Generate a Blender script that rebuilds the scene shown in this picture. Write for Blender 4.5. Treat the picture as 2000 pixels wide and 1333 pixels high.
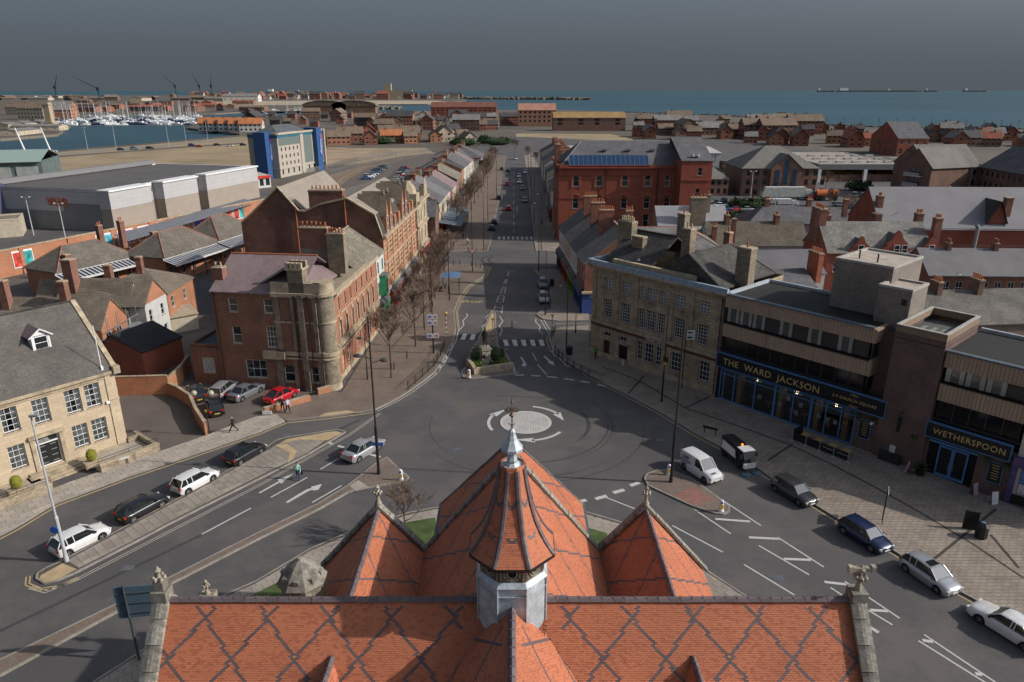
import bpy,math,random
from mathutils import Vector,Matrix
from mathutils.geometry import tessellate_polygon
RND=random.Random(11)
for o in list(bpy.data.objects):bpy.data.objects.remove(o)
SC=bpy.context.scene
COL=SC.collection
# ---------------------------------------------------------------- camera, sky, sun, exposure
EYE=33.0
FOC=1387.0
TILT=math.radians(19.42)
cam=bpy.data.cameras.new('camera');camo=bpy.data.objects.new('camera',cam);COL.objects.link(camo)
cam.sensor_width=36.0;cam.lens=36.0*FOC/2000.0
cam.clip_start=0.3;cam.clip_end=120000
camo.location=(0,0,EYE);camo.rotation_euler=(math.pi/2-TILT,0,0)
SC.camera=camo
SUN_EL=math.radians(31.0);SUN_AZ=math.radians(96.0)
world=bpy.data.worlds.new('World');SC.world=world;world.use_nodes=True
wn=world.node_tree.nodes;wl=world.node_tree.links
bg=wn['Background']
sky=wn.new('ShaderNodeTexSky');sky.sky_type='NISHITA';sky.sun_disc=False
sky.sun_elevation=SUN_EL;sky.sun_rotation=SUN_AZ;sky.air_density=0.7;sky.dust_density=10.0;sky.ozone_density=5.0
hs=wn.new('ShaderNodeHueSaturation');hs.inputs['Saturation'].default_value=0.8;hs.inputs['Value'].default_value=1.0
mulc=wn.new('ShaderNodeMix');mulc.data_type='RGBA';mulc.blend_type='MULTIPLY';mulc.inputs['Factor'].default_value=1.0
mulc.inputs[7].default_value=(1.30,1.36,1.42,1)
wl.new(sky.outputs[0],hs.inputs['Color']);wl.new(hs.outputs[0],mulc.inputs[6]);
haz=wn.new('ShaderNodeMix');haz.data_type='RGBA';haz.blend_type='ADD';haz.inputs['Factor'].default_value=1.0
haz.inputs[7].default_value=(1.70,2.06,2.36,1)
wl.new(mulc.outputs[2],haz.inputs[6]);wl.new(haz.outputs[2],bg.inputs[0])
bg.inputs[1].default_value=0.05
sun=bpy.data.lights.new('sun','SUN');sun.energy=3.8;sun.angle=math.radians(0.55);sun.color=(1.0,0.93,0.84)
suno=bpy.data.objects.new('sun',sun);COL.objects.link(suno)
to_sun=Vector((math.sin(SUN_AZ)*math.cos(SUN_EL),math.cos(SUN_AZ)*math.cos(SUN_EL),math.sin(SUN_EL)))
suno.rotation_euler=to_sun.to_track_quat('Z','Y').to_euler();suno.location=(60,-10,60)
SC.view_settings.view_transform='Standard';SC.view_settings.look='None'
SC.view_settings.exposure=0.05;SC.view_settings.gamma=1.0;SC.view_settings.use_curve_mapping=False
SC.cycles.max_bounces=6;SC.cycles.diffuse_bounces=3;SC.cycles.glossy_bounces=3;SC.cycles.transparent_max_bounces=6
SC.cycles.use_denoising=True
# ---------------------------------------------------------------- measuring: survey points read off the photograph
_c,_s=math.cos(TILT),math.sin(TILT)
def _ray(px,py):
 x=(px-1000.0)/FOC;y=-(py-666.5)/FOC
 return Vector((x,_c+y*_s,-_s+y*_c))
def at(px,py,z=0.0):
 """the place at height z that is seen at photo pixel px, py"""
 d=_ray(px,py);t=(z-EYE)/d[2]
 return Vector((d[0]*t,d[1]*t,z))
def zat(py,Y):
 d=_ray(1000,py);return EYE+Y*d[2]/d[1]
def xat(px,py,Y):
 d=_ray(px,py);return Y*d[0]/d[1]
def pts(l,z=0.0):return[at(a,b,z)for a,b in l]
# ---------------------------------------------------------------- materials
MATS={}
def _nt(name):
 m=bpy.data.materials.new(name);m.use_nodes=True
 n=m.node_tree.nodes;l=m.node_tree.links
 return m,n,l,n['Principled BSDF']
def lin(c):
 if isinstance(c,(int,float)):return(c,c,c,1)
 return(c[0],c[1],c[2],1)
def _noise(n,l,vec,scale,detail=4,rough=0.6):
 t=n.new('ShaderNodeTexNoise');t.inputs['Scale'].default_value=scale;t.inputs['Detail'].default_value=detail
 t.inputs['Roughness'].default_value=rough;l.new(vec,t.inputs['Vector']);return t.outputs['Fac']
def _ramp(n,l,fac,lo,hi,a=0.0,b=1.0):
 t=n.new('ShaderNodeMapRange');t.inputs['From Min'].default_value=lo;t.inputs['From Max'].default_value=hi
 t.inputs['To Min'].default_value=a;t.inputs['To Max'].default_value=b;l.new(fac,t.inputs['Value']);return t.outputs[0]
def _mix(n,l,fac,a,b,mode='MIX'):
 t=n.new('ShaderNodeMix');t.data_type='RGBA';t.blend_type=mode
 if isinstance(fac,float):t.inputs[0].default_value=fac
 else:l.new(fac,t.inputs[0])
 for k,v in((6,a),(7,b)):
  if isinstance(v,tuple):t.inputs[k].default_value=v
  else:l.new(v,t.inputs[k])
 return t.outputs[2]
def plain(name,col,rough=0.8,var=0.22,scale=1.2,fine=14.0,metal=0.0,bump=0.0,spec=0.4,dirt=None,coat=0.0,objvar=0.0):
 """paint, plaster, metal, asphalt ...: one colour with large and fine irregularity"""
 if name in MATS:return MATS[name]
 m,n,l,b=_nt(name)
 tc=n.new('ShaderNodeTexCoord');ob=tc.outputs['Object']
 c=lin(col)
 if var>0:
  f1=_ramp(n,l,_noise(n,l,ob,scale),0.3,0.7);f2=_ramp(n,l,_noise(n,l,ob,fine,3),0.3,0.7)
  dark=tuple(x*(1-var)for x in c[:3])+(1,);lite=tuple(min(1,x*(1+var))for x in c[:3])+(1,)
  o=_mix(n,l,f1,dark,lite)
  o2=_mix(n,l,f2,(1-var*.6,)*3+(1,),(1+var*.6,)*3+(1,))
  o=_mix(n,l,1.0,o,o2,'MULTIPLY')
  if dirt:
   o=_mix(n,l,_ramp(n,l,_noise(n,l,ob,dirt[1],6,0.7),dirt[2],dirt[2]+0.12,0,dirt[3]),o,lin(dirt[0]))
  if objvar:
   oi=n.new('ShaderNodeObjectInfo');r=_ramp(n,l,oi.outputs['Random'],0,1,1-objvar,1+objvar)
   cm=n.new('ShaderNodeCombineColor');[l.new(r,cm.inputs[i])for i in range(3)]
   o=_mix(n,l,1.0,o,cm.outputs[0],'MULTIPLY')
  l.new(o,b.inputs['Base Color'])
 else:b.inputs['Base Color'].default_value=c
 if bump:
  bm_=n.new('ShaderNodeBump');bm_.inputs['Strength'].default_value=bump;bm_.inputs['Distance'].default_value=0.02
  l.new(_noise(n,l,ob,fine*1.7,4),bm_.inputs['Height']);l.new(bm_.outputs[0],b.inputs['Normal'])
 b.inputs['Roughness'].default_value=rough;b.inputs['Metallic'].default_value=metal
 b.inputs['Specular IOR Level'].default_value=spec
 if coat:b.inputs['Coat Weight'].default_value=coat;b.inputs['Coat Roughness'].default_value=0.05
 MATS[name]=m;return m
def coursed(name,c1,c2,cm,w,h,mortar=0.012,var=0.25,scale=0.35,bump=0.4,rough=0.85,offset=0.5,stain=None,bias=0.0,streak=False):
 """brick, stone, slate or tile courses on surfaces that carry UVs in metres"""
 if name in MATS:return MATS[name]
 m,n,l,b=_nt(name)
 uv=n.new('ShaderNodeUVMap');tc=n.new('ShaderNodeTexCoord');ob=tc.outputs['Object']
 br=n.new('ShaderNodeTexBrick');br.inputs['Scale'].default_value=1.0
 br.inputs['Brick Width'].default_value=w;br.inputs['Row Height'].default_value=h;br.inputs['Mortar Size'].default_value=mortar
 br.inputs['Mortar Smooth'].default_value=0.2;br.inputs['Bias'].default_value=bias;br.offset=offset
 br.inputs['Color1'].default_value=lin(c1);br.inputs['Color2'].default_value=lin(c2);br.inputs['Mortar'].default_value=lin(cm)
 l.new(uv.outputs[0],br.inputs['Vector'])
 f1=_ramp(n,l,_noise(n,l,ob,scale,5,0.7),0.3,0.7)
 o2=_mix(n,l,f1,(1-var,)*3+(1,),(1+var,)*3+(1,))
 o=_mix(n,l,1.0,br.outputs['Color'],o2,'MULTIPLY')
 f2=_ramp(n,l,_noise(n,l,ob,6.0,4),0.3,0.7)
 o=_mix(n,l,1.0,o,_mix(n,l,f2,(1-var*.7,)*3+(1,),(1+var*.7,)*3+(1,)),'MULTIPLY')
 if stain:
  o=_mix(n,l,_ramp(n,l,_noise(n,l,ob,stain[1],6,0.75),stain[2],stain[2]+0.1,0,stain[3]),o,lin(stain[0]))
 if streak:
  mp=n.new('ShaderNodeMapping');mp.inputs['Scale'].default_value=(2.2,2.2,0.16);l.new(ob,mp.inputs[0])
  o=_mix(n,l,_ramp(n,l,_noise(n,l,mp.outputs[0],1.0,5,0.7),0.52,0.72,0,0.45),o,tuple(x*0.35 for x in lin(c2)[:3])+(1,))
 l.new(o,b.inputs['Base Color'])
 bm_=n.new('ShaderNodeBump');bm_.inputs['Strength'].default_value=bump;bm_.inputs['Distance'].default_value=0.02;bm_.invert=True
 l.new(br.outputs['Fac'],bm_.inputs['Height']);l.new(bm_.outputs[0],b.inputs['Normal'])
 b.inputs['Roughness'].default_value=rough;b.inputs['Specular IOR Level'].default_value=0.3
 MATS[name]=m;return m
def glassy(name,col=(0.015,0.02,0.025),rough=0.06,clear=0.0,spec=0.6):
 if name in MATS:return MATS[name]
 m,n,l,b=_nt(name)
 b.inputs['Base Color'].default_value=lin(col);b.inputs['Roughness'].default_value=rough;b.inputs['Specular IOR Level'].default_value=spec
 if clear:
  tr=n.new('ShaderNodeBsdfTransparent');tr.inputs[0].default_value=(0.85,0.9,0.9,1)
  ms=n.new('ShaderNodeMixShader');fr=n.new('ShaderNodeFresnel');fr.inputs[0].default_value=1.5
  r=_ramp(n,l,fr.outputs[0],0,1,1-clear,1.0)
  gl=n.new('ShaderNodeBsdfGlossy');gl.inputs['Roughness'].default_value=rough;gl.inputs[0].default_value=(0.7,0.75,0.8,1)
  l.new(r,ms.inputs[0]);l.new(tr.outputs[0],ms.inputs[1]);l.new(gl.outputs[0],ms.inputs[2]);l.new(ms.outputs[0],n['Material Output'].inputs[0])
 MATS[name]=m;return m
def emit(name,col,power):
 if name in MATS:return MATS[name]
 m,n,l,b=_nt(name);b.inputs['Emission Color'].default_value=lin(col);b.inputs['Emission Strength'].default_value=power
 b.inputs['Base Color'].default_value=lin(col);MATS[name]=m;return m
class MB:
 def __init__(s):s.v=[];s.f=[];s.m=[];s.X=None;s.mi=0
 def at(s,M):s.X=M;return s
 def V(s,p):
  p=Vector(p)
  if s.X is not None:p=s.X@p
  s.v.append(p);return len(s.v)-1
 def face(s,ps,mi=None):
  i=[s.V(p)for p in ps];s.f.append(i);s.m.append(s.mi if mi is None else mi)
 def box(s,x0,y0,z0,x1,y1,z1,mi=None,bottom=True):
  a=[s.V((x,y,z))for z in(z0,z1)for x,y in((x0,y0),(x1,y0),(x1,y1),(x0,y1))]
  F=[(4,5,6,7),(0,1,5,4),(1,2,6,5),(2,3,7,6),(3,0,4,7)]+([(3,2,1,0)]if bottom else[])
  for f in F:s.f.append([a[k]for k in f]);s.m.append(s.mi if mi is None else mi)
 def prism(s,poly,z0,z1,mi=None,top=True,bottom=False,side=None):
  n=len(poly);side=mi if side is None else side
  ar=sum(poly[i][0]*poly[(i+1)%n][1]-poly[(i+1)%n][0]*poly[i][1]for i in range(n))
  if ar<0:poly=list(reversed(poly))
  a=[s.V((p[0],p[1],z0))for p in poly];b=[s.V((p[0],p[1],z1))for p in poly]
  for i in range(n):
   j=(i+1)%n;s.f.append([a[i],a[j],b[j],b[i]]);s.m.append(s.mi if side is None else side)
  if top or bottom:
   for t in tessellate_polygon([[Vector((p[0],p[1],0))for p in poly]]):
    q=poly[t[0]],poly[t[1]],poly[t[2]]
    ar=(q[1][0]-q[0][0])*(q[2][1]-q[0][1])-(q[2][0]-q[0][0])*(q[1][1]-q[0][1])
    if ar<0:t=(t[0],t[2],t[1])
    if top:s.f.append([b[k]for k in t]);s.m.append(s.mi if mi is None else mi)
    if bottom:s.f.append([a[k]for k in reversed(t)]);s.m.append(s.mi if mi is None else mi)
 def tube(s,p,q,r0,r1=None,n=6,mi=None,caps=True):
  r1=r0 if r1 is None else r1
  p=Vector(p);q=Vector(q);d=(q-p)
  if d.length<1e-6:return
  d.normalize();x=d.orthogonal().normalized();y=d.cross(x)
  a=[];b=[]
  for i in range(n):
   t=2*math.pi*i/n;o=x*math.cos(t)+y*math.sin(t)
   a.append(s.V(p+o*r0));b.append(s.V(q+o*r1))
  for i in range(n):
   j=(i+1)%n;s.f.append([a[i],a[j],b[j],b[i]]);s.m.append(s.mi if mi is None else mi)
  if caps:
   s.f.append(list(reversed(a)));s.m.append(s.mi if mi is None else mi);s.f.append(b);s.m.append(s.mi if mi is None else mi)
 def lathe(s,prof,n=12,c=(0,0,0),mi=None,phase=0.0,sx=1.0,sy=1.0,cap=True):
  rings=[]
  for r,z in prof:
   rings.append([s.V((c[0]+sx*r*math.cos(phase+2*math.pi*i/n),c[1]+sy*r*math.sin(phase+2*math.pi*i/n),c[2]+z))for i in range(n)])
  for a,b in zip(rings,rings[1:]):
   for i in range(n):
    j=(i+1)%n;s.f.append([a[i],a[j],b[j],b[i]]);s.m.append(s.mi if mi is None else mi)
  if cap:
   s.f.append(list(reversed(rings[0])));s.m.append(s.mi if mi is None else mi)
   s.f.append(rings[-1]);s.m.append(s.mi if mi is None else mi)
 def mesh(s,name,mats,smooth=False,sharp=None):
  me=bpy.data.meshes.new(name)
  me.from_pydata([tuple(p)for p in s.v],[],s.f)
  mats=mats if isinstance(mats,(list,tuple))else[mats]
  for m in mats:me.materials.append(m)
  if len(mats)>1:me.polygons.foreach_set('material_index',[min(k,len(mats)-1)for k in s.m])
  uvl=me.uv_layers.new(name='UVMap');uvs=[0.0]*(2*len(me.loops));vs=s.v;k=0
  for p in me.polygons:
   nx,ny,nz=p.normal
   hl=math.hypot(nx,ny)
   if hl<0.12:ux,uy,uz,wx,wy,wz=1,0,0,0,1,0
   else:
    ux,uy,uz=-ny/hl,nx/hl,0.0
    wx,wy,wz=-nz*nx/hl,-nz*ny/hl,hl
   for li in p.loop_indices:
    q=vs[me.loops[li].vertex_index]
    uvs[2*li]=q[0]*ux+q[1]*uy+q[2]*uz;uvs[2*li+1]=q[0]*wx+q[1]*wy+q[2]*wz
  uvl.data.foreach_set('uv',uvs)
  if smooth:
   me.polygons.foreach_set('use_smooth',[True]*len(me.polygons))
   if sharp:
    try:me.set_sharp_from_angle(angle=math.radians(sharp))
    except Exception:pass
  me.update();return me
 def build(s,name,mats,parent=None,smooth=False,sharp=None,**k):
  if not s.f:return None
  return put(name,s.mesh(name,mats,smooth,sharp),parent,**k)
def put(name,me,parent=None,loc=None,rz=None,M=None,**props):
 o=bpy.data.objects.new(name,me);COL.objects.link(o)
 if parent is not None:o.parent=parent
 if M is not None:o.matrix_local=M
 else:
  if loc is not None:o.location=loc
  if rz is not None:o.rotation_euler=(0,0,rz)
 for k,v in props.items():
  if v is not None:o[k]=v
 return o
def thing(name,label,category,loc=(0,0,0),rz=0.0,group=None):
 o=bpy.data.objects.new(name,None);COL.objects.link(o);o.location=loc;o.rotation_euler=(0,0,rz)
 o.empty_display_size=0.3;o['label']=label;o['category']=category
 if group:o['group']=group
 return o
def copy_tree(o,parent=None,kids=None):
 if kids is None:
  kids={}
  stack=[o]
  while stack:
   q=stack.pop();kids[q.name]=list(q.children);stack.extend(kids[q.name])
 c=o.copy();COL.objects.link(c)
 if parent is not None:c.parent=parent
 for ch in kids[o.name]:copy_tree(ch,c,kids)
 return c
def text_part(body,size,mat,parent,M,name='lettering',extrude=0.02,align='LEFT',spacing=1.0,sx=1.0):
 cu=bpy.data.curves.new(name,'FONT');cu.body=body;cu.size=size;cu.extrude=extrude;cu.align_x=align
 cu.space_character=spacing;cu.resolution_u=3;cu.materials.append(mat)
 tmp=bpy.data.objects.new(name,cu);COL.objects.link(tmp)
 me=bpy.data.meshes.new_from_object(tmp.evaluated_get(bpy.context.evaluated_depsgraph_get()));bpy.data.objects.remove(tmp);me.name=name
 if not me.materials:me.materials.append(mat)
 o=bpy.data.objects.new(name,me);COL.objects.link(o);o.parent=parent
 o.matrix_local=M@Matrix.Diagonal((sx,1,1,1));return o
def frame(origin,xdir,up=Vector((0,0,1))):
 """x along xdir, z = outward facing normal of a sheet that stands up, y = up"""
 x=Vector(xdir).normalized();y=Vector(up);z=x.cross(y)
 M=Matrix((x,y,z)).transposed().to_4x4();M.translation=origin;return M
white_paint=plain('white_paint',0.72,0.5,0.06)
cream_paint=plain('cream_paint',(0.62,0.55,0.43),0.6,0.12)
black_metal=plain('black_metal',0.018,0.4,0.15)
grey_metal=plain('grey_metal',(0.33,0.35,0.36),0.45,0.12,metal=0.4)
lead_mat=plain('lead_sheet',(0.42,0.47,0.50),0.55,0.25,1.8,9.0,metal=0.15,dirt=((0.2,0.21,0.2),3.0,0.6,0.5))
glass_dark=glassy('dark_glass')
glass_clear=glassy('clear_glass',clear=0.86)
glass_blue=glassy('blue_glass',(0.02,0.06,0.12),0.08)
net_curtain=plain('net_curtain',(0.62,0.60,0.56),0.9,0.15,6.0,30.0)
brick_red=coursed('red_brick',(0.26,0.085,0.05),(0.17,0.055,0.038),(0.24,0.19,0.15),0.225,0.075,var=0.3,stain=((0.10,0.06,0.05),0.5,0.58,0.5))
brick_dark=coursed('dark_red_brick',(0.20,0.065,0.04),(0.11,0.045,0.035),(0.19,0.15,0.12),0.225,0.075,var=0.35,stain=((0.06,0.045,0.04),0.4,0.55,0.6))
brick_orange=coursed('orange_brick',(0.46,0.155,0.065),(0.33,0.11,0.05),(0.36,0.26,0.18),0.225,0.075,var=0.2,stain=((0.45,0.33,0.24),0.8,0.62,0.4))
brick_brown=coursed('brown_brick',(0.22,0.105,0.07),(0.15,0.075,0.055),(0.2,0.17,0.14),0.225,0.075,var=0.25)
brick_purple=coursed('purple_brown_brick',(0.18,0.10,0.085),(0.125,0.075,0.066),(0.12,0.10,0.09),0.225,0.075,var=0.3)
brick_grey=coursed('grey_brown_brick',(0.26,0.22,0.185),(0.19,0.165,0.145),(0.2,0.18,0.16),0.225,0.075,var=0.25)
brick_smooth=coursed('smooth_red_brick',(0.33,0.075,0.045),(0.25,0.06,0.038),(0.2,0.1,0.07),0.225,0.075,var=0.16)
stone_beige=coursed('beige_ashlar',(0.52,0.42,0.29),(0.46,0.37,0.26),(0.34,0.27,0.19),0.85,0.34,0.008,var=0.14,stain=((0.34,0.27,0.19),0.7,0.6,0.4))
stone_brown=coursed('brown_ashlar',(0.40,0.32,0.22),(0.31,0.25,0.175),(0.10,0.08,0.06),0.75,0.36,0.014,var=0.28,stain=((0.10,0.085,0.065),0.6,0.52,0.65),streak=True)
stone_plain=plain('sandstone',(0.38,0.31,0.215),0.85,0.28,0.9,8.0,bump=0.3,dirt=((0.13,0.11,0.085),1.3,0.52,0.6))
stone_grey=plain('weathered_stone',(0.30,0.27,0.22),0.9,0.35,1.6,12.0,bump=0.6,dirt=((0.085,0.08,0.065),2.2,0.47,0.75))
rubble=coursed('rubble_stone',(0.40,0.33,0.23),(0.28,0.23,0.17),(0.2,0.165,0.12),0.42,0.17,0.02,var=0.35)
slate_grey=coursed('grey_slate',(0.135,0.13,0.135),(0.10,0.098,0.105),(0.05,0.05,0.052),0.3,0.2,0.012,var=0.3,bump=0.5,stain=((0.24,0.235,0.22),0.7,0.6,0.4))
slate_dark=coursed('dark_slate',(0.09,0.085,0.075),(0.055,0.053,0.05),(0.025,0.025,0.025),0.3,0.2,0.016,var=0.45,bump=0.7,stain=((0.19,0.18,0.15),0.9,0.58,0.6))
slate_purple=coursed('purple_slate',(0.24,0.175,0.175),(0.195,0.145,0.15),(0.12,0.09,0.09),0.3,0.2,0.01,var=0.18,bump=0.4,stain=((0.35,0.32,0.28),1.2,0.62,0.5))
slate_stone=coursed('stone_slate',(0.25,0.225,0.175),(0.16,0.145,0.115),(0.08,0.07,0.055),0.42,0.3,0.022,var=0.4,bump=0.8,stain=((0.33,0.30,0.22),1.0,0.6,0.5))
tile_brown=coursed('brown_roof_tile',(0.215,0.175,0.135),(0.17,0.14,0.11),(0.085,0.07,0.055),0.33,0.3,0.022,var=0.25,bump=0.9,stain=((0.30,0.27,0.20),0.8,0.6,0.35))
tile_orange=coursed('orange_roof_tile',(0.42,0.14,0.055),(0.34,0.115,0.05),(0.2,0.08,0.04),0.3,0.3,0.02,var=0.2)
sheet_roof=coursed('corrugated_roof',(0.28,0.24,0.20),(0.255,0.22,0.185),(0.22,0.19,0.155),12.0,0.45,0.04,var=0.12,bump=0.6)
felt_grey=plain('grey_roof_felt',(0.10,0.095,0.092),0.9,0.15,0.15,3.0)
felt_brown=plain('brown_flat_roof',(0.20,0.165,0.13),0.95,0.3,0.35,5.0,dirt=((0.34,0.29,0.24),0.6,0.58,0.7))
felt_pink=plain('pinkish_flat_roof',(0.40,0.34,0.29),0.95,0.2,0.5,5.0,dirt=((0.24,0.18,0.15),0.7,0.52,0.7))
concrete=plain('concrete',(0.36,0.34,0.31),0.9,0.15)
clad_white=coursed('white_cladding',(0.43,0.42,0.42),(0.41,0.40,0.40),(0.30,0.30,0.30),5.5,1.2,0.03,var=0.06,bump=0.2,offset=0.0,rough=0.5)
clad_grey=coursed('grey_cladding',(0.20,0.195,0.20),(0.19,0.19,0.195),(0.15,0.15,0.15),5.5,1.2,0.03,var=0.06,bump=0.2,offset=0.0,rough=0.5)
clad_tan=coursed('tan_cladding',(0.32,0.27,0.225),(0.30,0.255,0.215),(0.25,0.21,0.18),5.5,2.2,0.03,var=0.06,bump=0.2,offset=0.0,rough=0.5)
pot_clay=plain('clay_pot',(0.40,0.13,0.06),0.8,0.2)
pot_buff=plain('buff_pot',(0.42,0.34,0.22),0.8,0.2)
wood_pale=plain('pale_timber',(0.42,0.25,0.10),0.6,0.2)
# ---------------------------------------------------------------- ground, sea, roads, pavements
def structure(name,mb,mats,parent=None,**k):
 o=mb.build(name,mats,parent,**k)
 if o is not None and parent is None:o['kind']='structure'
 return o
def sheet(name,poly,z,mat,parent=None):
 mb=MB();P_=[Vector((p[0],p[1],0))for p in poly]
 for t in tessellate_polygon([P_]):
  q=[P_[k]for k in t]
  if(q[1]-q[0]).cross(q[2]-q[0]).z<0:q.reverse()
  mb.face([(a.x,a.y,z)for a in q])
 return structure(name,mb,mat,parent)
def water_mat(name,col,rough,scale,strength,dist):
 m,n,l,b=_nt(name);tc=n.new('ShaderNodeTexCoord')
 mp=n.new('ShaderNodeMapping');mp.inputs['Scale'].default_value=(0.35,1.0,1.0);l.new(tc.outputs['Object'],mp.inputs[0])
 f=_ramp(n,l,_noise(n,l,mp.outputs[0],0.0011,6,0.65),0.35,0.65)
 o=_mix(n,l,f,tuple(x*0.78 for x in col)+(1,),tuple(x*1.22 for x in col)+(1,));l.new(o,b.inputs['Base Color'])
 bp=n.new('ShaderNodeBump');bp.inputs['Strength'].default_value=strength;bp.inputs['Distance'].default_value=dist
 l.new(_noise(n,l,mp.outputs[0],scale,5,0.7),bp.inputs['Height']);l.new(bp.outputs[0],b.inputs['Normal'])
 b.inputs['Roughness'].default_value=rough;b.inputs['Specular IOR Level'].default_value=0.22
 return m
sea_mat=water_mat('sea_water',(0.030,0.080,0.105),0.45,0.05,0.7,1.5)
mb=MB();mb.face([(-60000,-300,-2.0),(60000,-300,-2.0),(60000,90000,-2.0),(-60000,90000,-2.0)])
structure('sea',mb,sea_mat)
land_mat=plain('town_ground',(0.105,0.088,0.072),0.95,0.3,0.012,0.15)
straw=plain('straw_grass',(0.29,0.22,0.135),0.95,0.22,0.03,0.6,dirt=((0.15,0.13,0.07),0.02,0.55,0.5))
straw2=plain('rough_straw_grass',(0.32,0.24,0.16),0.95,0.3,0.05,0.8,dirt=((0.16,0.11,0.07),0.04,0.52,0.6))
lawn=plain('green_lawn',(0.06,0.09,0.025),0.95,0.4,0.8,9.0)
sand=plain('sand',(0.36,0.30,0.22),0.95,0.15,0.004,0.05)
asphalt=plain('asphalt',(0.082,0.077,0.079),0.85,0.14,0.10,6.0,dirt=((0.115,0.103,0.096),0.13,0.47,0.8),bump=0.25)
asphalt_new=plain('darker_asphalt',(0.05,0.047,0.048),0.85,0.16,0.3,7.0,bump=0.25)
asphalt_brown=plain('brownish_tarmac',(0.115,0.095,0.082),0.9,0.16,0.3,8.0,bump=0.3)
tyre_mat=plain('tyre_marked_asphalt',(0.046,0.043,0.044),0.75,0.2,0.6,8.0)
slab_mat=plain('concrete_slab',(0.36,0.315,0.265),0.9,0.2,0.6,9.0,objvar=0.13,bump=0.2)
slab_dark=plain('worn_slab',(0.27,0.235,0.20),0.9,0.2,0.6,9.0,objvar=0.13,bump=0.2)
joint_mat=plain('joint_dirt',(0.085,0.075,0.062),0.95,0.2)
tactile_mat=plain('buff_tactile_paving',(0.42,0.31,0.18),0.9,0.15,0.8,6.0)
kerb_mat=plain('kerb_stone',(0.26,0.235,0.205),0.9,0.2,0.8,6.0)
block_brown=coursed('brown_block_paving',(0.21,0.16,0.13),(0.175,0.135,0.11),(0.08,0.065,0.055),0.24,0.12,0.012,var=0.2,bump=0.4)
block_grey=coursed('grey_brown_block_paving',(0.29,0.24,0.195),(0.23,0.19,0.16),(0.11,0.095,0.08),0.55,0.36,0.022,var=0.2,bump=0.4)
block_dark=coursed('dark_block_paving',(0.065,0.055,0.05),(0.05,0.045,0.042),(0.035,0.03,0.03),0.24,0.12,0.012,var=0.2)
block_red=coursed('red_block_paving',(0.27,0.13,0.105),(0.22,0.11,0.09),(0.12,0.08,0.07),0.4,0.4,0.018,var=0.15)
def worn(name,col,amount=0.35):
 m,n,l,b=_nt(name);tc=n.new('ShaderNodeTexCoord')
 f=_ramp(n,l,_noise(n,l,tc.outputs['Object'],7.0,6,0.8),0.5,0.62,0,amount)
 l.new(_mix(n,l,f,col+(1,),(0.09,0.085,0.08,1)),b.inputs['Base Color']);b.inputs['Roughness'].default_value=0.8
 return m
paint_w=worn('worn_white_road_paint',(0.50,0.49,0.46))
paint_y=worn('worn_yellow_road_paint',(0.50,0.37,0.15),0.5)
# the land, with the marina basin cut out of it
shore=pts([(2600,262),(2000,253),(1750,250),(1550,244),(1500,232),(1400,226),(1221,220),(1120,215),(1000,215),(940,215),(838,219),(700,220),(610,219),(562,213),(610,206),(720,204),(835,204),(880,200),(912,196.5),(905,191.5),(800,188.5),(500,186.5),(-600,186.5)])
outer=[Vector((-3500,-250,0)),Vector((3500,-250,0)),Vector((3500,620,0))]+[Vector((p.x,p.y,0))for p in shore]+[Vector((-14000,3000,0))]
basin=pts([(-260,312),(82,297),(200,287),(350,275),(468,264),(468,261),(366,250),(380,240),(392,232),(470,229),(600,224),(745,224),(745,216),(470,219),(420,222),(150,226),(60,233),(60,243),(137,245.5),(112,262),(0,271),(-260,276)])
basin=[Vector((p.x,p.y,0))for p in basin]
mb=MB()
allp=outer+basin
for t in tessellate_polygon([outer,basin]):
 q=[allp[k]for k in t]
 if(q[1]-q[0]).cross(q[2]-q[0]).z<0:q.reverse()
 mb.face([(a.x,a.y,-0.06)for a in q])
for loop in(outer,basin):
 for i in range(len(loop)):
  a,b=loop[i],loop[(i+1)%len(loop)]
  mb.face([(a.x,a.y,-2.6),(b.x,b.y,-2.6),(b.x,b.y,-0.06),(a.x,a.y,-0.06)],1)
structure('ground',mb,[land_mat,plain('quay_wall',(0.16,0.14,0.11),0.9,0.3)])
sheet('beach',pts([(500,206),(610,205),(720,204),(835,203.6),(880,200),(850,197),(700,197),(520,197.5),(420,199),(420,208)]),-0.03,sand)
sheet('field',pts([(-300,360),(-120,324),(84,300),(350,278),(475,267),(500,272),(500,298),(640,290),(830,289),(850,300),(742,318),(690,322),(640,325),(520,332),(480,325),(100,348),(60,370)]),-0.03,straw)
sheet('field',pts([(640,288),(742,291),(830,294),(842,301),(740,316),(660,320),(640,322)]),-0.015,straw2)
sheet('field',pts([(1008,261),(1190,262),(1236,271),(1228,288),(1100,284),(1008,285)]),-0.03,straw)
sheet('path',pts([(86,301.5),(350,280),(470,270),(470,273),(350,284),(88,306)]),-0.01,plain('pale_path',(0.24,0.21,0.17),0.9,0.15))
sheet('path',pts([(88,307),(350,287),(475,279),(475,281),(350,289.5),(88,309.5)]),-0.01,asphalt)
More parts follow.
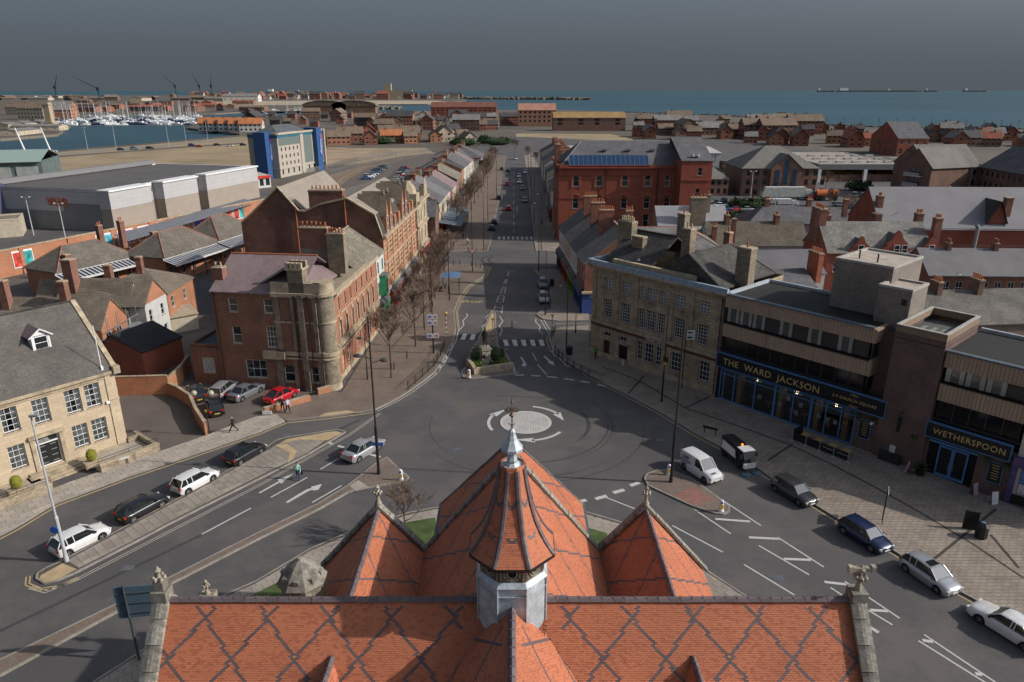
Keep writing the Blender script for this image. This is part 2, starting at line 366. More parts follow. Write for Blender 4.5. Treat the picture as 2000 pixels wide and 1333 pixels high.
# tarmac of the town: one sheet, everything else is laid on it
road=sheet('road',[(-150,-60),(160,-60),(160,70),(130,150),(175,300),(175,520),(60,520),(12,560),(-12,560),(-30,330),(-60,250),(-150,250)],0.0,asphalt)
def clip_cell(poly,x0,y0,x1,y1):
 out=poly
 for ax,lim,sg in((0,x0,1),(0,x1,-1),(1,y0,1),(1,y1,-1)):
  res=[];n=len(out)
  for i in range(n):
   a,b=out[i],out[(i+1)%n]
   ia=(a[ax]-lim)*sg>=0;ib=(b[ax]-lim)*sg>=0
   if ia:res.append(a)
   if ia!=ib:
    t=(lim-a[ax])/(b[ax]-a[ax]);res.append((a[0]+(b[0]-a[0])*t,a[1]+(b[1]-a[1])*t))
  out=res
  if len(out)<3:return[]
 return out
def area(p):return 0.5*abs(sum(p[i][0]*p[(i+1)%len(p)][1]-p[(i+1)%len(p)][0]*p[i][1]for i in range(len(p))))
def kerbs(poly,parent,skip=(),w=0.15,z=0.13,closed=True,name='kerb_stone'):
 """a row of kerb stones along the outline, short gaps between them"""
 mb=MB();n=len(poly)
 for i in range(n if closed else n-1):
  if i in skip:continue
  a=Vector(poly[i][:2]);b=Vector(poly[(i+1)%n][:2]);L=(b-a).length
  if L<0.05 or L>400:continue
  d=(b-a)/L;k=max(1,int(round(L/0.95)))
  M=Matrix(((d.x,-d.y,0,a.x),(d.y,d.x,0,a.y),(0,0,1,0),(0,0,0,1)))
  mb.at(M)
  for j in range(k):mb.box(L*j/k+0.008,-w/2,0,L*(j+1)/k-0.008,w/2,z+RND.uniform(-.004,.004),bottom=False)
 o=mb.build(name,kerb_mat,parent)
 if o:o['kind']='stuff'
 return o
def pavement(name,poly,mat,top=0.12,skip=(),kerb=True):
 mb=MB();mb.prism([(p[0],p[1])for p in poly],-0.02,top)
 o=structure(name,mb,mat)
 if kerb:kerbs(poly,o,skip)
 return o
def slabs(o,poly,ang,sw,sd,mat,z=0.12,bond=0.5,most=300,name='paving_slab'):
 """lay single slabs on pavement o; the nearest ones are parts, the rest one mesh"""
 ca,sa=math.cos(ang),math.sin(ang)
 loc=[(p[0]*ca+p[1]*sa,-p[0]*sa+p[1]*ca)for p in poly]
 x0=min(p[0]for p in loc);x1=max(p[0]for p in loc);y0=min(p[1]for p in loc);y1=max(p[1]for p in loc)
 cells=[]
 r=0;y=y0
 while y<y1:
  x=x0-(bond*sw if r%2 else 0)
  while x<x1:
   c=clip_cell(loc,x+.012,y+.012,x+sw-.012,y+sd-.012)
   if len(c)>2 and area(c)>0.02:
    mx=sum(q[0]for q in c)/len(c);my=sum(q[1]for q in c)/len(c)
    wx,wy=mx*ca-my*sa,mx*sa+my*ca
    full=area(c)>0.985*(sw-.024)*(sd-.024)
    cells.append((math.hypot(wx,wy),full,c,x,y))
   x+=sw
  y+=sd;r+=1
 cells.sort(key=lambda q:q[0])
 mw=MB();mw.box(.012,.012,0,sw-.012,sd-.012,0.02,bottom=False);whole=mw.mesh(name,mat)
 Rm=Matrix.Rotation(ang,4,'Z');rest=MB()
 for k,(_,full,c,x,y)in enumerate(cells):
  dz=RND.uniform(-0.004,0.006)
  if k<most:
   if full:put(name,whole,o,M=Rm@Matrix.Translation((x,y,z-0.002+dz)))
   else:
    m1=MB();m1.prism(c,0,0.02);q=m1.build(name,mat,o,M=Rm@Matrix.Translation((0,0,z-0.002+dz)))
  else:
   rest.at(Rm@Matrix.Translation((0,0,z-0.002+dz)));rest.prism(c,0,0.02)
 q=rest.build('paving_slabs',mat,o)
 if q:q['kind']='stuff'
P1k=[(-300,1190),(-60,1078),(27,1033),(107,985),(250,932),(375,890),(500,847),(556,824)]
P1=pts(P1k+[(538,812),(500,816),(410,850),(305,887),(157,937),(0,995),(-300,1105)])
n1=len(P1k)
pv=pavement('pavement',P1,joint_mat,skip=tuple(range(n1,15)))
d=at(375,890)-at(107,985);a1=math.atan2(d.y,d.x)
slabs(pv,[(p.x,p.y)for p in P1],a1,0.92,0.62,slab_mat)
# brick pavement from the red brick corner building round to the street
PBL=[(560,823),(640,815),(700,807),(732,802),(772,782),(797,767),(825,747),(847,730),(862,710),(874,688),(886,664),(890,645),(886,610),(896,585),(912,562),(945,541),(954,521)]
PBLb=[(880,516),(832,516),(745,640),(668,768),(640,769),(602,776),(527,800),(516,812),(540,812)]
pav_bl=pavement('pavement',pts(PBL+PBLb),block_brown,skip=tuple(range(len(PBL)-1,len(PBL)+len(PBLb))))
pav_nl=pavement('pavement',pts([(850,494),(952,492),(957,478),(963,455),(972,400),(981,345),(988,305),(950,300),(935,340),(900,400),(872,450)]),block_brown,skip=(6,7,8,9,10))
PBR=[(1150,637),(1100,641),(1080,650),(1072,664),(1080,685),(1105,707),(1140,727),(1180,750),(1225,772),(1300,812),(1362,850),(1410,875),(1475,912),(1500,930),(1570,974),(1640,1017),(1750,1080),(1880,1160),(1910,1176),(2000,1235),(2300,1450)]
PBRb=[(2500,1200),(1965,985),(1815,925),(1660,872),(1398,778),(1152,690)]
pav_br=pavement('pavement',pts(PBR+PBRb),block_grey,skip=tuple(range(len(PBR)-1,len(PBR)+len(PBRb))))
pav_nr=pavement('pavement',pts([(1150,627),(1090,628),(1062,625),(1048,616),(1056,609),(1078,606),(1073,545),(1050,537),(1044,528),(1096,526),(1130,560),(1150,600)]),block_grey,skip=(8,9,10,11))
pav_n2=pavement('pavement',pts([(1095,493),(1047,492),(1044,470),(1040,430),(1034,380),(1029,340),(1024,305),(1040,300),(1058,340),(1074,400)]),block_grey,skip=(6,7,8,9))
# dark bands of blocks laid into the right pavement
mb=MB()
def band(mb,p,q,w,z):
 p=Vector(p[:2]);q=Vector(q[:2]);d=(q-p)
 if d.length<1e-4:return
 d=d.normalized();nn=Vector((-d.y,d.x))*w/2
 mb.face([(p.x-nn.x,p.y-nn.y,z),(q.x-nn.x,q.y-nn.y,z),(q.x+nn.x,q.y+nn.y,z),(p.x+nn.x,p.y+nn.y,z)])
line1=pts([(1175,716),(1250,745),(1340,798),(1440,832),(1540,868),(1620,905),(1720,958),(1800,1003),(1900,1063),(2000,1130)],0.12)
for a,b in zip(line1,line1[1:]):band(mb,a,b,0.22,0.126)
for a,b in(((1258,735),(1227,769)),((1385,776),(1340,796)),((1548,868),(1500,900)),((1945,995),(1825,1092)),((1935,1045),(1990,1110))):
 a=at(*a,.12);b=at(*b,.12);band(mb,a,b,0.22,0.13)
mb.build('paving_band',block_dark,pav_br)
sh=sheet('tactile_paving',pts([(622,814),(636,807),(678,802),(700,806.5)],.12),0.127,tactile_mat,pav_bl)
# the long island between service road and main road
ISL=[(72,1132),(74,1122),(90,1112),(122,1098),(225,1042),(375,962),(500,890),(540,862),(560,856),(660,841),(675,845),(600,890),(500,940),(325,1028),(275,1055),(145,1122),(110,1136),(87,1141)]
isl=pavement('traffic_island',pts(ISL),joint_mat)
slabs(isl,[(p.x,p.y)for p in pts([(132,1098),(225,1047),(375,966),(500,895),(562,860),(640,846),(660,845),(600,887),(500,935),(325,1024),(275,1051),(155,1112)])],a1+0.02,0.62,0.62,slab_dark,bond=0.0)
sheet('tactile_paving',pts([(76,1132),(80,1124),(122,1101),(150,1112),(110,1133),(88,1138)],.12),0.127,tactile_mat,isl)
sheet('tactile_paving',pts([(545,868),(560,859),(655,843),(668,846),(640,861),(585,859),(545,872),(565,885),(555,906),(535,915),(565,880)][:6],.12),0.145,tactile_mat,isl)
sheet('tactile_paving',pts([(538,870),(566,884),(562,905),(572,897),(580,882),(560,868)],.12),0.146,tactile_mat,isl)
# brick strip and triangle
BST=[(-300,1432),(0,1292),(250,1172),(500,1045),(620,987),(680,950),(735,907),(755,895),(776,915),(798,934),(790,942),(725,953),(680,963),(625,995),(500,1057),(250,1185),(0,1322),(-300,1480)]
bst=pavement('traffic_island',pts(BST),block_brown)
sheet('paving_band',pts([(683,949),(700,938),(722,953),(695,960)],.12),0.127,slab_mat,bst)
# island at the right with a red brick middle
RIS=[(1259,936),(1264,928),(1282,921),(1310,921),(1352,938),(1400,972),(1424,992),(1424,1001),(1412,1006),(1396,1004),(1350,989),(1300,966),(1266,950)]
ris=pavement('traffic_island',pts(RIS),block_brown)
sheet('paving_band',pts([(1317,968),(1352,951),(1393,975),(1360,988)],.12),0.127,block_red,ris)
# central island of the street: planter bed, crossing refuge, buff wedge
CIS=[(905,738),(919,741),(1005,732),(996,706),(985,688),(972,676),(968,640),(968,613),(960,608),(950,632),(937,658),(930,674),(921,684),(913,706)]
cis=pavement('traffic_island',pts(CIS),block_brown)
sheet('paving_band',pts([(965,615),(961,611),(952,633),(944,648),(965,648)],.12),0.127,tactile_mat,cis)
# churchyard: pavement round the church and grass
CHP=[(100,1400),(187,1333),(287,1268),(360,1215),(445,1162),(500,1138),(607,1074),(675,1045),(797,1004),(850,994),(1000,985),(1140,1001),(1212,1022),(1290,1062),(1365,1107),(1455,1166),(1560,1235),(1760,1380)]
chp=pavement('pavement',pts(CHP)+[Vector((26,6,0)),Vector((-26,6,0))],joint_mat,skip=(17,18,19))
slabs(chp,[(p.x,p.y)for p in pts([(187,1338),(287,1273),(360,1220),(445,1167),(500,1143),(607,1079),(675,1050),(797,1009),(850,998),(1000,989),(1140,1006),(1212,1027),(1290,1066),(1365,1112),(1455,1170),(1380,1230),(1000,1080),(560,1230),(330,1333)])],0.56,0.75,0.6,slab_dark)
sheet('lawn',pts([(790,1022),(850,1012),(860,1100),(800,1070)],.12),0.17,lawn,chp)
sheet('lawn',pts([(1140,1030),(1187,1043),(1175,1080),(1130,1100)],.12),0.17,lawn,chp)
sheet('lawn',pts([(470,1175),(560,1130),(700,1170),(560,1240)],.12),0.17,lawn,chp)
# yards
sheet('yard',pts([(-20,1000),(247,874),(270,885),(305,887),(410,850),(520,812),(600,778),(640,768),(475,762),(360,740),(330,700),(200,700),(-20,820)]),0.006,asphalt_brown)
sheet('yard',pts([(640,330),(700,322),(830,303),(850,320),(835,360),(700,372),(640,380)]),0.006,asphalt_brown)
sheet('railway_bed',pts([(560,400),(640,345),(700,322),(780,306),(850,298),(850,303),(790,312),(716,330),(680,352),(620,400)]),0.012,plain('ballast',(0.2,0.15,0.105),0.95,0.25,0.3,4.0))
mb=MB()
for off in(0,1.45,4.5,5.95):
 tr=[at(600,395)+Vector((off,0,0)),at(660,345)+Vector((off,0,0)),at(706,324)+Vector((off,0,0)),at(782,308)+Vector((off,0,0)),at(850,300)+Vector((off,0,0))]
 for a,b in zip(tr,tr[1:]):mb.tube((a.x,a.y,.12),(b.x,b.y,.12),0.08,n=4)
structure('railway_track',mb,plain('rail',(0.12,0.08,0.06),0.6,0.2))
# ---------------------------------------------------------------- road markings (4 to 6 mm above the tarmac)
ZM=0.007
def mark(lines,w,mat=paint_w,name='road_marking',z=ZM,ext=0.0):
 mb=MB()
 for ln in lines:
  q=pts(ln)
  for a,b in zip(q,q[1:]):band(mb,a,b,w,z)
 return mb.build(name,mat,road)
mark([[(394,1044),(490,993)],[(529,972),(600,933)],[(610,982),(667,949)],[(626,917),(661,896)]],0.15)
mark([[(638,863),(652,869)],[(660,871),(674,875)],[(722,888),(743,893)]],0.3)
mark([[(1127,981),(1145,977)],[(1163,975),(1185,969)],[(1198,963),(1219,957)],[(1231,949),(1249,943)]],0.42)
mark([[(1183,972),(1240,994)],[(1357,996),(1427,1043)],[(1415,980),(1486,1027)],[(1313,1027),(1412,1079)],[(1519,1050),(1609,1108)],[(1482,1066),(1580,1123)],[(1453,1103),(1552,1163)],[(1650,1136),(1757,1208)],[(1622,1148),(1645,1163)],[(1692,1190),(1743,1221)],[(1805,1240),(1950,1337)],[(1794,1252),(1930,1337)]],0.13)
mark([[(1397,1014),(1465,1019)],[(1463,1050),(1523,1053)],[(1531,1092),(1584,1094)],[(1610,1137),(1653,1142)],[(1700,1192),(1734,1194)],[(1802,1251),(1822,1254)],[(1905,1316),(1918,1318)],[(1697,1224),(1716,1236)]],0.26)
mark([[(1006,733),(1024,733)],[(1038,734),(1055,735)],[(1069,736),(1088,738)],[(1102,740),(1121,743)],[(1134,745),(1152,748)],[(1167,752),(1184,755)]],0.28)
mark([[(1050,712),(1068,733)],[(1040,690),(1048,705)]],0.13)
mark([[(992,683),(979,683),(990,695),(991,705),(1004,716),(1006,728),(1013,729)],[(933,671),(922,682),(922,688),(912,702),(913,713),(902,726),(904,736)],[(890,671),(883,671),(883,680),(872,690),(872,702),(860,714),(859,724),(850,732)],[(1078,685),(1082,694),(1098,704),(1104,714),(1112,718)],[(896,647),(906,635),(904,627),(913,618),(911,612)],[(943,646),(942,638),(951,628),(950,620),(960,608)],[(976,656),(981,645),(975,637),(982,628),(976,618)],[(1060,652),(1053,646),(1055,638),(1046,629),(1047,623)]],0.13,name='zigzag_marking')
mark([[(969,590),(975,578)],[(983,590),(985,578)],[(969,590),(983,591)],[(972,584),(984,585)],[(975,578),(985,578)],[(977,573),(983,561)],[(986,573),(988,561)],[(977,573),(986,573)],[(980,567),(987,567)],[(983,561),(988,561)],[(984,555),(987,546)],[(988,555),(991,546)],[(991,540),(994,530)],[(964,606),(968,597)],[(980,612),(982,597)],[(966,601),(981,602)],[(965,607),(980,609)]],0.14,name='hatched_marking')
mark([[(1003,455-k*14),(1004,448-k*14)]for k in range(9)],0.13,name='lane_marking')
def quadmark(l,mat,name='crossing_stripe',z=ZM):
 for q in l:
  mb=MB();p=pts(q);mb.face([(a.x,a.y,z)for a in p][::-1]if(p[1]-p[0]).cross(p[2]-p[0]).z<0 else[(a.x,a.y,z)for a in p]);mb.build(name,mat,road)
quadmark([[(899,664),(908,664),(912,653),(904,653)],[(917,664),(926,664),(930,653),(921,653)]],paint_w)
for k in range(5):
 x=982+17.4*k;quadmark([[(x+4,676),(x+12.5,676),(x+9,664),(x,664)]],paint_w)
quadmark([[(890,665),(935,665),(940,652),(897,652)]],tyre_mat,'dark_patch',0.004);quadmark([[(974,677),(1072,677),(1066,663),(974,663)]],tyre_mat,'dark_patch',0.004)
for k in range(8):quadmark([[(973+9*k,468),(977.5+9*k,468),(977+8.9*k,462.5),(972.8+8.9*k,462.5)]],paint_w)
# yellow lines
def shifted(l,off):
 q=pts(l);out=[]
 for i,p in enumerate(q):
  d=(q[min(i+1,len(q)-1)]-q[max(i-1,0)]).normalized();out.append(Vector((p.x-d.y*off,p.y+d.x*off,0)))
 return out
def yellow(l,offs,mat=None,w=0.09):
 mb=MB()
 for off in offs:
  q=shifted(l,off)
  for a,b in zip(q,q[1:]):band(mb,a,b,w,ZM)
 mb.build('kerb_line',mat or paint_y,road)
yellow(P1k+PBL[:4],(-0.45,),w=0.14);yellow(PBL[3:13],(-0.4,),paint_w)
yellow(PBL[11:],(-0.35,-0.6));yellow(PBR[1:19],(-0.4,))
yellow([(72,1140),(92,1148),(145,1127),(275,1060),(500,945),(675,848),(735,806)],(-0.35,-0.6),worn('pale_road_paint',(0.42,0.38,0.3),0.5),0.08)
yellow([(150,1126),(115,1142),(84,1147),(62,1138),(64,1124)],(0.15,0.4))
yellow([(1085,632),(1110,633),(1150,632)],(0.0,))
mark([[(1056,625),(1072,652)],[(1062,625),(1077,650)]],0.1,name='tactile_marking')
# arrows
def arrow(poly):
 quadmark([poly],paint_w,'lane_arrow')
def arrow_poly(l):
 p=pts(l);mb=MB()
 for t in tessellate_polygon([[Vector((a.x,a.y,0))for a in p]]):
  q=[p[k]for k in t]
  if(q[1]-q[0]).cross(q[2]-q[0]).z<0:q.reverse()
  mb.face([(a.x,a.y,ZM)for a in q])
 mb.build('lane_arrow',paint_w,road)
arrow_poly([(505,963),(508,964),(546,943),(550,945),(556,939),(574,925),(548,935),(542,937),(545,940)])
arrow_poly([(558,981),(562,983),(588,968),(604,959),(611,957),(612,959),(622,957),(629,946),(608,951),(608,954),(600,956),(584,965)])
arrow_poly([(1016,698),(1019,698),(1027,710),(1028,714),(1025,715),(1026,718),(1018,713),(1024,709),(1023,710)])
arrow_poly([(1061,696),(1065,696),(1076,706),(1080,706),(1083,715),(1069,708),(1073,708)])
# roundabout: painted disc of setts, arrows, tyre marks
RC=at(1027,825.5)
def ring(r0,r1,a0,a1,mat,name,z,n=40):
 mb=MB();da=(a1-a0)/n
 for i in range(n):
  t0=a0+da*i;t1=t0+da
  q=[(r0,t0),(r1,t0),(r1,t1),(r0,t1)]
  if da<0:q.reverse()
  mb.face([(RC.x+r*math.cos(t),RC.y+r*math.sin(t),z)for r,t in q])
 return mb.build(name,mat,road)
ring(2.45,2.72,0,2*math.pi,paint_w,'painted_ring',0.05,48)
mb=MB()
for k in range(13):
 r0=0.12+k*0.18;n=max(6,int(2*math.pi*(r0+.09)/0.3))
 for i in range(n):
  t0=2*math.pi*i/n+.02/(r0+.1);t1=2*math.pi*(i+1)/n-.02/(r0+.1);zz=0.055+RND.uniform(-.004,.004)
  q=[(RC.x+r*math.cos(t),RC.y+r*math.sin(t))for r,t in((r0,t0),(r0+.155,t0),(r0+.155,t1),(r0,t1))]
  mb.prism(q,0.0,zz)
o=mb.build('painted_setts',plain('painted_setts',(0.46,0.44,0.42),0.85,0.12,1.0,12.0),road);o['kind']='stuff'
ring(0.0,2.72,0,2*math.pi,plain('sett_joint',(0.30,0.285,0.27),0.9,0.1),'sett_bed',0.03,48)
for(sx,sy),(ex,ey)in(((960,841),(990,800)),((1040,796),(1105,822)),((1098,845),(1005,857))):
 p=at(sx,sy)-RC;q=at(ex,ey)-RC;a0=math.atan2(p.y,p.x);a1_=math.atan2(q.y,q.x)
 while a1_>a0:a1_-=2*math.pi
 r=(p.length+q.length)/2;am=a1_+0.42*(a0-a1_)*(0.8 if a0-a1_>1 else 1)
 mb=MB();n=14
 for i in range(n):
  t0=a0+(am-a0)*i/n;t1=a0+(am-a0)*(i+1)/n
  mb.face([(RC.x+rr*math.cos(t),RC.y+rr*math.sin(t),ZM)for rr,t in((r-.16,t0),(r-.16,t1),(r+.16,t1),(r+.16,t0))])
 mb.face([(RC.x+rr*math.cos(t),RC.y+rr*math.sin(t),ZM)for rr,t in((r-.5,am+.06),(r,a1_),(r+.5,am+.06))])
 mb.build('roundabout_arrow',paint_w,road)
def tyre(cx,cy,r,w,a0,a1,n=30,sy=1.0):
 mb=MB()
 for i in range(n):
  t0=a0+(a1-a0)*i/n;t1=a0+(a1-a0)*(i+1)/n
  ww0=w*math.sin(math.pi*i/n);ww1=w*math.sin(math.pi*(i+1)/n)
  mb.face([(cx+(r-ww0)*math.cos(t0),cy+(r-ww0)*sy*math.sin(t0),.0035),(cx+(r+ww0)*math.cos(t0),cy+(r+ww0)*sy*math.sin(t0),.0035),(cx+(r+ww1)*math.cos(t1),cy+(r+ww1)*sy*math.sin(t1),.0035),(cx+(r-ww1)*math.cos(t1),cy+(r-ww1)*sy*math.sin(t1),.0035)])
 mb.build('tyre_mark',tyre_mat,road)
for r,w,a0,a1_ in((8.6,.10,-2.0,0.4),(9.1,.07,-1.2,0.9),(11.2,.09,3.6,5.6),(12.3,.07,-1.6,0.2),(6.6,.22,-.8,.6),(10.1,.05,2.6,4.1)):
 tyre(RC.x,RC.y,r,w,a0,a1_)
for(px,py),r,a0,a1_ in(((1045,508),11,1.7,4.6),((1045,508),9.6,1.8,4.5),((1030,634),6.4,1.7,4.7),((1030,634),5.6,1.8,4.6)):
 c=at(px,py);tyre(c.x,c.y,r,0.3,a0,a1_,24,0.75)
for q in([(300,1000),(700,820),(704,822),(306,1004)],[(0,1230),(400,1040),(404,1043),(0,1236)]):quadmark([q],asphalt_new,'tarmac_seam',0.003)
for px,py in((968,798),(893,878),(1008,783),(1000,530),(1005,630),(1290,860),(560,850),(1520,1130),(250,1110),(880,790)):
 c=at(px,py);quadmark([],tyre_mat);mb=MB();mb.box(c.x-.4,c.y-.3,-.05,c.x+.4,c.y+.3,.012);mb.build('manhole_cover',plain('cast_iron_cover',(0.12,0.13,0.15),0.55,0.2,metal=0.2),road)
tM=Matrix.Translation(at(887,592)+Vector((0,0,ZM)))
text_part('BUS',1.5,paint_y,road,Matrix.Translation(at(880,590)+Vector((0.6,0,ZM))),'road_lettering',0.002,sx=0.9)
text_part('STOP',1.5,paint_y,road,Matrix.Translation(at(895,592)+Vector((0.4,0,ZM))),'road_lettering',0.002,sx=1.0)
# gully line of gravel-like litter is left to the material; rocks along the sea wall
def rocks(name,line,n,w,size,mat,z0=-1.6):
 mb=MB();q=pts(line);seg=[(a,b)for a,b in zip(q,q[1:])];tot=sum((b-a).length for a,b in seg)
 for a,b in seg:
  k=int(n*(b-a).length/tot)
  for _ in range(k):
   t=RND.random();s=RND.uniform(.5,1)*size;p=a.lerp(b,t)+Vector((RND.uniform(-w,w),RND.uniform(-w,w),0))
   M=Matrix.Translation((p.x,p.y,z0+RND.uniform(0,1.6)))@Matrix.Rotation(RND.uniform(0,3),4,'Z')@Matrix.Rotation(RND.uniform(-.5,.5),4,'X')
   mb.at(M);mb.box(-s,-s*.7,-s*.5,s,s*.7,s*.6)
 o=mb.build(name,mat);o['kind']='stuff';return o
rock_mat=plain('dark_armour_rock',(0.085,0.08,0.07),0.9,0.4,0.05,0.5)
rocks('armour_rocks',[(1221,219.5),(1400,225.5),(1500,231.5),(1550,243.5),(1750,249.5),(2060,253)],1500,5,2.2,rock_mat)
rocks('breakwater_rocks',[(905,193.2),(1140,194.6)],500,26,9,plain('breakwater_rock',(0.16,0.14,0.11),0.9,0.3,.01,.1),1.0)
mb=MB();a,b=at(900,192.8),at(1138,194.4);d=(b-a).normalized();nn=Vector((-d.y,d.x,0))*24
mb.prism([(a-nn)[:2],(b-nn)[:2],(b+nn)[:2],(a+nn)[:2]],-3,3.5);structure('breakwater',mb,rock_mat)
rocks('spit_rocks',[(690,211),(760,212),(720,209)],260,22,5,plain('spit_rock',(0.2,0.18,0.14),0.9,0.3,.01,.1),-1)
# ---------------------------------------------------------------- the church below the viewer
ch=thing('church','stone church with orange tiled roofs patterned in dark diamonds, filling the foreground','church',(0,0,0))
tile_red=plain('orange_clay_tile',(0.45,0.15,0.075),0.75,0.10,0.5,14.0,dirt=((0.30,0.22,0.06),1.1,0.68,0.7))
tile_red2=plain('orange_clay_tile_deeper',(0.38,0.12,0.06),0.75,0.10,0.7,11.0,dirt=((0.26,0.19,0.05),1.3,0.64,0.8))
tile_dark=plain('blue_black_tile',(0.115,0.085,0.09),0.6,0.2,1.5,12.0)
ridge_mat=plain('purple_ridge_tile',(0.125,0.095,0.10),0.55,0.22,1.5,14.0,objvar=0.16)
church_stone=coursed('church_stone',(0.30,0.26,0.20),(0.22,0.195,0.15),(0.12,0.10,0.08),0.6,0.3,0.015,var=0.35,stain=((0.09,0.085,0.07),1.2,0.5,0.6))
ZR=14.0;YR=at(1000,1172,ZR).y
GA,TW=0.078,0.158
def tiled(name,O,U,S,poly,keep=None,dark=None,ga=GA,tw=TW,parent=ch,u_of=None):
 """courses of small plain tiles on a slope: O origin, U along, S up the slope, poly in (u, s)"""
 O=Vector(O);U=Vector(U).normalized();S=Vector(S).normalized();N=U.cross(S)
 if N.z<0:N=-N
 us=[p[0]for p in poly];ss=[p[1]for p in poly]
 mb=MB();e=0.003
 r=int(math.floor(min(ss)/ga))
 while r*ga<max(ss):
  s0=r*ga;sm=s0+ga/2
  xs=[]
  for i in range(len(poly)):
   (a,b),(c,d)=poly[i],poly[(i+1)%len(poly)]
   if(b<=sm)!=(d<=sm):xs.append(a+(c-a)*(sm-b)/(d-b))
  xs.sort()
  for x0,x1 in zip(xs[::2],xs[1::2]):
   k=math.floor(x0/tw+(0.5 if r%2 else 0));u=(k-(0.5 if r%2 else 0))*tw
   while u<x1:
    a,b=max(u,x0),min(u+tw,x1)
    if b-a>0.02:
     um=(a+b)/2;c=O+U*um+S*sm
     if keep is None or keep(c):
      h=0.026+RND.uniform(-.004,.006);t=RND.uniform(-.003,.003)
      mi=2 if dark and dark(u+tw/2,sm)else(1 if RND.random()<0.28 else 0)
      p=[O+U*(a+e)+S*(s0+t)+N*h,O+U*(b-e)+S*(s0+t)+N*h,O+U*(b-e)+S*(s0+ga)+N*(h-.018),O+U*(a+e)+S*(s0+ga)+N*(h-.018)]
      q=[O+U*(a+e)+S*(s0+t),O+U*(b-e)+S*(s0+t)]
      flip=(p[1]-p[0]).cross(p[3]-p[0]).dot(N)<0
      mb.face(p[::-1]if flip else p,mi)
      f=[q[0],q[1],p[1],p[0]];mb.face(f[::-1]if flip else f,mi)
    u+=tw
  r+=1
 o=mb.build(name,[tile_red,tile_red2,tile_dark],parent);o['kind']='stuff'
 mb=MB();q=[O+U*a+S*b-N*0.004 for a,b in poly]
 if(q[1]-q[0]).cross(q[2]-q[0]).dot(N)<0:q.reverse()
 return o,q
def diamonds(u0,du,s0,ds,w=0.034,top=None,lo=None):
 def f(u,s):
  if top is not None and s>top:return False
  if lo is not None and s<lo:return False
  a=(u-u0)/du;b=(s-s0)/ds
  return abs((a+b)-round(a+b))<w or abs((a-b)-round(a-b))<w
 return f
boards=MB()
def board(q):
 boards.face(q)
def slope_dir(ax,sgn,ang):
 a=math.radians(ang)
 return Vector((sgn*math.cos(a),0,math.sin(a)))if ax=='x' else Vector((0,sgn*math.cos(a),math.sin(a)))
XL,XR=-13.55,13.35
T50=math.tan(math.radians(50));T48=math.tan(math.radians(48))
nave_z=lambda x:14.5-abs(x)*T48
tran_z=lambda y:ZR-abs(y-YR)*T50
# transept, slope that faces the viewer
Sf=slope_dir('y',1,50)
L0=4.2
Of=Vector((0,YR,ZR))-Sf*L0
dl=diamonds(-2.27,2.44,L0-0.66,3.0,0.033,top=L0-0.2);dr=diamonds(2.27,2.44,L0-0.66,3.0,0.033,top=L0-0.2)
def dark_t(u,s):
 if abs(u)<1.9:return False
 return dl(u,s)if u<0 else dr(u,s)
o,q=tiled('roof_tiles',Of,(1,0,0),Sf,[(XL,0),(XR,0),(XR,L0),(XL,L0)],keep=lambda c:c.z>nave_z(c.x)and not(abs(c.x)<1.33 and c.y>YR-1.1),dark=dark_t);board(q)
# transept, slope that faces away
Sb=slope_dir('y',-1,50);Ob=Vector((0,YR,ZR))-Sb*5
o,q=tiled('roof_tiles',Ob,(1,0,0),Sb,[(XL,0),(XR,0),(XR,5),(XL,5)],keep=lambda c:not(abs(c.x)<5.2 and c.z<14.3-abs(c.x)*T50),ga=.16,tw=.32);board(q)
# nave roof that runs towards the viewer
for sg in(-1,1):
 S=slope_dir('x',-sg,48);O=Vector((0,0,14.5))-S*4.4
 dk=diamonds(YR-2.1,2.6,4.4-1.0,2.6,0.031,top=3.9)
 o,q=tiled('roof_tiles',O,(0,1,0),S,[(12,0),(YR,0),(YR,4.4),(12,4.4)],keep=lambda c:c.z>tran_z(c.y)-.02 and c.y<YR-.9 or c.z>tran_z(c.y)and abs(c.x)>1.3,dark=dk)
YG=34.3
zc=14.25
for sg in(-1,1):
 S=slope_dir('x',-sg,50.5);O=Vector((0,0,zc))-S*8.2
 dk=diamonds(YR+3.3,3.4,8.2-3.6,3.9,0.024,top=7.9)
 o,q=tiled('roof_tiles',O,(0,1,0),S,[(YR,0),(YG-.2,0),(YG-.2,8.2),(YR,8.2)],keep=lambda c:c.z>tran_z(c.y),dark=dk)
 mb=MB();board(q)
 S=slope_dir('x',-sg,45);O=Vector((0,0,13.0))-S*6.2
 dk=diamonds(YG+2.0,3.0,4.2,3.4,0.027,top=5.9)
 o,q=tiled('roof_tiles',O,(0,1,0),S,[(YG+.25,0),(38.6,0),(38.6,6.2),(YG+.25,6.2)],dark=dk);board(q)
AZ=11.0
AISLES=[]
for sg,wl_,wr_ in((-1,3.45,2.5),(1,2.45,3.5)):
 xr=sg*7.45;AISLES.append(xr)
 for side in(-1,1):
  w_=wl_ if side<0 else wr_
  S=slope_dir('x',-side,49);n_=w_/math.cos(math.radians(49));O=Vector((xr,0,AZ))-S*n_
  dk=diamonds(YG-1.5,3.4,n_-1.3,3.9,0.024,top=n_-.15)
  o,q=tiled('roof_tiles',O,(0,1,0),S,[(YR+2.2,0),(YG-.2,0),(YG-.2,n_),(YR+2.2,n_)],keep=lambda c:c.z>tran_z(c.y),dark=dk);board(q)
boards.build('roof_boarding',tile_red2,ch)
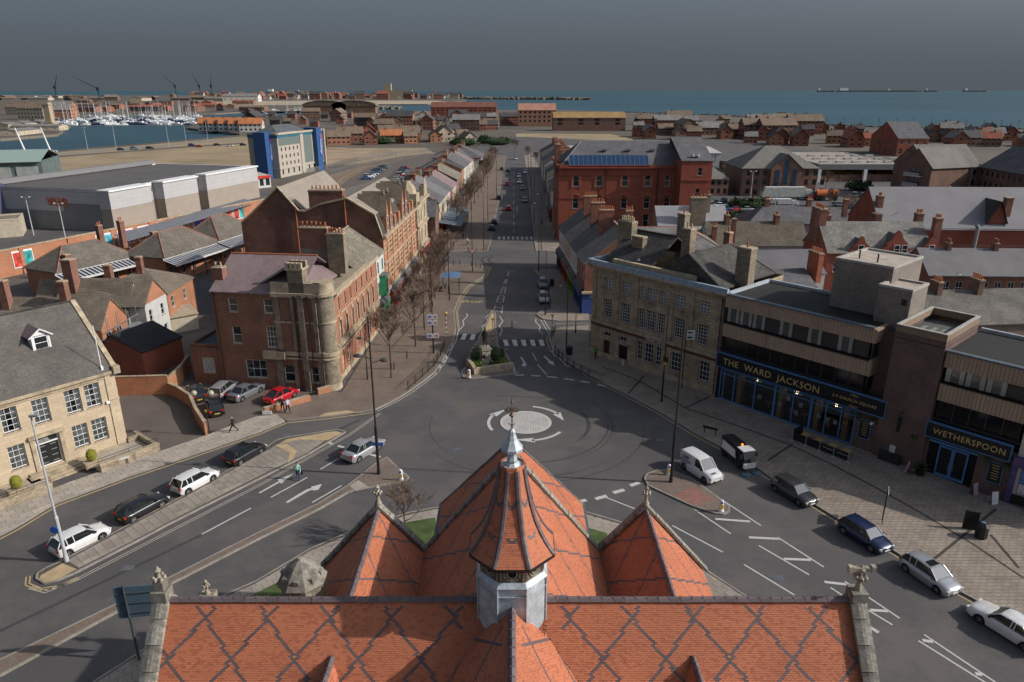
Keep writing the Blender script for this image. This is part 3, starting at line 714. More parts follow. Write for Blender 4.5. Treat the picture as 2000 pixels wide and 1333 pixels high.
# ridge tiles, one by one
def ridge(p,q,step=0.44,r=0.13,name='ridge_tile',mat=None,droop=0.75,parent=ch):
 p=Vector(p);q=Vector(q);L=(q-p).length;n=max(1,int(round(L/step)));d=(q-p)/L
 side=Vector((0,0,1)).cross(d).normalized();up=d.cross(side)
 M=Matrix((d,side,up)).transposed().to_4x4()
 mb=MB();l=L/n
 pr=[(-r*1.15,-r*droop*1.15),(-r*.55,-r*.05),(0,r*.28),(r*.55,-r*.05),(r*1.15,-r*droop*1.15)]
 for(a,b),(c,e)in zip(pr,pr[1:]):
  mb.face([(.006,a,b),(l-.006,a,b),(l-.006,c,e),(.006,c,e)][::-1])
  mb.face([(.006,a,b-.03),(.006,a,b),(.006,c,e),(.006,c,e-.03)]);mb.face([(l-.006,a,b-.03),(l-.006,a,b),(l-.006,c,e),(l-.006,c,e-.03)][::-1])
 mb.box(l-.045,-r*.6,r*.0,l-.006,r*.6,r*.2)
 me=mb.mesh(name,mat or ridge_mat)
 for k in range(n):
  Mk=M.copy();Mk.translation=p+d*(l*k)+Vector((RND.uniform(-.006,.006),RND.uniform(-.006,.006),RND.uniform(-.006,.008)))
  put(name,me,parent,M=Mk)
ridge((XL,YR,ZR+.12),(-1.35,YR,ZR+.12));ridge((1.35,YR,ZR+.12),(XR,YR,ZR+.12))
ridge((0,12,14.62),(0,YR-1.0,14.62));ridge((0,YR+1.3,zc+.12),(0,YG-.3,zc+.12));ridge((0,YG+.3,13.1),(0,38.6,13.1))
for x in AISLES:ridge((x,YR+2.4,AZ+.1),(x,YG-.3,AZ+.1))
# stone copings on the gables, stone by stone
cop_mat=plain('coping_stone',(0.27,0.25,0.21),0.9,0.35,1.2,10.0,bump=0.7,dirt=((0.09,0.085,0.075),1.8,0.5,0.7),objvar=0.18)
def coping(p,q,w=0.42,step=0.85,h=0.2,name='coping_stone',mat=None):
 p=Vector(p);q=Vector(q);L=(q-p).length;n=max(1,int(round(L/step)));d=(q-p)/L
 side=Vector((0,0,1)).cross(d).normalized();up=d.cross(side);l=L/n
 M=Matrix((d,side,up)).transposed().to_4x4()
 mb=MB();x0,x1=.012,l-.012
 pr=[(-w/2,-h/2),(-w/2,h*.25),(-w*.12,h/2),(w*.12,h/2),(w/2,h*.25),(w/2,-h/2)]
 for i in range(6):
  a,b=pr[i];c,e=pr[(i+1)%6];mb.face([(x0,a,b),(x0,c,e),(x1,c,e),(x1,a,b)])
 mb.face([(x1,a,b)for a,b in pr][::-1]);mb.face([(x0,a,b)for a,b in pr])
 me=mb.mesh(name,mat or cop_mat)
 for k in range(n):
  Mk=M@Matrix.Rotation(RND.uniform(-.012,.012),4,'X');Mk.translation=p+d*(l*k)+up*RND.uniform(-.012,.02)
  put(name,me,ch,M=Mk)
def gable_wall(mb,y,pts_,th=0.35,z0=0.0):
 a=[(x,y,z)for x,z in pts_];b=[(x,y+th,z)for x,z in pts_]
 mb.face(a);mb.face(b[::-1]);n=len(a)
 for i in range(n):mb.face([a[i],b[i],b[(i+1)%n],a[(i+1)%n]])
walls=MB()
# transept end walls (run along Y) with their copings
for x,sg in((XL-.25,-1),(XR+.25,1)):
 pr=[(YR-6.4,0),(YR-6.4,tran_z(YR-6.4)+.1),(YR,ZR+.15),(YR+6.4,tran_z(YR+6.4)+.1),(YR+6.4,0)]
 a=[(x-.22,p,z)for p,z in pr];b=[(x+.22,p,z)for p,z in pr]
 walls.face(a);walls.face(b[::-1])
 for i in range(5):walls.face([a[i],b[i],b[(i+1)%5],a[(i+1)%5]])
 coping((x,YR-6.6,tran_z(YR-6.6)+.22),(x,YR,ZR+.3),w=.62,step=.95,h=.26);coping((x,YR+6.6,tran_z(YR+6.6)+.22),(x,YR,ZR+.3),w=.62,step=.95,h=.26)
walls.box(XL,YR+5.6,0,XR,YR+6.0,7.2)
walls.box(XL,YR-6.0,0,XR,YR-5.6,7.2)
# gable walls
gable_wall(walls,YG-.15,[(-5.0,0),(5.0,0),(5.0,8.2),(0,zc+.1),(-5.0,8.2)])
gable_wall(walls,38.3,[(-4.35,0),(4.35,0),(4.35,8.5),(0,12.85),(-4.35,8.5)])
for x in(-4.35,4.0):walls.box(x,YG,0,x+.35,38.6,8.5)
for xr,wa,wb in((AISLES[0],3.45,2.5),(AISLES[1],2.45,3.5)):
 T=math.tan(math.radians(49))
 gable_wall(walls,YG-.15,[(xr-wa,0),(xr+wb,0),(xr+wb,AZ-wb*T),(xr,AZ),(xr-wa,AZ-wa*T)])
 walls.box(xr-wa-.05,YR+5,0,xr-wa+.3,YG,AZ-wa*T-.1);walls.box(xr+wb-.3,YR+5,0,xr+wb+.05,YG,AZ-wb*T-.1)
 coping((xr-wa-.25,YG,AZ-wa*T+.0),(xr,YG,AZ+.28),.5,.8);coping((xr+wb+.25,YG,AZ-wb*T+.0),(xr,YG,AZ+.28),.5,.8)
coping((-5.15,YG,8.1),(0,YG,zc+.3),.5,.8);coping((5.15,YG,8.1),(0,YG,zc+.3),.5,.8)
coping((-4.45,38.6,8.55),(0,38.6,13.08),.22,.5,.12,'verge_tile',ridge_mat);coping((4.45,38.6,8.55),(0,38.6,13.08),.22,.5,.12,'verge_tile',ridge_mat)
walls.build('wall',church_stone,ch)
# gutters and the lead valley floors between the roofs
mb=MB()
mb.box(-4.55,YG+.3,8.42,-4.36,38.7,8.6);mb.box(4.36,YG+.3,8.42,4.55,38.7,8.6);mb.build('gutter',plain('grey_blue_gutter',(0.10,0.12,0.14),0.5,0.2),ch)
mb=MB();mb.box(-5.3,YR+4,7.0,-4.3,YG-.2,7.45);mb.box(4.3,YR+4,7.0,5.3,YG-.2,7.45)
mb.build('valley_gutter',plain('dark_lead',(0.07,0.075,0.075),0.7,0.3),ch)
for x,y,z in((-4.95,31.6,7.45),(4.95,31.6,7.45)):
 f=MB();f.box(x-.17,y-.14,z+.35,x+.17,y+.14,z+.75);f.box(x-.12,y-.1,z,x+.12,y+.1,z+.36)
 fo=f.build('floodlight',black_metal,ch);g_=MB();g_.box(x-.14,y-.12,z+.752,x+.14,y+.08,z+.77);g_.build('lamp_glass',glassy('lamp_glass',(0.3,0.4,0.42),.1),fo)
for x,y in((at(648,1283,12.42).x,at(648,1283,12.42).y),(at(1352,1279,12.42).x,at(1352,1279,12.42).y)):
 zt=12.42
 for sg in(-1,1):
  S=slope_dir('x',-sg,62);O=Vector((x,0,zt))-S*2.2
  o,q=tiled('roof_tiles',O,(0,1,0),S,[(y-2.5,0),(YR,0),(YR,2.2),(y-2.5,2.2)],keep=lambda c:c.z>tran_z(c.y)and c.z>nave_z(c.x));b_=MB()
  k=[Vector((x,y-2.5,zt-.02)),Vector((x,YR-(ZR-zt)/T50,zt-.02)),Vector((x+sg*1.0,YR-(ZR-zt+1.88)/T50,zt-1.9)),Vector((x+sg*1.0,y-2.5,zt-1.9))]
  b_.face(k if sg>0 else k[::-1]);b_.build('roof_boarding',tile_red2,ch)
 ridge((x,y-2.5,zt+.06),(x,YR-(ZR-zt)/T50,zt+.06),.3,.12)
fin_mat=plain('finial_stone',(0.34,0.31,0.24),0.9,0.35,2.5,14.0,bump=0.8,dirt=((0.11,0.10,0.08),3.0,0.52,0.7))
def finial(x,y,z,s=1.0,cross=False):
 mb=MB();c=(x,y,z)
 mb.lathe([(.20*s,-.15*s),(.22*s,.0),(.15*s,.12*s),(.10*s,.35*s),(.09*s,.5*s),(.17*s,.6*s),(.19*s,.68*s),(.09*s,.76*s),(.07*s,.9*s)],8,c)
 for k in range(6):
  a=k*math.pi/3+.3;r=.2*s
  mb.lathe([(.02*s,-.1*s),(.09*s,-.04*s),(.08*s,.05*s),(.02*s,.1*s)],5,(x+r*math.cos(a),y+r*math.sin(a),z+.72*s))
 mb.lathe([(.05*s,0),(.13*s,.08*s),(.14*s,.18*s),(.05*s,.27*s),(.02*s,.36*s)],7,(x,y,z+.88*s))
 if cross:
  mb.box(x-.45*s,y-.08*s,z+1.0*s,x+.45*s,y+.08*s,z+1.14*s);mb.box(x-.5*s,y-.1*s,z+.94*s,x-.34*s,y+.1*s,z+1.2*s);mb.box(x+.34*s,y-.1*s,z+.94*s,x+.5*s,y+.1*s,z+1.2*s)
 return mb.build('finial',fin_mat,ch,smooth=True,sharp=40)
finial(XL-.25,YR,ZR+.35,1.0,False);finial(XR+.25,YR,ZR+.35,1.05,True)
finial(AISLES[0],YG,AZ+.35,.95);finial(AISLES[1],YG,AZ+.35,.9)
mb=MB();mb.box(-14.1,YR-.32,ZR+.1,-13.5,YR+.32,ZR+.55);mb.box(13.3,YR-.32,ZR+.1,13.9,YR+.32,ZR+.5);mb.box(-14.0,YR-.2,ZR+.55,-13.6,YR+.2,ZR+.95)
o=mb.build('kneeler_stones',cop_mat,ch);o['kind']='stuff'
fx=at(405,1160,12.3);finial(fx.x,fx.y,12.3,.6)
w_=MB();w_.box(fx.x-.3,fx.y-.3,9,fx.x+.3,fx.y+.3,12.3);w_.build('pier',church_stone,ch)
# octagonal stair turret with a stone roof
tx,ty=at(588,1110,11.0).x,at(588,1110,11.0).y
mb=MB();R1=1.02
mb.lathe([(R1,4),(R1,10.15),(R1+.16,10.25),(R1+.16,10.42)],8,(tx,ty,0),phase=math.pi/8)
tw_=mb.build('turret',church_stone,ch)
mb=MB();mb.lathe([(R1+.2,10.42),(R1*.92,10.85),(R1*.5,11.25),(.16,11.5),(.12,11.62)],8,(tx,ty,0),phase=math.pi/8)
for k in range(8):
 a=k*math.pi/4;mb.box(tx+R1*.85*math.cos(a)-.12,ty+R1*.85*math.sin(a)-.12,10.5,tx+R1*.85*math.cos(a)+.12,ty+R1*.85*math.sin(a)+.12,10.9)
mb.build('turret_roof',cop_mat,ch)
mb=MB();mb.box(tx-.11,ty-R1*.93-.02,9.2,tx+.11,ty-R1*.93+.1,10.0);mb.box(tx+.5,ty-.85,9.2,tx+.62,ty-.6,9.9);mb.build('slit_window',plain('dark_void',0.01,0.9,0),tw_)
# ---- the lead and tile spirelet
oct_=math.pi/8;CY=YR+.1
def ring8(r,z,ph=oct_):return[Vector((r*math.cos(ph+k*math.pi/4),CY+r*math.sin(ph+k*math.pi/4),z))for k in range(8)]
ez=zat(1062,CY);zb=12.2;RB=1.42;ZT=ez-1.0
mb=MB();mb.lathe([(RB-.02,zb),(RB-.02,ZT-.1),(RB+.05,ZT-.06),(RB-.1,ZT+.12)],8,(0,CY,0),phase=oct_)
base=mb.build('lead_base',lead_mat,ch)
mb=MB()
for p,z0 in zip(ring8(RB+.012,0),range(8)):
 mb.tube((p.x,p.y,zb),(p.x,p.y,ZT-.1),.035,n=5)
for z in(13.0,ZT-.45):
 rr=ring8(RB+.01,z)
 for a,b in zip(rr,rr[1:]+rr[:1]):mb.tube(a,b,.02,n=4)
for k in range(60):
 a=RND.randrange(8);t=RND.random();rr=ring8(RB+.0,0);p=rr[a].lerp(rr[(a+1)%8],t);z=RND.choice((12.7,13.05,ZT-.5,ZT-.15))+RND.uniform(-.03,.03);mb.lathe([(.02,-.02),(.02,.02)],5,(p.x,p.y,z))
mb.build('lead_roll',lead_mat,base)
zt0=ZT+.1;zt1=ez-.12;Rd=1.28
mb=MB();mb.lathe([(Rd,zt0-.1),(Rd,zt1)],8,(0,CY,0),phase=oct_);drum=mb.build('panel_drum',plain('carved_timber_panel',(0.14,0.105,0.075),0.8,0.4,5.0,25.0,dirt=((0.32,0.28,0.2),6.0,0.55,0.6)),ch)
mb=MB();md=MB()
for k in range(8):
 a=k*math.pi/4;r=Rd*math.cos(math.pi/8)
 c=Vector((r*math.cos(a),CY+r*math.sin(a),(zt0+zt1)/2+.02));t=Vector((-math.sin(a),math.cos(a),0));n_=Vector((math.cos(a),math.sin(a),0))
 for rad,hh in((.30,.03),(.19,.04)):
  pp=[c+(t*math.cos(j*math.pi/7)+Vector((0,0,1))*math.sin(j*math.pi/7))*rad+n_*.03 for j in range(14)]
  for u,v in zip(pp,pp[1:]+pp[:1]):mb.tube(u,v,hh,n=4)
 pp=[c+(t*math.cos(j*math.pi/5)+Vector((0,0,1))*math.sin(j*math.pi/5))*.19+n_*.02 for j in range(10)]
 md.face(pp)
 for sgn in(-1,1):
  e=c+t*sgn*.42
  mb.tube(e+Vector((0,0,-.36))+n_*.02,e+Vector((0,0,.36))+n_*.02,.035,n=4)
mb.build('tracery',plain('weathered_tracery',(0.27,0.235,0.175),0.85,0.35,5.0,20.0),drum);md.build('tracery_void',plain('dark_void',0.01),drum)
# the concave tiled spire
prof=[(1.70,ez),(1.42,ez+.36),(1.16,ez+.78),(.93,ez+1.3),(.74,ez+1.95),(.58,ez+2.7),(.46,ez+3.45)]
def prof_r(z):
 for(r0,z0),(r1,z1)in zip(prof,prof[1:]):
  if z<=z1:return r0+(r1-r0)*(z-z0)/(z1-z0)
 return prof[-1][0]
sp=MB();zz=ez;H_=prof[-1][1]
rows=[]
while zz<H_:
 r0=prof_r(zz);z2=zz+.055;r1=prof_r(z2)
 ln=math.hypot(r1-r0,.055);z2=zz+.055*(0.095/ln);rows.append((zz,z2));zz=z2
for ri,(z0,z1)in enumerate(rows):
 ra=ring8(prof_r(z0)+.03,z0);rb=ring8(prof_r(z1)+.008,z1);rc=ring8(prof_r(z0),z0-.0)
 for k in range(8):
  a0,a1_,b0,b1=ra[k],ra[(k+1)%8],rb[k],rb[(k+1)%8];c0,c1=rc[k],rc[(k+1)%8]
  L=(a1_-a0).length;n=max(2,int(round(L/.155)));off=.5 if ri%2 else 0
  ts=sorted(set([0.0,1.0]+[max(0,min(1,(j+off)/n))for j in range(n+1)]))
  for t0,t1 in zip(ts,ts[1:]):
   tm=(t0+t1)/2;f=(z0-ez)/(H_-ez);x=abs(tm-.5)
   dk=any(abs(f-(v+x*.16*1.2))<.014 for v in(.22,.56))
   mi=2 if dk else(1 if RND.random()<.3 else 0);g0=.012*(t1-t0);j=RND.uniform(-.004,.004)
   q=[a0.lerp(a1_,t0+g0),a0.lerp(a1_,t1-g0),b0.lerp(b1,t1-g0),b0.lerp(b1,t0+g0)]
   sp.face(q,mi);sp.face([c0.lerp(c1,t0),c0.lerp(c1,t1),q[1],q[0]],mi)
o=sp.build('spirelet_tiles',[tile_red,tile_red2,tile_dark],ch);o['kind']='stuff'
mb=MB();mb.lathe([(r-.02,z)for r,z in prof],8,(0,CY,0),phase=oct_,cap=False);mb.build('spirelet_boarding',tile_red2,ch)
mb=MB();mb.lathe([(1.2,ez-.22),(1.74,ez-.13),(1.76,ez-.02),(1.66,ez)],8,(0,CY,0),phase=oct_);mb.build('eaves_gutter',black_metal,ch)
for k in range(8):
 a=oct_+k*math.pi/4;z=ez
 while z<H_-.1:
  r0=prof_r(z);dz=.3 if z<ez+.5 else.4;z1=min(z+dz,H_);r1=prof_r(z1)
  p=Vector((r0*math.cos(a),CY+r0*math.sin(a),z));q=Vector((r1*math.cos(a),CY+r1*math.sin(a),z1));d=(q-p);L=d.length;d/=L
  t=Vector((-math.sin(a),math.cos(a),0));n_=d.cross(t)*-1
  if n_.dot(Vector((math.cos(a),math.sin(a),0)))<0:n_=-n_
  mb=MB();w=.095
  pr=[(-w,-.03),(-w*.9,.045),(0,.085),(w*.9,.045),(w,-.03)]
  for(x0,y0),(x1,y1)in zip(pr,pr[1:]):
   f=[p+t*x0+n_*y0+d*.008,p+t*x1+n_*y1+d*.008,p+t*x1+n_*y1*.8+d*(L-.008),p+t*x0+n_*y0*.8+d*(L-.008)]
   if(f[1]-f[0]).cross(f[3]-f[0]).dot(n_)<0:f.reverse()
   mb.face(f)
  f=[p+t*x+n_*y+d*.008 for x,y in pr];mb.face(f);mb.build('hip_tile',ridge_mat,ch);z=z1
z9=H_;P9=[(950,.46),(930,.40),(915,.30),(902,.19),(898,.21),(892,.17),(882,.17),(878,.42),(873,.42),(868,.33),(858,.2),(848,.14),(842,.13),(838,.05)]
zz9=lambda y:zat(y,CY)
mb=MB();mb.lathe([(.5,H_-.1)]+[(r,max(H_,zz9(y)))for y,r in P9],8,(0,CY,0),phase=oct_);cap=mb.build('lead_cap',lead_mat,ch)
ztop=zz9(838);mb=MB();mb.tube((0,CY,ztop-.05),(0,CY,zz9(776)),.03,.012,n=6)
zk=zz9(801)
for rad,dx in((.09,.13),(.09,-.13)):
 for pl in(Vector((1,0,0)),Vector((0,1,0))):
  pp=[Vector((0,CY,zk))+pl*dx+(pl*math.cos(j*math.pi/5)+Vector((0,0,1))*math.sin(j*math.pi/5))*rad for j in range(10)]
  for u,v in zip(pp,pp[1:]+pp[:1]):mb.tube(u,v,.018,n=4)
for pl in(Vector((1,0,0)),Vector((0,1,0))):mb.tube(Vector((0,CY,zk))-pl*.28,Vector((0,CY,zk))+pl*.28,.022,n=5)
mb.tube((-.05,CY,ztop+.1),(.12,CY,ztop+.22),.015,n=4);mb.tube((.05,CY,ztop+.1),(-.12,CY,ztop+.22),.015,n=4)
mb.lathe([(.02,-.05),(.05,-.02),(.05,.02),(.02,.05)],8,(0,CY,zz9(786)));mb.lathe([(.03,-.1),(.12,0),(.03,.1)],6,(0,CY,ztop+.55))
mb.build('iron_finial',plain('rusty_gilt_iron',(0.17,0.11,0.075),0.5,0.3,metal=0.5),ch,smooth=True,sharp=50)
# grey back of a road sign beside the church is a thing of its own (street furniture)
# ---------------------------------------------------------------- building kit
WCACHE={}
def window_mesh(w,h,nx=2,ny=2,depth=0.12,fr=0.07,bar=0.03,arch=0.0,mat=None,gmat=None,sill=True,wallmat=None,sillmat=None,curtain=None,flat=False,split=None):
 """returns {part: mesh}; x 0..w, y 0 is the wall face and grows inward, z 0..h"""
 key=(round(w,2),round(h,2),nx,ny,depth,arch,mat.name if mat else 0,gmat.name if gmat else 0,sill,flat,wallmat.name if wallmat else 0,curtain,fr,bar,split)
 if key in WCACHE:return WCACHE[key]
 mat=mat or white_paint;gmat=gmat or glass_dark;out={}
 y0=-0.03 if flat else depth-0.06;y1=0.03 if flat else depth
 f=MB()
 f.box(0,y0,0,fr,y1,h);f.box(w-fr,y0,0,w,y1,h);f.box(fr,y0,0,w-fr,y1,fr);f.box(fr,y0,h-fr,w-fr,y1,h)
 for i in range(1,nx):
  x=w*i/nx;f.box(x-bar/2,y0+.01,fr,x+bar/2,y1-.01,h-fr)
 for j in range(1,ny):
  z=h*j/ny;b=bar*(1.5 if ny==2 or j*2==ny else 1);f.box(fr,y0+.008,z-b/2,w-fr,y1-.012,z+b/2)
 if arch:
  n=8;r=arch
  for sgn in(0,1):
   for i in range(n//2):
    a0=math.pi/2*i/(n//2);a1=math.pi/2*(i+1)/(n//2)
    x0=w/2*(1-math.cos(a0));x1=w/2*(1-math.cos(a1));z0=h-r+r*math.sin(a0);z1=h-r+r*math.sin(a1)
    q=[(x0,z0),(x1,z1),(x1,h+.001),(x0,h+.001)]
    if sgn:q=[(w-x,z)for x,z in q]
    for yy in(0.004,):
     p=[(x,yy,z)for x,z in q];f.face(p if not sgn else p[::-1],1)
    e=[(q[0][0],0.004,q[0][1]),(q[1][0],0.004,q[1][1]),(q[1][0],depth,q[1][1]),(q[0][0],depth,q[0][1])]
    f.face(e if sgn else e[::-1],1)
 out['frame']=f.mesh('window',[mat,wallmat or mat])
 g_=MB();yg=y1-0.015;g_.face([(fr*.5,yg,fr*.5),(w-fr*.5,yg,fr*.5),(w-fr*.5,yg,h-fr*.5),(fr*.5,yg,h-fr*.5)])
 out['glass']=g_.mesh('glass',gmat)
 if sill:
  s=MB();s.box(-.06,-.06,-.12,w+.06,max(y0,.01),0);out['sill']=s.mesh('sill',sillmat or stone_plain)
 if curtain:
  c=MB();yc=depth+.02
  if curtain=='net':
   n=16
   for i in range(n):c.face([(w*i/n,yc+(.03 if i%2 else 0),0),(w*(i+1)/n,yc+(0 if i%2 else.03),0),(w*(i+1)/n,yc+(0 if i%2 else.03),h),(w*i/n,yc+(.03 if i%2 else 0),h)])
  else:
   ww=w*(.28 if curtain=='side' else.5)
   for x0 in(0,w-ww):c.box(x0,yc,0,x0+ww,yc+.04,h)
  c.face([(0,yc+.3,0),(w,yc+.3,0),(w,yc+.3,h),(0,yc+.3,h)],1)
  out['curtain']=c.mesh('curtain',[net_curtain,plain('room_dark',0.02,0.9,0)])
 WCACHE[key]=out;return out
def wall_frame(P,Q,z=0.0):
 """matrix: x along P->Q, y inward (left of P->Q), z up"""
 d=Vector((Q[0]-P[0],Q[1]-P[1],0)).normalized()
 M=Matrix(((d.x,-d.y,0,P[0]),(d.y,d.x,0,P[1]),(0,0,1,z),(0,0,0,1)));return M
def wall_with_holes(mb,P,Q,z0,z1,holes,depth=0.14,mi=0,ri=None):
 L=math.hypot(Q[0]-P[0],Q[1]-P[1]);old=mb.X;M=wall_frame(P,Q);mb.X=(old@M)if old is not None else M
 ri=mi if ri is None else ri
 us=sorted(set([0,L]+[v for h in holes for v in(h[0],h[0]+h[2])]));zs=sorted(set([z0,z1]+[v for h in holes for v in(h[1],h[1]+h[3])]))
 us=[u for u in us if-1e-6<=u<=L+1e-6];zs=[z for z in zs if z0-1e-6<=z<=z1+1e-6]
 for a,b in zip(us,us[1:]):
  if b-a<1e-5:continue
  run=None
  for c,d in zip(zs,zs[1:]):
   um,zm=(a+b)/2,(c+d)/2
   inside=any(h[0]<um<h[0]+h[2]and h[1]<zm<h[1]+h[3]for h in holes)
   if not inside:mb.face([(a,0,c),(b,0,c),(b,0,d),(a,0,d)],mi)
 for h in holes:
  u,z,w,hh=h[:4];D=depth
  mb.face([(u,0,z),(u,0,z+hh),(u,D,z+hh),(u,D,z)][::-1],ri);mb.face([(u+w,0,z),(u+w,0,z+hh),(u+w,D,z+hh),(u+w,D,z)],ri)
  mb.face([(u,0,z),(u+w,0,z),(u+w,D,z),(u,D,z)][::-1],ri);mb.face([(u,0,z+hh),(u+w,0,z+hh),(u+w,D,z+hh),(u,D,z+hh)],ri)
 mb.X=old
class House:
 """A building: local x runs along its front from A to B, y goes back into the plot."""
 def __init__(s,name,label,cat,A,B,depth,group=None,wallmat=None,detail=1):
  A=Vector((A[0],A[1],0));B=Vector((B[0],B[1],0));s.L=(B-A).length;s.D=depth
  d=B-A;s.root=thing(name,label,cat,A,math.atan2(d.y,d.x),group);s.w=MB();s.wm=wallmat;s.detail=detail
  s.fp=[(0,0),(s.L,0),(s.L,depth),(0,depth)];s.mats=[wallmat]
  s.inv=Matrix.Rotation(-math.atan2(d.y,d.x),4,'Z')@Matrix.Translation(-A)
 def local(s,p):return s.inv@Vector((p[0],p[1],p[2]if len(p)>2 else 0))
 def side(s,k,z0,z1,rows=(),depth=0.14,wm=None,P=None,Q=None,mi=0):
  """rows: (z, w, h, [u...]) with keyword dict"""
  P=P or s.fp[k];Q=Q or s.fp[(k+1)%4];holes=[];wins=[]
  L=math.hypot(Q[0]-P[0],Q[1]-P[1])
  for r in rows:
   z,w,h,us=r[:4];kw=dict(r[4])if len(r)>4 else{}
   if isinstance(us,int):us=[L*(i+.5)/us-w/2 for i in range(us)]
   for u in us:
    if not kw.get('flat'):holes.append((u,z,w,h))
    wins.append((u,z,w,h,kw))
  if z1>z0:wall_with_holes(s.w,P,Q,z0,z1,holes,depth,mi)
  M=wall_frame(P,Q)
  for u,z,w,h,kw in wins:s.window(M@Matrix.Translation((u,0,z)),w,h,depth,**kw)
 def window(s,M,w,h,depth=0.14,name='window',parent=None,**kw):
  ms=window_mesh(w,h,depth=depth,wallmat=kw.pop('wallmat',s.wm),**kw)
  wo=put(name,ms['frame'],parent or s.root,M=M)
  put('glass',ms['glass'],wo)
  if 'sill' in ms and s.detail:put('sill',ms['sill'],wo)
  if 'curtain' in ms:put('curtain',ms['curtain'],wo)
  return wo
 def done(s,mats=None):
  return s.w.build('wall',mats or s.mats,s.root)
 def gable_roof(s,z,rise,mat,axis='x',over=0.3,eover=0.15,th=0.14,x0=None,x1=None,y0=None,y1=None,ridge_m=None,gable=True,name='roof',off=0.5,gm=0):
  x0=0 if x0 is None else x0;x1=s.L if x1 is None else x1;y0=0 if y0 is None else y0;y1=s.D if y1 is None else y1
  mb=MB()
  if axis=='x':
   ym=y0+(y1-y0)*off;sl=rise/(ym-y0);sl2=rise/(y1-ym)
   P_=lambda x,y,t=0:(x,y,z+(y-y0)*sl+t if y<=ym else z+(y1-y)*sl2+t)
   a,b=x0-eover,x1+eover
   for ya,yb,sgn in((y0-over,ym,1),(y1+over,ym,-1)):
    s_=sl if sgn>0 else sl2;za=z-over*s_;q=[(a,ya,za+th),(b,ya,za+th),(b,yb,z+rise+th),(a,yb,z+rise+th)];q2=[(x,y,w-th)for x,y,w in q]
    if sgn<0:q=q[::-1];q2=q2[::-1]
    mb.face(q);mb.face(q2[::-1])
    for i in range(4):mb.face([q2[i],q2[(i+1)%4],q[(i+1)%4],q[i]])
   if gable:
    for x in(x0,x1):
     f=[(x,y0,z),(x,y1,z),(x,ym,z+rise)]
     s.w.face(f[::-1]if x==x0 else f,gm)
   r0,r1=(a,ym,z+rise+th+.05),(b,ym,z+rise+th+.05)
  else:
   xm=x0+(x1-x0)*off;sl=rise/(xm-x0);sl2=rise/(x1-xm);a,b=y0-eover,y1+eover
   for xa,sgn in((x0-over,1),(x1+over,-1)):
    s_=sl if sgn>0 else sl2;za=z-over*s_;q=[(xa,a,za+th),(xm,a,z+rise+th),(xm,b,z+rise+th),(xa,b,za+th)];q2=[(x,y,w-th)for x,y,w in q]
    if sgn<0:q=q[::-1];q2=q2[::-1]
    mb.face(q);mb.face(q2[::-1])
    for i in range(4):mb.face([q2[i],q2[(i+1)%4],q[(i+1)%4],q[i]])
   if gable:
    for y in(y0,y1):
     f=[(x0,y,z),(xm,y,z+rise),(x1,y,z)]
     s.w.face(f[::-1]if y==y0 else f,gm)
   r0,r1=(xm,a,z+rise+th+.05),(xm,b,z+rise+th+.05)
  o=mb.build(name,mat,s.root)
  if ridge_m:
   m2=MB();p,q=Vector(r0),Vector(r1);L=(q-p).length;n=max(2,int(L/.5));d=(q-p)/L
   for k in range(n):m2.tube(p+d*(L*k/n+.01),p+d*(L*(k+1)/n-.01),.11,n=6)
   rr=m2.build('ridge_tiles',ridge_m,o);rr['kind']='stuff'
  return o
 def hip_roof(s,z,rise,mat,over=0.3,x0=None,x1=None,y0=None,y1=None,hip=None,th=0.12,ridge_m=None,name='roof',ends=(1,1)):
  x0=(0 if x0 is None else x0)-over;x1=(s.L if x1 is None else x1)+over;y0=(0 if y0 is None else y0)-over;y1=(s.D if y1 is None else y1)+over
  mb=MB();W,D=x1-x0,y1-y0
  if W>=D:
   h=D/2 if hip is None else hip;a=(x0+h*ends[0],(y0+y1)/2,z+rise);b=(x1-h*ends[1],(y0+y1)/2,z+rise)
  else:
   h=W/2 if hip is None else hip;a=((x0+x1)/2,y0+h*ends[0],z+rise);b=((x0+x1)/2,y1-h*ends[1],z+rise)
  c=[(x0,y0,z),(x1,y0,z),(x1,y1,z),(x0,y1,z)]
  if W>=D:F=[[c[0],c[1],b,a],[c[1],c[2],b],[c[2],c[3],a,b],[c[3],c[0],a]]
  else:F=[[c[0],c[1],a],[c[1],c[2],b,a],[c[2],c[3],b],[c[3],c[0],a,b]]
  for f in F:mb.face(f)
  mb.prism([q[:2]for q in c],z-th,z,bottom=True,top=False)
  o=mb.build(name,mat,s.root)
  if ridge_m:
   m2=MB()
   for p,q in((a,b),(c[0],a),(c[3],a)if W>=D else(c[1],a),(c[1],b)if W>=D else(c[2],b),(c[2],b)if W>=D else(c[3],b)):
    p,q=Vector(p),Vector(q);L=(q-p).length
    if L<.3:continue
    n=max(1,int(L/.5));d=(q-p)/L
    for k in range(n):m2.tube(p+d*(L*k/n+.01),p+d*(L*(k+1)/n-.01),.1,n=5)
   rr=m2.build('ridge_tiles',ridge_m,o);rr['kind']='stuff'
  return o
 def flat_roof(s,z,mat,par=0.0,parm=None,th=0.3,poly=None):
  poly=poly or s.fp;mb=MB();mb.prism(poly,z-.1,z);o=mb.build('roof',mat,s.root)
  if par:
   m2=MB();n=len(poly)
   for i in range(n):
    m2.at(wall_frame(poly[i],poly[(i+1)%n]));L=math.hypot(poly[(i+1)%n][0]-poly[i][0],poly[(i+1)%n][1]-poly[i][1]);m2.box(0,0,z-.05,L-th,th,z+par)
   m2.build('parapet',parm or s.wm,s.root)
  return o
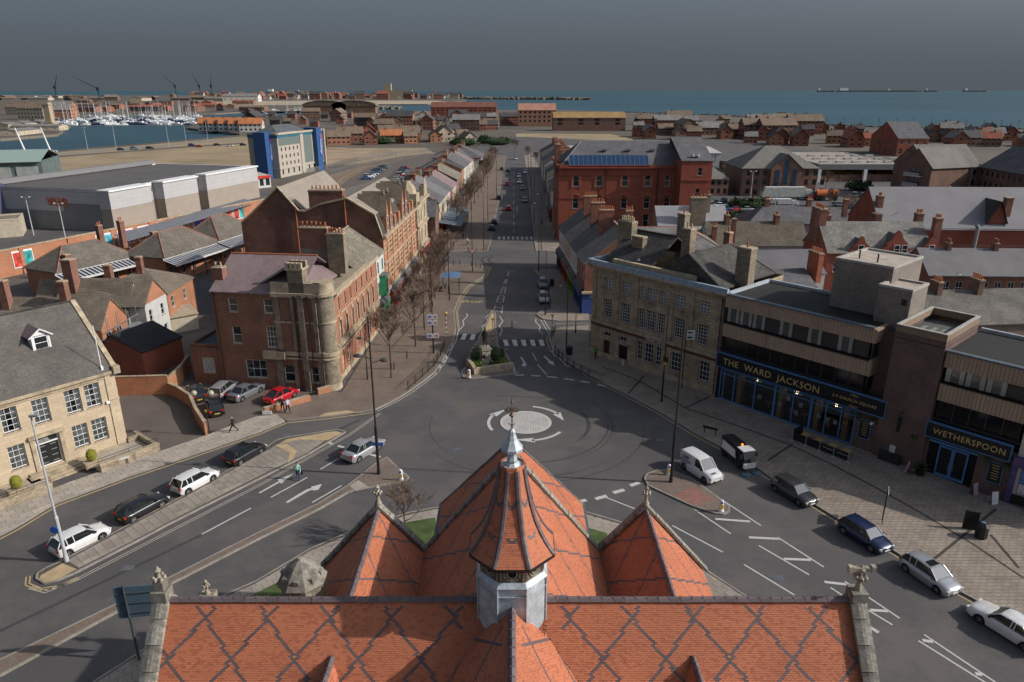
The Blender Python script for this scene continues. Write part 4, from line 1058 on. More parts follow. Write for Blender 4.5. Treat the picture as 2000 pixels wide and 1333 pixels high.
 def chimney(s,x,y,z0,z1,w=0.9,d=0.6,pots=4,mat=None,potm=None,axis='x',cap=stone_plain):
  mb=MB();mb.box(x-w/2,y-d/2,z0,x+w/2,y+d/2,z1-.3);mb.box(x-w/2-.06,y-d/2-.06,z1-.3,x+w/2+.06,y+d/2+.06,z1-.12)
  c=mb.build('chimney',mat or s.wm,s.root)
  m2=MB();m2.box(x-w/2-.02,y-d/2-.02,z1-.12,x+w/2+.02,y+d/2+.02,z1);m2.build('chimney_cap',cap,c)
  if pots:
   k=('pot',potm.name if potm else 'c')
   if k not in WCACHE:
    m3=MB();m3.lathe([(.13,0),(.11,.3),(.10,.5),(.14,.52),(.14,.6),(.09,.6)],7);WCACHE[k]=m3.mesh('chimney_pot',potm or pot_clay,smooth=True,sharp=40)
   for i in range(pots):
    t=(i+.5)/pots-.5;px,py=(x+t*w*.95,y)if w>=d else(x,y+t*d*.95)
    o=put('chimney_pot',WCACHE[k],c,loc=(px,py,z1));o.scale=(1,1,RND.uniform(.85,1.1))
  return c
 def box(s,name,x0,y0,z0,x1,y1,z1,mat,parent=None):
  mb=MB();mb.box(x0,y0,z0,x1,y1,z1);return mb.build(name,mat,parent or s.root)
 def pipe(s,x,y,z0,z1,r=.05,mat=None):
  mb=MB();mb.tube((x,y,z0),(x,y,z1),r,n=6);mb.box(x-.12,y-.1,z1-.05,x+.12,y+.1,z1+.15);return mb.build('drainpipe',mat or black_metal,s.root)
 def strip(s,name,k,z0,z1,out,mat,u0=0.0,u1=None,inn=0.02):
  P,Q=s.fp[k],s.fp[(k+1)%4];L=math.hypot(Q[0]-P[0],Q[1]-P[1]);u1=L if u1 is None else u1
  mb=MB();mb.at(wall_frame(P,Q));mb.box(u0,-out,z0,u1,inn,z1);return mb.build(name,mat,s.root)
def sash(**k):
 d=dict(nx=2,ny=2);d.update(k);return d
bk=House('stone_bank_building','three storey brown sandstone bank with white sash windows facing the roundabout','building',(10.4,88.8),(23.2,74.5),12.5,wallmat=stone_brown)
net_glass=glassy('net_glass',(.13,.165,.19),.2)
top=[(9.3,1.35,1.55,[2.0,4.95,12.85,16.05],sash(nx=3,ny=4,gmat=net_glass)),(9.25,1.0,1.5,[7.55,10.5],sash(nx=2,ny=4,gmat=net_glass)),(9.25,1.4,1.5,[8.8],sash(nx=3,ny=4,gmat=net_glass))]
mid=[(5.6,1.4,2.45,[2.0,4.95,12.85,16.05],sash(nx=4,ny=6)),(5.5,1.05,2.5,[7.55,10.5],sash(nx=3,ny=6)),(5.5,1.4,2.5,[8.85],sash(nx=4,ny=6))]
low=[(1.35,.85,2.45,[7.65,10.5],sash(nx=2,ny=4)),(1.35,1.4,2.45,[8.8],sash(nx=3,ny=4)),(1.35,1.4,2.4,[12.75,16.7],sash(nx=3,ny=4)),(3.0,1.2,.65,[2.15,4.75],sash(nx=2,ny=1,sill=False))]
bk.side(0,0,12.2,top+mid+low+[(0.02,1.1,2.5,[2.2],dict(nx=1,ny=1,mat=plain('maroon_paint',(.08,.012,.015),.5),gmat=plain('maroon_paint',(.08,.012,.015)),sill=False,fr=.2)),(0.02,1.5,2.7,[4.75],dict(nx=2,ny=1,mat=plain('maroon_paint',(.08,.012,.015),.5),gmat=glassy('door_void',(.004,.003,.003),.4),sill=False,fr=.14))],depth=.3)
bk.side(1,0,12.2);bk.side(2,0,12.2)
bk.side(3,0,12.2,[(9.3,1.3,1.5,[2.0,5.5,9]),(5.6,1.3,2.4,[2.0,5.5,9],sash(nx=3,ny=4)),(1.2,1.3,2.5,[2.0,5.5,9],sash(nx=3,ny=4))],depth=.3)
bk.done()
blue_lead=plain('blue_grey_lead_parapet',(.26,.33,.40),.6,.25,2.0,10,dirt=((.14,.15,.17),3,.55,.6))
for k,u0,u1 in((0,-.45,19.65),(3,-.4,13.0)):
 bk.strip('cornice',k,11.75,12.05,.32,stone_brown,u0,u1);bk.strip('cornice_moulding',k,12.05,12.25,.5,stone_plain,u0,u1)
mb=MB();mb.box(-.5,-.5,12.25,19.7,-.1,12.85);mb.box(-.52,-.1,12.25,-.1,12.6,12.85);mb.build('parapet',blue_lead,bk.root)
mb=MB();mb.box(3.2,-.05,12.3,15.2,.5,13.35);mb.build('raised_parapet',stone_plain,bk.root)
bk.strip('string_course',0,4.55,4.95,.14,stone_plain);bk.strip('string_course',3,4.55,4.95,.14,stone_plain)
bk.strip('fascia',0,4.2,4.52,.1,plain('dark_red_fascia',(.09,.025,.02),.6))
bk.strip('plinth',0,0,.75,.12,stone_plain);bk.strip('string_course',0,8.75,8.95,.08,stone_brown,4.2,15.0)
for u in(.15,3.95,6.9,12.1,14.9,18.5):bk.strip('pilaster',0,4.98,11.72,.1,stone_brown,u,u+.55)
for u in(2.0,4.95,12.85,16.05):bk.strip('hood_mould',0,8.1,8.25,.1,stone_plain,u-.15,u+1.5)
bk.strip('hood_mould',0,8.08,8.28,.12,stone_plain,7.4,11.7);bk.strip('canopy',0,2.75,2.95,.45,stone_plain,4.5,6.5)
text_part('FINANCIAL  SERVICES',.3,white_paint,bk.root,frame((9.0,-.12,4.26),(1,0,0)),extrude=.015)
bk.box('wall_sign',11.8,-.1,2.2,12.5,-.02,2.9,plain('dark_red_fascia',(.09,.025,.02)))
bk.box('pavement_poster',5.9,-.6,.12,6.3,-.5,.95,plain('pale_pink_board',(.5,.42,.45)))
bk.gable_roof(12.4,3.4,slate_dark,over=-.3,eover=-1.5,x0=-.5,x1=9.6,y0=.6,y1=12,ridge_m=slate_dark)
bk.hip_roof(12.4,3.2,slate_dark,over=0,x0=9.0,x1=18.4,y0=.6,y1=12,hip=3.0,ridge_m=slate_dark,ends=(0,1))
sm=plain('chimney_sandstone',(.24,.20,.14),.9,.35,1.6,9,bump=.5,dirt=((.09,.085,.06),2.4,.48,.7))
sm2=coursed('chimney_ashlar',(.27,.22,.155),(.19,.16,.115),(.10,.085,.065),.5,.26,.014,var=.3)
bk.chimney(1.0,5.2,12.3,17.2,2.3,1.1,7,sm2,pot_buff);bk.chimney(4.0,4.0,12.3,15.8,1.7,.9,0,sm2);bk.chimney(5.2,11.4,12.0,18.0,1.1,1.1,1,sm2)
bk.chimney(10.3,5.4,13,17.5,1.2,1.2,2,sm2,pot_buff);bk.chimney(18.6,4.6,11.5,16.6,1.7,1.3,1,sm2);bk.chimney(12.2,11,12,16.6,.8,.8,1,brick_red)
bk.pipe(19.0,-.15,.2,12)
for y in(2.2,6,9.6):bk.box('carved_urn',-.8,y,9.5,-.3,y+.5,12.4,sm)
# ---- the concrete and brick pub building, its brick tower and its second wing
WA,WB=Vector((23.2,74.1,0)),Vector((40.2,54.8,0));wd=(WB-WA).normalized()
def onW(u):return WA+wd*u
wj=House('public_house','long nineteen-seventies pub with ribbed tan bands, black ribbon windows and gold lettered sign','pub',WA,onW(28.6),9.6,wallmat=brick_purple)
rib=coursed('ribbed_tan_panel',(.40,.29,.21),(.36,.26,.19),(.17,.12,.09),.3,3.0,.02,var=.12,offset=0.0,bump=.9)
sign_m=plain('navy_black_sign',(.006,.008,.014),.35,.1);gold=plain('gold_letters',(.55,.40,.16),.4,.1);blue_m=plain('light_blue_frame',(.08,.20,.42),.45,.1)
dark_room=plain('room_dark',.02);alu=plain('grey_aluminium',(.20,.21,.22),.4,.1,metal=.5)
wj.side(1,0,9.0);wj.side(2,0,11.3)
wj.side(3,0,11.8)
def pub_wing(u0,u1,zt,zb2,zw2,zb1,zw1,zs1,zs0,nwin,seam,corner=True):
 M=None
 for a,b,o_,nm in((zb2,zt,.0,'upper_band'),(zb1,zw2,.0,'lower_band')):
  mb=MB();n=seam
  for i in range(n):
   x0=u0+(u1-u0)*i/n+(.02 if i else 0);x1=u0+(u1-u0)*(i+1)/n-.02
   m2=MB();m2.box(x0,-.12,a,x1,.5,b);m2.build('cladding_panel',rib,wj.root)
 mb=MB();mb.box(u0-.1,-.2,zt,u1+.12,.35,zt+.16);mb.build('roof_edge',plain('blue_grey_edge',(.09,.11,.13),.5),wj.root)
 for z0,z1,nm,nw in((zw2,zb2,'window',nwin),(zw1,zb1,'window',nwin+1)):
  for i in range(nw):
   x0=u0+.15+(u1-u0-.3)*i/nw;w=(u1-u0-.3)/nw;up=nm and z0==zw2
   kk=dict(nx=1,ny=1,sill=False,mat=plain('dark_window_frame',(.03,.032,.035),.5),fr=.05)
   if up and i%2==0:kk.update(gmat=glass_clear,curtain='side')
   elif up:kk.update(gmat=glass_clear,curtain='side')if i%5==1 else kk.update(gmat=glassy('room_glass',(.03,.03,.03),.08))
   else:kk.update(gmat=glassy('black_glass',(.004,.004,.006),.12,spec=.3))
   wj.window(Matrix.Translation((x0,.12,z0)),w,z1-z0,.1,**kk)
  mb=MB();mb.box(u0,-.16,z0-.12,u1+.1,.3,z0);mb.build('window_sill',black_metal,wj.root)
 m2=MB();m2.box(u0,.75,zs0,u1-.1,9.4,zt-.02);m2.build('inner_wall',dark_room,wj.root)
pub_wing(.05,15.6,12.2,10.85,9.15,7.55,5.95,5.6,4.0,10,3)
pub_wing(21.9,28.5,11.7,10.3,8.9,7.2,5.5,5.0,3.7,4,2)
# returns of the bands at the corner beside the brick tower
for a,b in((10.85,12.2),(7.55,9.15)):
 m2=MB();m2.box(15.6,-.12,a,16.0,3.2,b);m2.build('cladding_panel',rib,wj.root)
wj.box('side_window',15.7,.1,9.2,15.8,3.0,10.8,glassy('room_glass',(.10,.11,.12),.1));wj.box('side_window',15.7,.1,6.0,15.8,3.0,7.5,glassy('black_glass',(.004,.004,.006),.12))
mb=MB();mb.prism([(0,0),(15.9,0),(15.9,8.6),(0,8.6)],11.6,12.05);mb.build('roof',felt_brown,wj.root)
mb=MB();mb.prism([(21.9,0),(28.6,0),(28.6,8.6),(21.9,8.6)],11.2,11.6);mb.build('roof',felt_pink,wj.root)
mb=MB();mb.box(0,8.5,11.8,15.9,8.75,12.5);mb.box(21.9,8.5,11.3,28.6,8.8,12.0);mb.box(-.02,.2,12.05,.3,8.6,12.5);mb.build('parapet',plain('pale_blue_parapet',(.38,.42,.46),.7),wj.root)
# sign boards
def signboard(u0,u1,z0,z1):
 o=MB();o.box(u0,-.42,z0,u1,-.12,z1);b_=o.build('sign_board',sign_m,wj.root)
 f=MB();t=.07;f.box(u0-t,-.46,z1,u1+t,-.1,z1+t);f.box(u0-t,-.46,z0-t,u1+t,-.1,z0);f.box(u0-t,-.46,z0,u0,-.1,z1);f.box(u1,-.46,z0,u1+t,-.1,z1);f.build('sign_frame',blue_m,b_)
 return b_
s1=signboard(-.1,18.0,4.1,5.65);s2=signboard(21.7,28.2,3.75,5.1)
text_part('THE  WARD  JACKSON',1.02,gold,s1,frame((.7,-.44,4.5),(1,0,0)),extrude=.02,spacing=1.08,sx=.98)
text_part('3-9 CHURCH SQUARE',.40,gold,s1,frame((13.0,-.44,4.72),(1,0,0)),extrude=.015,spacing=1.1,sx=1.0)
text_part('WETHERSPOON',.78,gold,s2,frame((22.25,-.44,4.15),(1,0,0)),extrude=.02,spacing=1.1,sx=.92)
mb=MB()
for zz in(5.2,4.45):
 for k in range(9):
  a=math.pi*(k+.5)/9;sg=1 if zz>4.8 else-1
  mb.face([(15.1+.15*math.cos(a),-.445,zz+sg*.03),(15.1+.62*math.cos(a-.08),-.445,zz+sg*.32*math.sin(a)),(15.1+.62*math.cos(a+.08),-.445,zz+sg*.32*math.sin(a))][::sg])
mb.build('gold_fan_emblem',gold,s1)
# shop front: blue frames, glass, posters, lights inside
def shopfront(u0,u1,bays,z0=.25,z1=3.75):
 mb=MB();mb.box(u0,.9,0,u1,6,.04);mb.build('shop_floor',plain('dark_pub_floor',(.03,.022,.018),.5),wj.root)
 f=MB();n=len(bays)
 f.box(u0,-.05,.12,u1,.1,z0);f.box(u0,-.05,z1-.09,u1,.1,z1);f.box(u0,-.05,z1-.55,u1,.08,z1-.47)
 for x in bays:f.box(x-.05,-.06,z0,x+.05,.1,z1)
 f.build('shop_front_frame',blue_m,wj.root)
 for a,b in zip(bays,bays[1:]):
  g_=MB();g_.face([(a+.05,.02,z0),(b-.05,.02,z0),(b-.05,.02,z1),(a+.05,.02,z1)]);g_.build('shop_window_pane',glass_clear,wj.root)
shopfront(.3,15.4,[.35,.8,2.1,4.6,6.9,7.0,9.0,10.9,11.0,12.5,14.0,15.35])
for x in(2.3,7.15,11.2,14.1):
 m2=MB();m2.box(x,.3,.1,x+.5,1.0,4.0);m2.build('timber_pillar',wood_pale,wj.root)
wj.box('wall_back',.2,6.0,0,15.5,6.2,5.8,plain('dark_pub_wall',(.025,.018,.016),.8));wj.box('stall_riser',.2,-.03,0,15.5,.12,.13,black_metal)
lampm=emit('warm_bulb',(1.0,.75,.45),9.0)
for x in(4.2,8.8,13.0):
 c_=MB();c_.tube((x,1.4,3.0),(x,1.4,5.6),.02,n=4);c_.lathe([(.1,0),(.45,.05),(.45,.1),(.1,.12)],10,(x,1.4,2.95));ch_=c_.build('chandelier',black_metal,wj.root)
 l_=MB()
 for k in range(9):a=k*.7;r=.42 if k%2 else.28;l_.lathe([(.01,0),(.045,.05),(.01,.11)],5,(x+r*math.cos(a),1.4+r*math.sin(a),3.02+(.12 if k%3 else 0)))
 l_.build('bulb',lampm,ch_)
for x,z,c in((5.0,1.6,(.5,.5,.5)),(7.4,2.4,(.12,.4,.1)),(7.4,1.6,(.5,.48,.4)),(8.2,2.5,(.5,.52,.55)),(9.6,2.2,(.5,.52,.55)),(9.2,1.2,(.5,.52,.55)),(11.6,1.7,(.5,.55,.6)),(12.5,1.6,(.5,.48,.4)),(12.6,1.0,(.4,.1,.1)),(13.3,1.6,(.5,.52,.55))):
 wj.box('window_poster',x,.06,z,x+.42,.075,z+.5,plain('poster_%d%d'%(x*10,z*10),c,.6,.3,5))
for x in(3.6,5.4,8.0,9.6,12.0,13.6):
 m2=MB();m2.lathe([(.04,0),(.04,.7),(.4,.7),(.4,.74)],8,(x,1.9,.05));m2.build('round_table',wood_pale,wj.root)
twm=brick_purple
P4=[wj.local(p)for p in(at(1760,640,13.2),at(1868,670,13.2),at(1912,612,13.2),at(1812,588,13.2))]
u0,u1=17.6,21.8
tower=MB();tower.prism([(u0,-.35),(u1,-.35),(u1,7.9),(u0,7.9)],0,12.6,side=0,top=False)
tower.build('tower_wall',twm,wj.root)
mb=MB();mb.prism([(u0,-.35),(u1,-.35),(u1,7.9),(u0,7.9)],12.0,12.1);mb.build('tower_roof',plain('striped_dark_felt',(.09,.095,.09),.9,.35,.8,5),wj.root)
mb=MB();t=.28
for a,b,c,d in((u0,-.35,u1,-.35+t),(u0,7.9-t,u1,7.9),(u0,-.07,u0+t,7.62),(u1-t,-.07,u1,7.62)):mb.box(a,b,12.6,c,d,13.2)
mb.build('tower_parapet',coursed('tan_brown_brick',(.30,.22,.15),(.24,.17,.12),(.18,.14,.1),.225,.075,var=.2),wj.root)
mb=MB()
for a,b,c,d in((u0-.03,-.38,u1+.03,-.35+t),(u0-.03,7.9-t,u1+.03,7.93),(u0-.03,-.07,u0+t,7.62),(u1-t,-.07,u1+.03,7.62)):mb.box(a,b,13.2,c,d,13.27)
mb.build('tower_coping',concrete,wj.root)
for k in range(4):wj.box('roof_strip',u0+.6+k*.85,.2,12.1,u0+.95+k*.85,5.0,12.13,plain('pale_felt_strip',(.2,.2,.19),.9))
# recess wall between pub front and tower, at ground level
wj.side(0,0,11.9,P=(15.4,1.4),Q=(17.7,1.4));wj.side(0,0,4.0,P=(15.35,-.02),Q=(17.7,-.02));wj.side(0,0,5.4,P=(21.75,0),Q=(22.0,0));wj.side(0,0,4.5,P=(25.9,.02),Q=(28.6,.02));wj.side(0,0,12,P=(26,8.9),Q=(28,8.9))
wj.done()
# roof plant rooms
for nm,x0,y0,x1,y1,z1 in(('stair_head',9.2,4.4,14.8,11.5,17.0),('lift_head',14.4,2.6,17.4,6.4,15.6)):
 m2=MB();m2.box(x0,y0,11.5,x1,y1,z1);c_=m2.build(nm,brick_grey,wj.root)
 m3=MB();m3.box(x0+.25,y0+.25,z1,x1-.25,y1-.25,z1+.03);m3.build('flat_roof',felt_pink,c_)
 m3=MB()
 for a,b,c,d in((x0-.05,y0-.05,x1+.05,y0+.25),(x0-.05,y1-.25,x1+.05,y1+.05),(x0-.05,y0+.25,x0+.25,y1-.25),(x1-.25,y0+.25,x1+.05,y1-.25)):m3.box(a,b,z1,c,d,z1+.22)
 m3.build('roof_kerb',concrete,c_)
for x,y in((10.6,6.5),(12.6,6.0)):
 m2=MB();m2.tube((x,y,17.0),(x,y,17.7),.08,n=7);m2.lathe([(.05,0),(.14,.1),(.05,.2)],7,(x,y,17.7));m2.build('vent_pipe',black_metal,wj.root)
wj.box('louvre',16.6,2.57,14.2,17.1,2.6,14.8,plain('dark_grille',.03))
# entrance of the second wing
doorm=glassy('door_glass',(.01,.012,.015),.08)
for i,x in enumerate((22.9,24.1)):
 m2=MB();m2.box(x,-.06,.15,x+.12,.06,3.1);m2.box(x+1.05,-.06,.15,x+1.17,.06,3.1);m2.box(x+.12,-.06,.15,x+1.05,.06,.4);m2.box(x+.12,-.06,2.95,x+1.05,.06,3.1);d_=m2.build('door',blue_m,wj.root)
 m3=MB();m3.box(x+.12,-.01,.4,x+1.05,.02,2.95);m3.build('glass',doorm,d_);m3=MB();m3.tube((x+(1.0 if i==0 else.2),-.12,1.0),(x+(1.0 if i==0 else.2),-.12,1.7),.02,n=5);m3.build('handle',alu,d_)
wj.box('doorway',21.95,.3,0,25.9,.5,3.8,plain('dark_doorway',(.012,.01,.01)));wj.box('door_head',21.95,-.08,3.2,25.9,.1,3.4,blue_m);wj.box('pier',21.7,-.1,0,22.05,.3,3.7,brick_purple)
for x in(15.9,26.9):
 m2=MB();m2.box(x,-.1,1.3,x+1.0,-.03,3.1);b_=m2.build('menu_board',black_metal,wj.root);m3=MB();m3.box(x-.06,-.12,1.24,x,-.02,3.16);m3.box(x+1.0,-.12,1.24,x+1.06,-.02,3.16);m3.box(x,-.12,3.1,x+1.0,-.02,3.16);m3.box(x,-.12,1.24,x+1.0,-.02,1.3);m3.build('board_frame',blue_m,b_)
 for k in range(6):m3=MB();m3.box(x+.2+.05*(k%3),-.107,2.85-k*.25,x+.8-.05*(k%2),-.1,2.9-k*.25);m3.build('gold_line',gold,b_)
m2=MB();m2.tube((19.6,-.38,5.2),(19.6,-1.3,5.2),.03,n=5);m2.tube((19.6,-.38,5.6),(19.6,-1.1,5.2),.02,n=5);m2.box(19.5,-1.3,3.5,19.7,-.75,4.9);m2.tube((19.3,-.9,5.5),(19.9,-1.2,5.5),.02,n=4)
hs_=m2.build('hanging_sign',black_metal,wj.root);m3=MB();m3.box(19.48,-1.2,3.7,19.5,-.85,4.3);m3.build('sign_face',plain('pale_blue_sign',(.3,.42,.45)),hs_)
leafm=plain('dark_green_leaf',(.035,.06,.018),.8,.4,3,15)
def basket(x,z,par=None):
 m2=MB()
 for _ in range(70):
  a=RND.uniform(0,6.28);r=RND.uniform(.05,.38);c=Vector((x+r*math.cos(a),-.35+r*.6*math.sin(a),z+RND.uniform(-.35,.2)));q=[c+Vector((RND.uniform(-.1,.1),RND.uniform(-.1,.1),RND.uniform(-.1,.1)))for _ in range(3)];m2.face(q)
 m2.box(x-.2,-.5,z-.2,x+.2,-.15,z);m2.build('hanging_basket',leafm,wj.root)
for x,z in((15.7,3.6),(17.0,3.6),(20.9,3.3),(26.7,3.4),(28.1,3.4)):basket(x,z)
m2=MB();m2.box(17.0,-.7,3.15,17.2,-.1,3.35);m2.build('security_camera',white_paint,wj.root)
wj.box('notice',19.0,-.42,1.0,19.5,-.37,1.7,plain('white_notice',.55));wj.box('notice',21.5,-.16,1.5,21.68,-.1,1.9,plain('white_notice',.55));wj.box('cellar_hatch',18.3,-.9,.12,20.2,-.4,1.0,plain('dark_hatch',(.025,.025,.028)))
# purple corner shop at the frame edge with a white wall above
ps=House('corner_shop','purple fronted corner shop with picture panels, cut by the right edge of the frame','shop',onW(28.65),onW(28.65)+Vector((5.2,-4.6,0)),8,wallmat=plain('offwhite_render',(.5,.47,.44),.8,.15))
pur=plain('purple_fascia',(.075,.055,.16),.5);ps.side(0,0,8.2,[(.9,1.1,2.4,[.5,1.7,2.9,4.3,5.6],dict(nx=1,ny=1,mat=pur,gmat=glassy('lit_panel',(.12,.16,.25),.2),sill=False))]);ps.side(1,0,8.2);ps.side(3,0,8.2);ps.side(2,0,8.2);ps.done()
ps.flat_roof(8.2,felt_grey,.3);ps.strip('fascia',0,3.5,4.3,.5,pur,-.2);ps.strip('stall_riser',0,0,.85,.12,black_metal);ps.box('corner_post',-.2,-.3,0,.25,.2,3.6,pur)
for i,(c1,c2)in enumerate((((.1,.2,.45),(.5,.5,.5)),((.1,.1,.2),(.45,.2,.08)),((.15,.3,.4),(.5,.42,.1)),((.1,.2,.4),(.3,.4,.1)))):
 x=.55+1.2*i;ps.box('picture_panel',x,-.06,1.0,x+1.0,-.02,1.9,plain('picture_b%d'%i,c2,.4,.5,6));ps.box('picture_panel',x,-.06,1.95,x+1.0,-.02,3.2,plain('picture_a%d'%i,c1,.4,.4,5))
BB=Vector((-37.9,62.7,0));bd=Vector((.62,.785,0)).normalized();BA=BB-bd*20
bh=House('stone_town_house','two storey beige ashlar house with white sash windows, black double door and dormer','building',BA,BB,13.5,wallmat=stone_beige)
o_=4.0
wk=sash(nx=3,ny=4,curtain='net',gmat=glass_clear);wk2=sash(nx=3,ny=4,curtain='side',gmat=glass_clear)
bh.side(0,0,8.0,[(5.0,1.32,2.25,[13.2+o_,11.5+o_,6.4+o_,3.9+o_],wk2),(5.0,1.32,2.25,[8.85+o_],wk),(1.5,1.32,2.2,[13.2+o_,11.5+o_,6.3+o_,3.9+o_,1.4],wk),(.75,1.9,2.9,[8.45+o_],dict(nx=1,ny=1,mat=white_paint,gmat=plain('black_door',.02,.4,.1),sill=False,fr=.09))],depth=.26)
bh.side(1,0,8.0,[(1.5,1.2,2.0,[3,9])]);bh.side(2,0,8.0);bh.side(3,0,8.0)
bh.done();bh.strip('cornice',0,7.75,8.05,.3,stone_plain,-.2,20.3);bh.strip('eaves_course',0,7.4,7.5,.08,stone_plain)
bh.strip('door_surround',0,.6,4.0,.12,stone_plain,8.05+o_,8.38+o_);bh.strip('door_surround',0,.6,4.0,.12,stone_plain,10.42+o_,10.75+o_);bh.strip('door_hood',0,3.75,4.05,.3,stone_plain,7.95+o_,10.85+o_)
for k in range(4):bh.strip('door_panel_moulding',0,1.0+k*.55,1.06+k*.55,-.22,grey_metal,8.7+o_,9.2+o_,.25);bh.strip('door_panel_moulding',0,1.0+k*.55,1.06+k*.55,-.22,grey_metal,9.6+o_,10.1+o_,.25)
bh.strip('door_transom',0,2.95,3.05,-.1,white_paint,8.45+o_,10.35+o_,.26);bh.strip('fanlight_sign',0,3.1,3.6,-.19,black_metal,8.55+o_,10.25+o_,.25)
text_part('Scarlett',.3,white_paint,bh.root,frame((8.65+o_,.17,3.3),(1,0,0)),extrude=.004);text_part('SOLICITORS',.18,white_paint,bh.root,frame((8.65+o_,.17,3.13),(1,0,0)),extrude=.004)
bh.strip('quoin_pilaster',0,0,7.7,.1,stone_beige,19.1,20.0);bh.strip('plinth',0,0,.5,.1,stone_plain)
bh.strip('pilaster_band',0,5.05,5.2,.13,stone_plain,19.05,20.05)
for k in range(4):bh.strip('step',0,.0,.6-k*.15,.5+k*.42,stone_plain,7.4+o_-k*.15,11.6+o_+k*.15)
bh.gable_roof(8.1,5.3,coursed('grey_brown_slate',(.13,.118,.105),(.105,.096,.088),(.06,.055,.05),.3,.2,.012,var=.25,bump=.4,stain=((.22,.2,.17),.5,.63,.6)),over=.25,eover=0,ridge_m=slate_dark,off=.5)
for x in(20.15,-.15):
 mb=MB();T=5.3/6.75
 for(ya,yb)in((-.35,6.75),(13.85,6.75)):
  n=9
  for i in range(n):
   y0=ya+(yb-ya)*i/n;y1=ya+(yb-ya)*(i+1)/n-(.03 if yb>ya else-.03);za=8.1+min(y0,13.5-y0)*T+.14;zb_=8.1+min(y1,13.5-y1)*T+.14
   mb.face([(x-.22,y0,za+.16),(x+.22,y0,za+.16),(x+.22,y1,zb_+.16),(x-.22,y1,zb_+.16)][::(1 if yb>ya else-1)])
   mb.face([(x+.22,y0,za-.2),(x+.22,y1,zb_-.2),(x+.22,y1,zb_+.16),(x+.22,y0,za+.16)]);mb.face([(x-.22,y0,za-.2),(x-.22,y1,zb_-.2),(x-.22,y1,zb_+.16),(x-.22,y0,za+.16)])
   mb.face([(x-.22,y0,za-.2),(x+.22,y0,za-.2),(x+.22,y0,za+.16),(x-.22,y0,za+.16)])
 mb.box(x-.3,-.5,7.7,x+.3,.3,8.45);mb.build('coping',stone_plain,bh.root)
dx=bh.local(at(97,690,10.6));dx0=dx.x;dy=3.1;zb_=8.1+dy*5.3/6.75
mb=MB();mb.box(dx0-.75,dy,zb_-.3,dx0+.75,dy+.08,zb_+.05);mb.box(dx0-.75,dy,zb_,dx0-.6,dy+.1,zb_+1.45);mb.box(dx0+.6,dy,zb_,dx0+.75,dy+.1,zb_+1.45)
mb.face([(dx0-.75,dy,zb_+1.45),(dx0+.75,dy,zb_+1.45),(dx0,dy,zb_+2.0)])
for sg in(-1,1):mb.face([(dx0+sg*.75,dy,zb_-.1),(dx0+sg*.75,dy+2.0,zb_+1.45),(dx0+sg*.75,dy,zb_+1.45)][::sg])
dm=mb.build('dormer',white_paint,bh.root);ms=window_mesh(1.2,1.3,1,2,depth=.1,sill=False,fr=.1);wo=put('window',ms['frame'],dm,M=Matrix.Translation((dx0-.6,dy,zb_+.08)));put('glass',ms['glass'],wo)
mb=MB()
for sg in(-1,1):
 q=[(dx0+sg*1.0,dy-.2,zb_+1.35),(dx0,dy-.2,zb_+2.1),(dx0,dy+3.2,zb_+2.1),(dx0+sg*1.0,dy+2.4,zb_+1.35)];mb.face(q if sg<0 else q[::-1]);mb.face([(a,b,c-.1)for a,b,c in(q if sg>0 else q[::-1])])
mb.build('dormer_roof',slate_purple,dm);mb=MB()
for sg in(-1,1):mb.tube((dx0+sg*1.0,dy-.2,zb_+1.33),(dx0,dy-.2,zb_+2.08),.07,n=4)
mb.build('barge_board',white_paint,dm)
px_=bh.local(at(185,716,8.2));mb=MB();mb.tube((px_.x,.2,8.0),(px_.x,.2,12.6),.05,.035,n=6);mb.box(px_.x-.1,.0,8.1,px_.x+.1,.3,8.6);mb.build('flagpole',white_paint,bh.root)
bh.box('alarm_bell',15.0+o_-.2,-.2,4.9,15.3+o_-.2,-.02,5.15,white_paint)
# low rubble wall in front, with its railing, planters and clipped box
fw=thing('forecourt_wall','low rubble stone wall with iron railing in front of the beige house','wall',BA,math.atan2(bd.y,bd.x))
for u0,u1 in((-6,7.9+o_),(11.9+o_,21.3)):
 mb=MB();mb.box(u0,-3.9,0,u1,-3.5,.85);mb.build('wall',rubble,fw);mb=MB();mb.box(u0-.04,-3.95,.85,u1+.04,-3.45,.95);mb.build('coping',stone_plain,fw)
 mb=MB();n=int((u1-u0)/1.2)
 for i in range(n+1):mb.tube((u0+(u1-u0)*i/n,-3.7,.95),(u0+(u1-u0)*i/n,-3.7,1.45),.02,n=4)
 mb.tube((u0,-3.7,1.45),(u1,-3.7,1.45),.025,n=4);mb.tube((u0,-3.7,1.2),(u1,-3.7,1.2),.018,n=4);mb.build('railing',black_metal,fw)
mb=MB();mb.box(21.0,-3.5,0,21.3,.8,.85);mb.box(20.0,-.3,0,21.3,-.1,.9);mb.build('wall',rubble,fw)
mb=MB();mb.box(-6,-3.5,0.0,7.9+o_,-.05,.3);mb.box(11.9+o_,-3.5,0,20.9,-.05,.3);mb.build('raised_forecourt',slab_mat,fw)
box_m=plain('yellow_green_box_leaf',(.19,.19,.02),.8,.35,6,25);
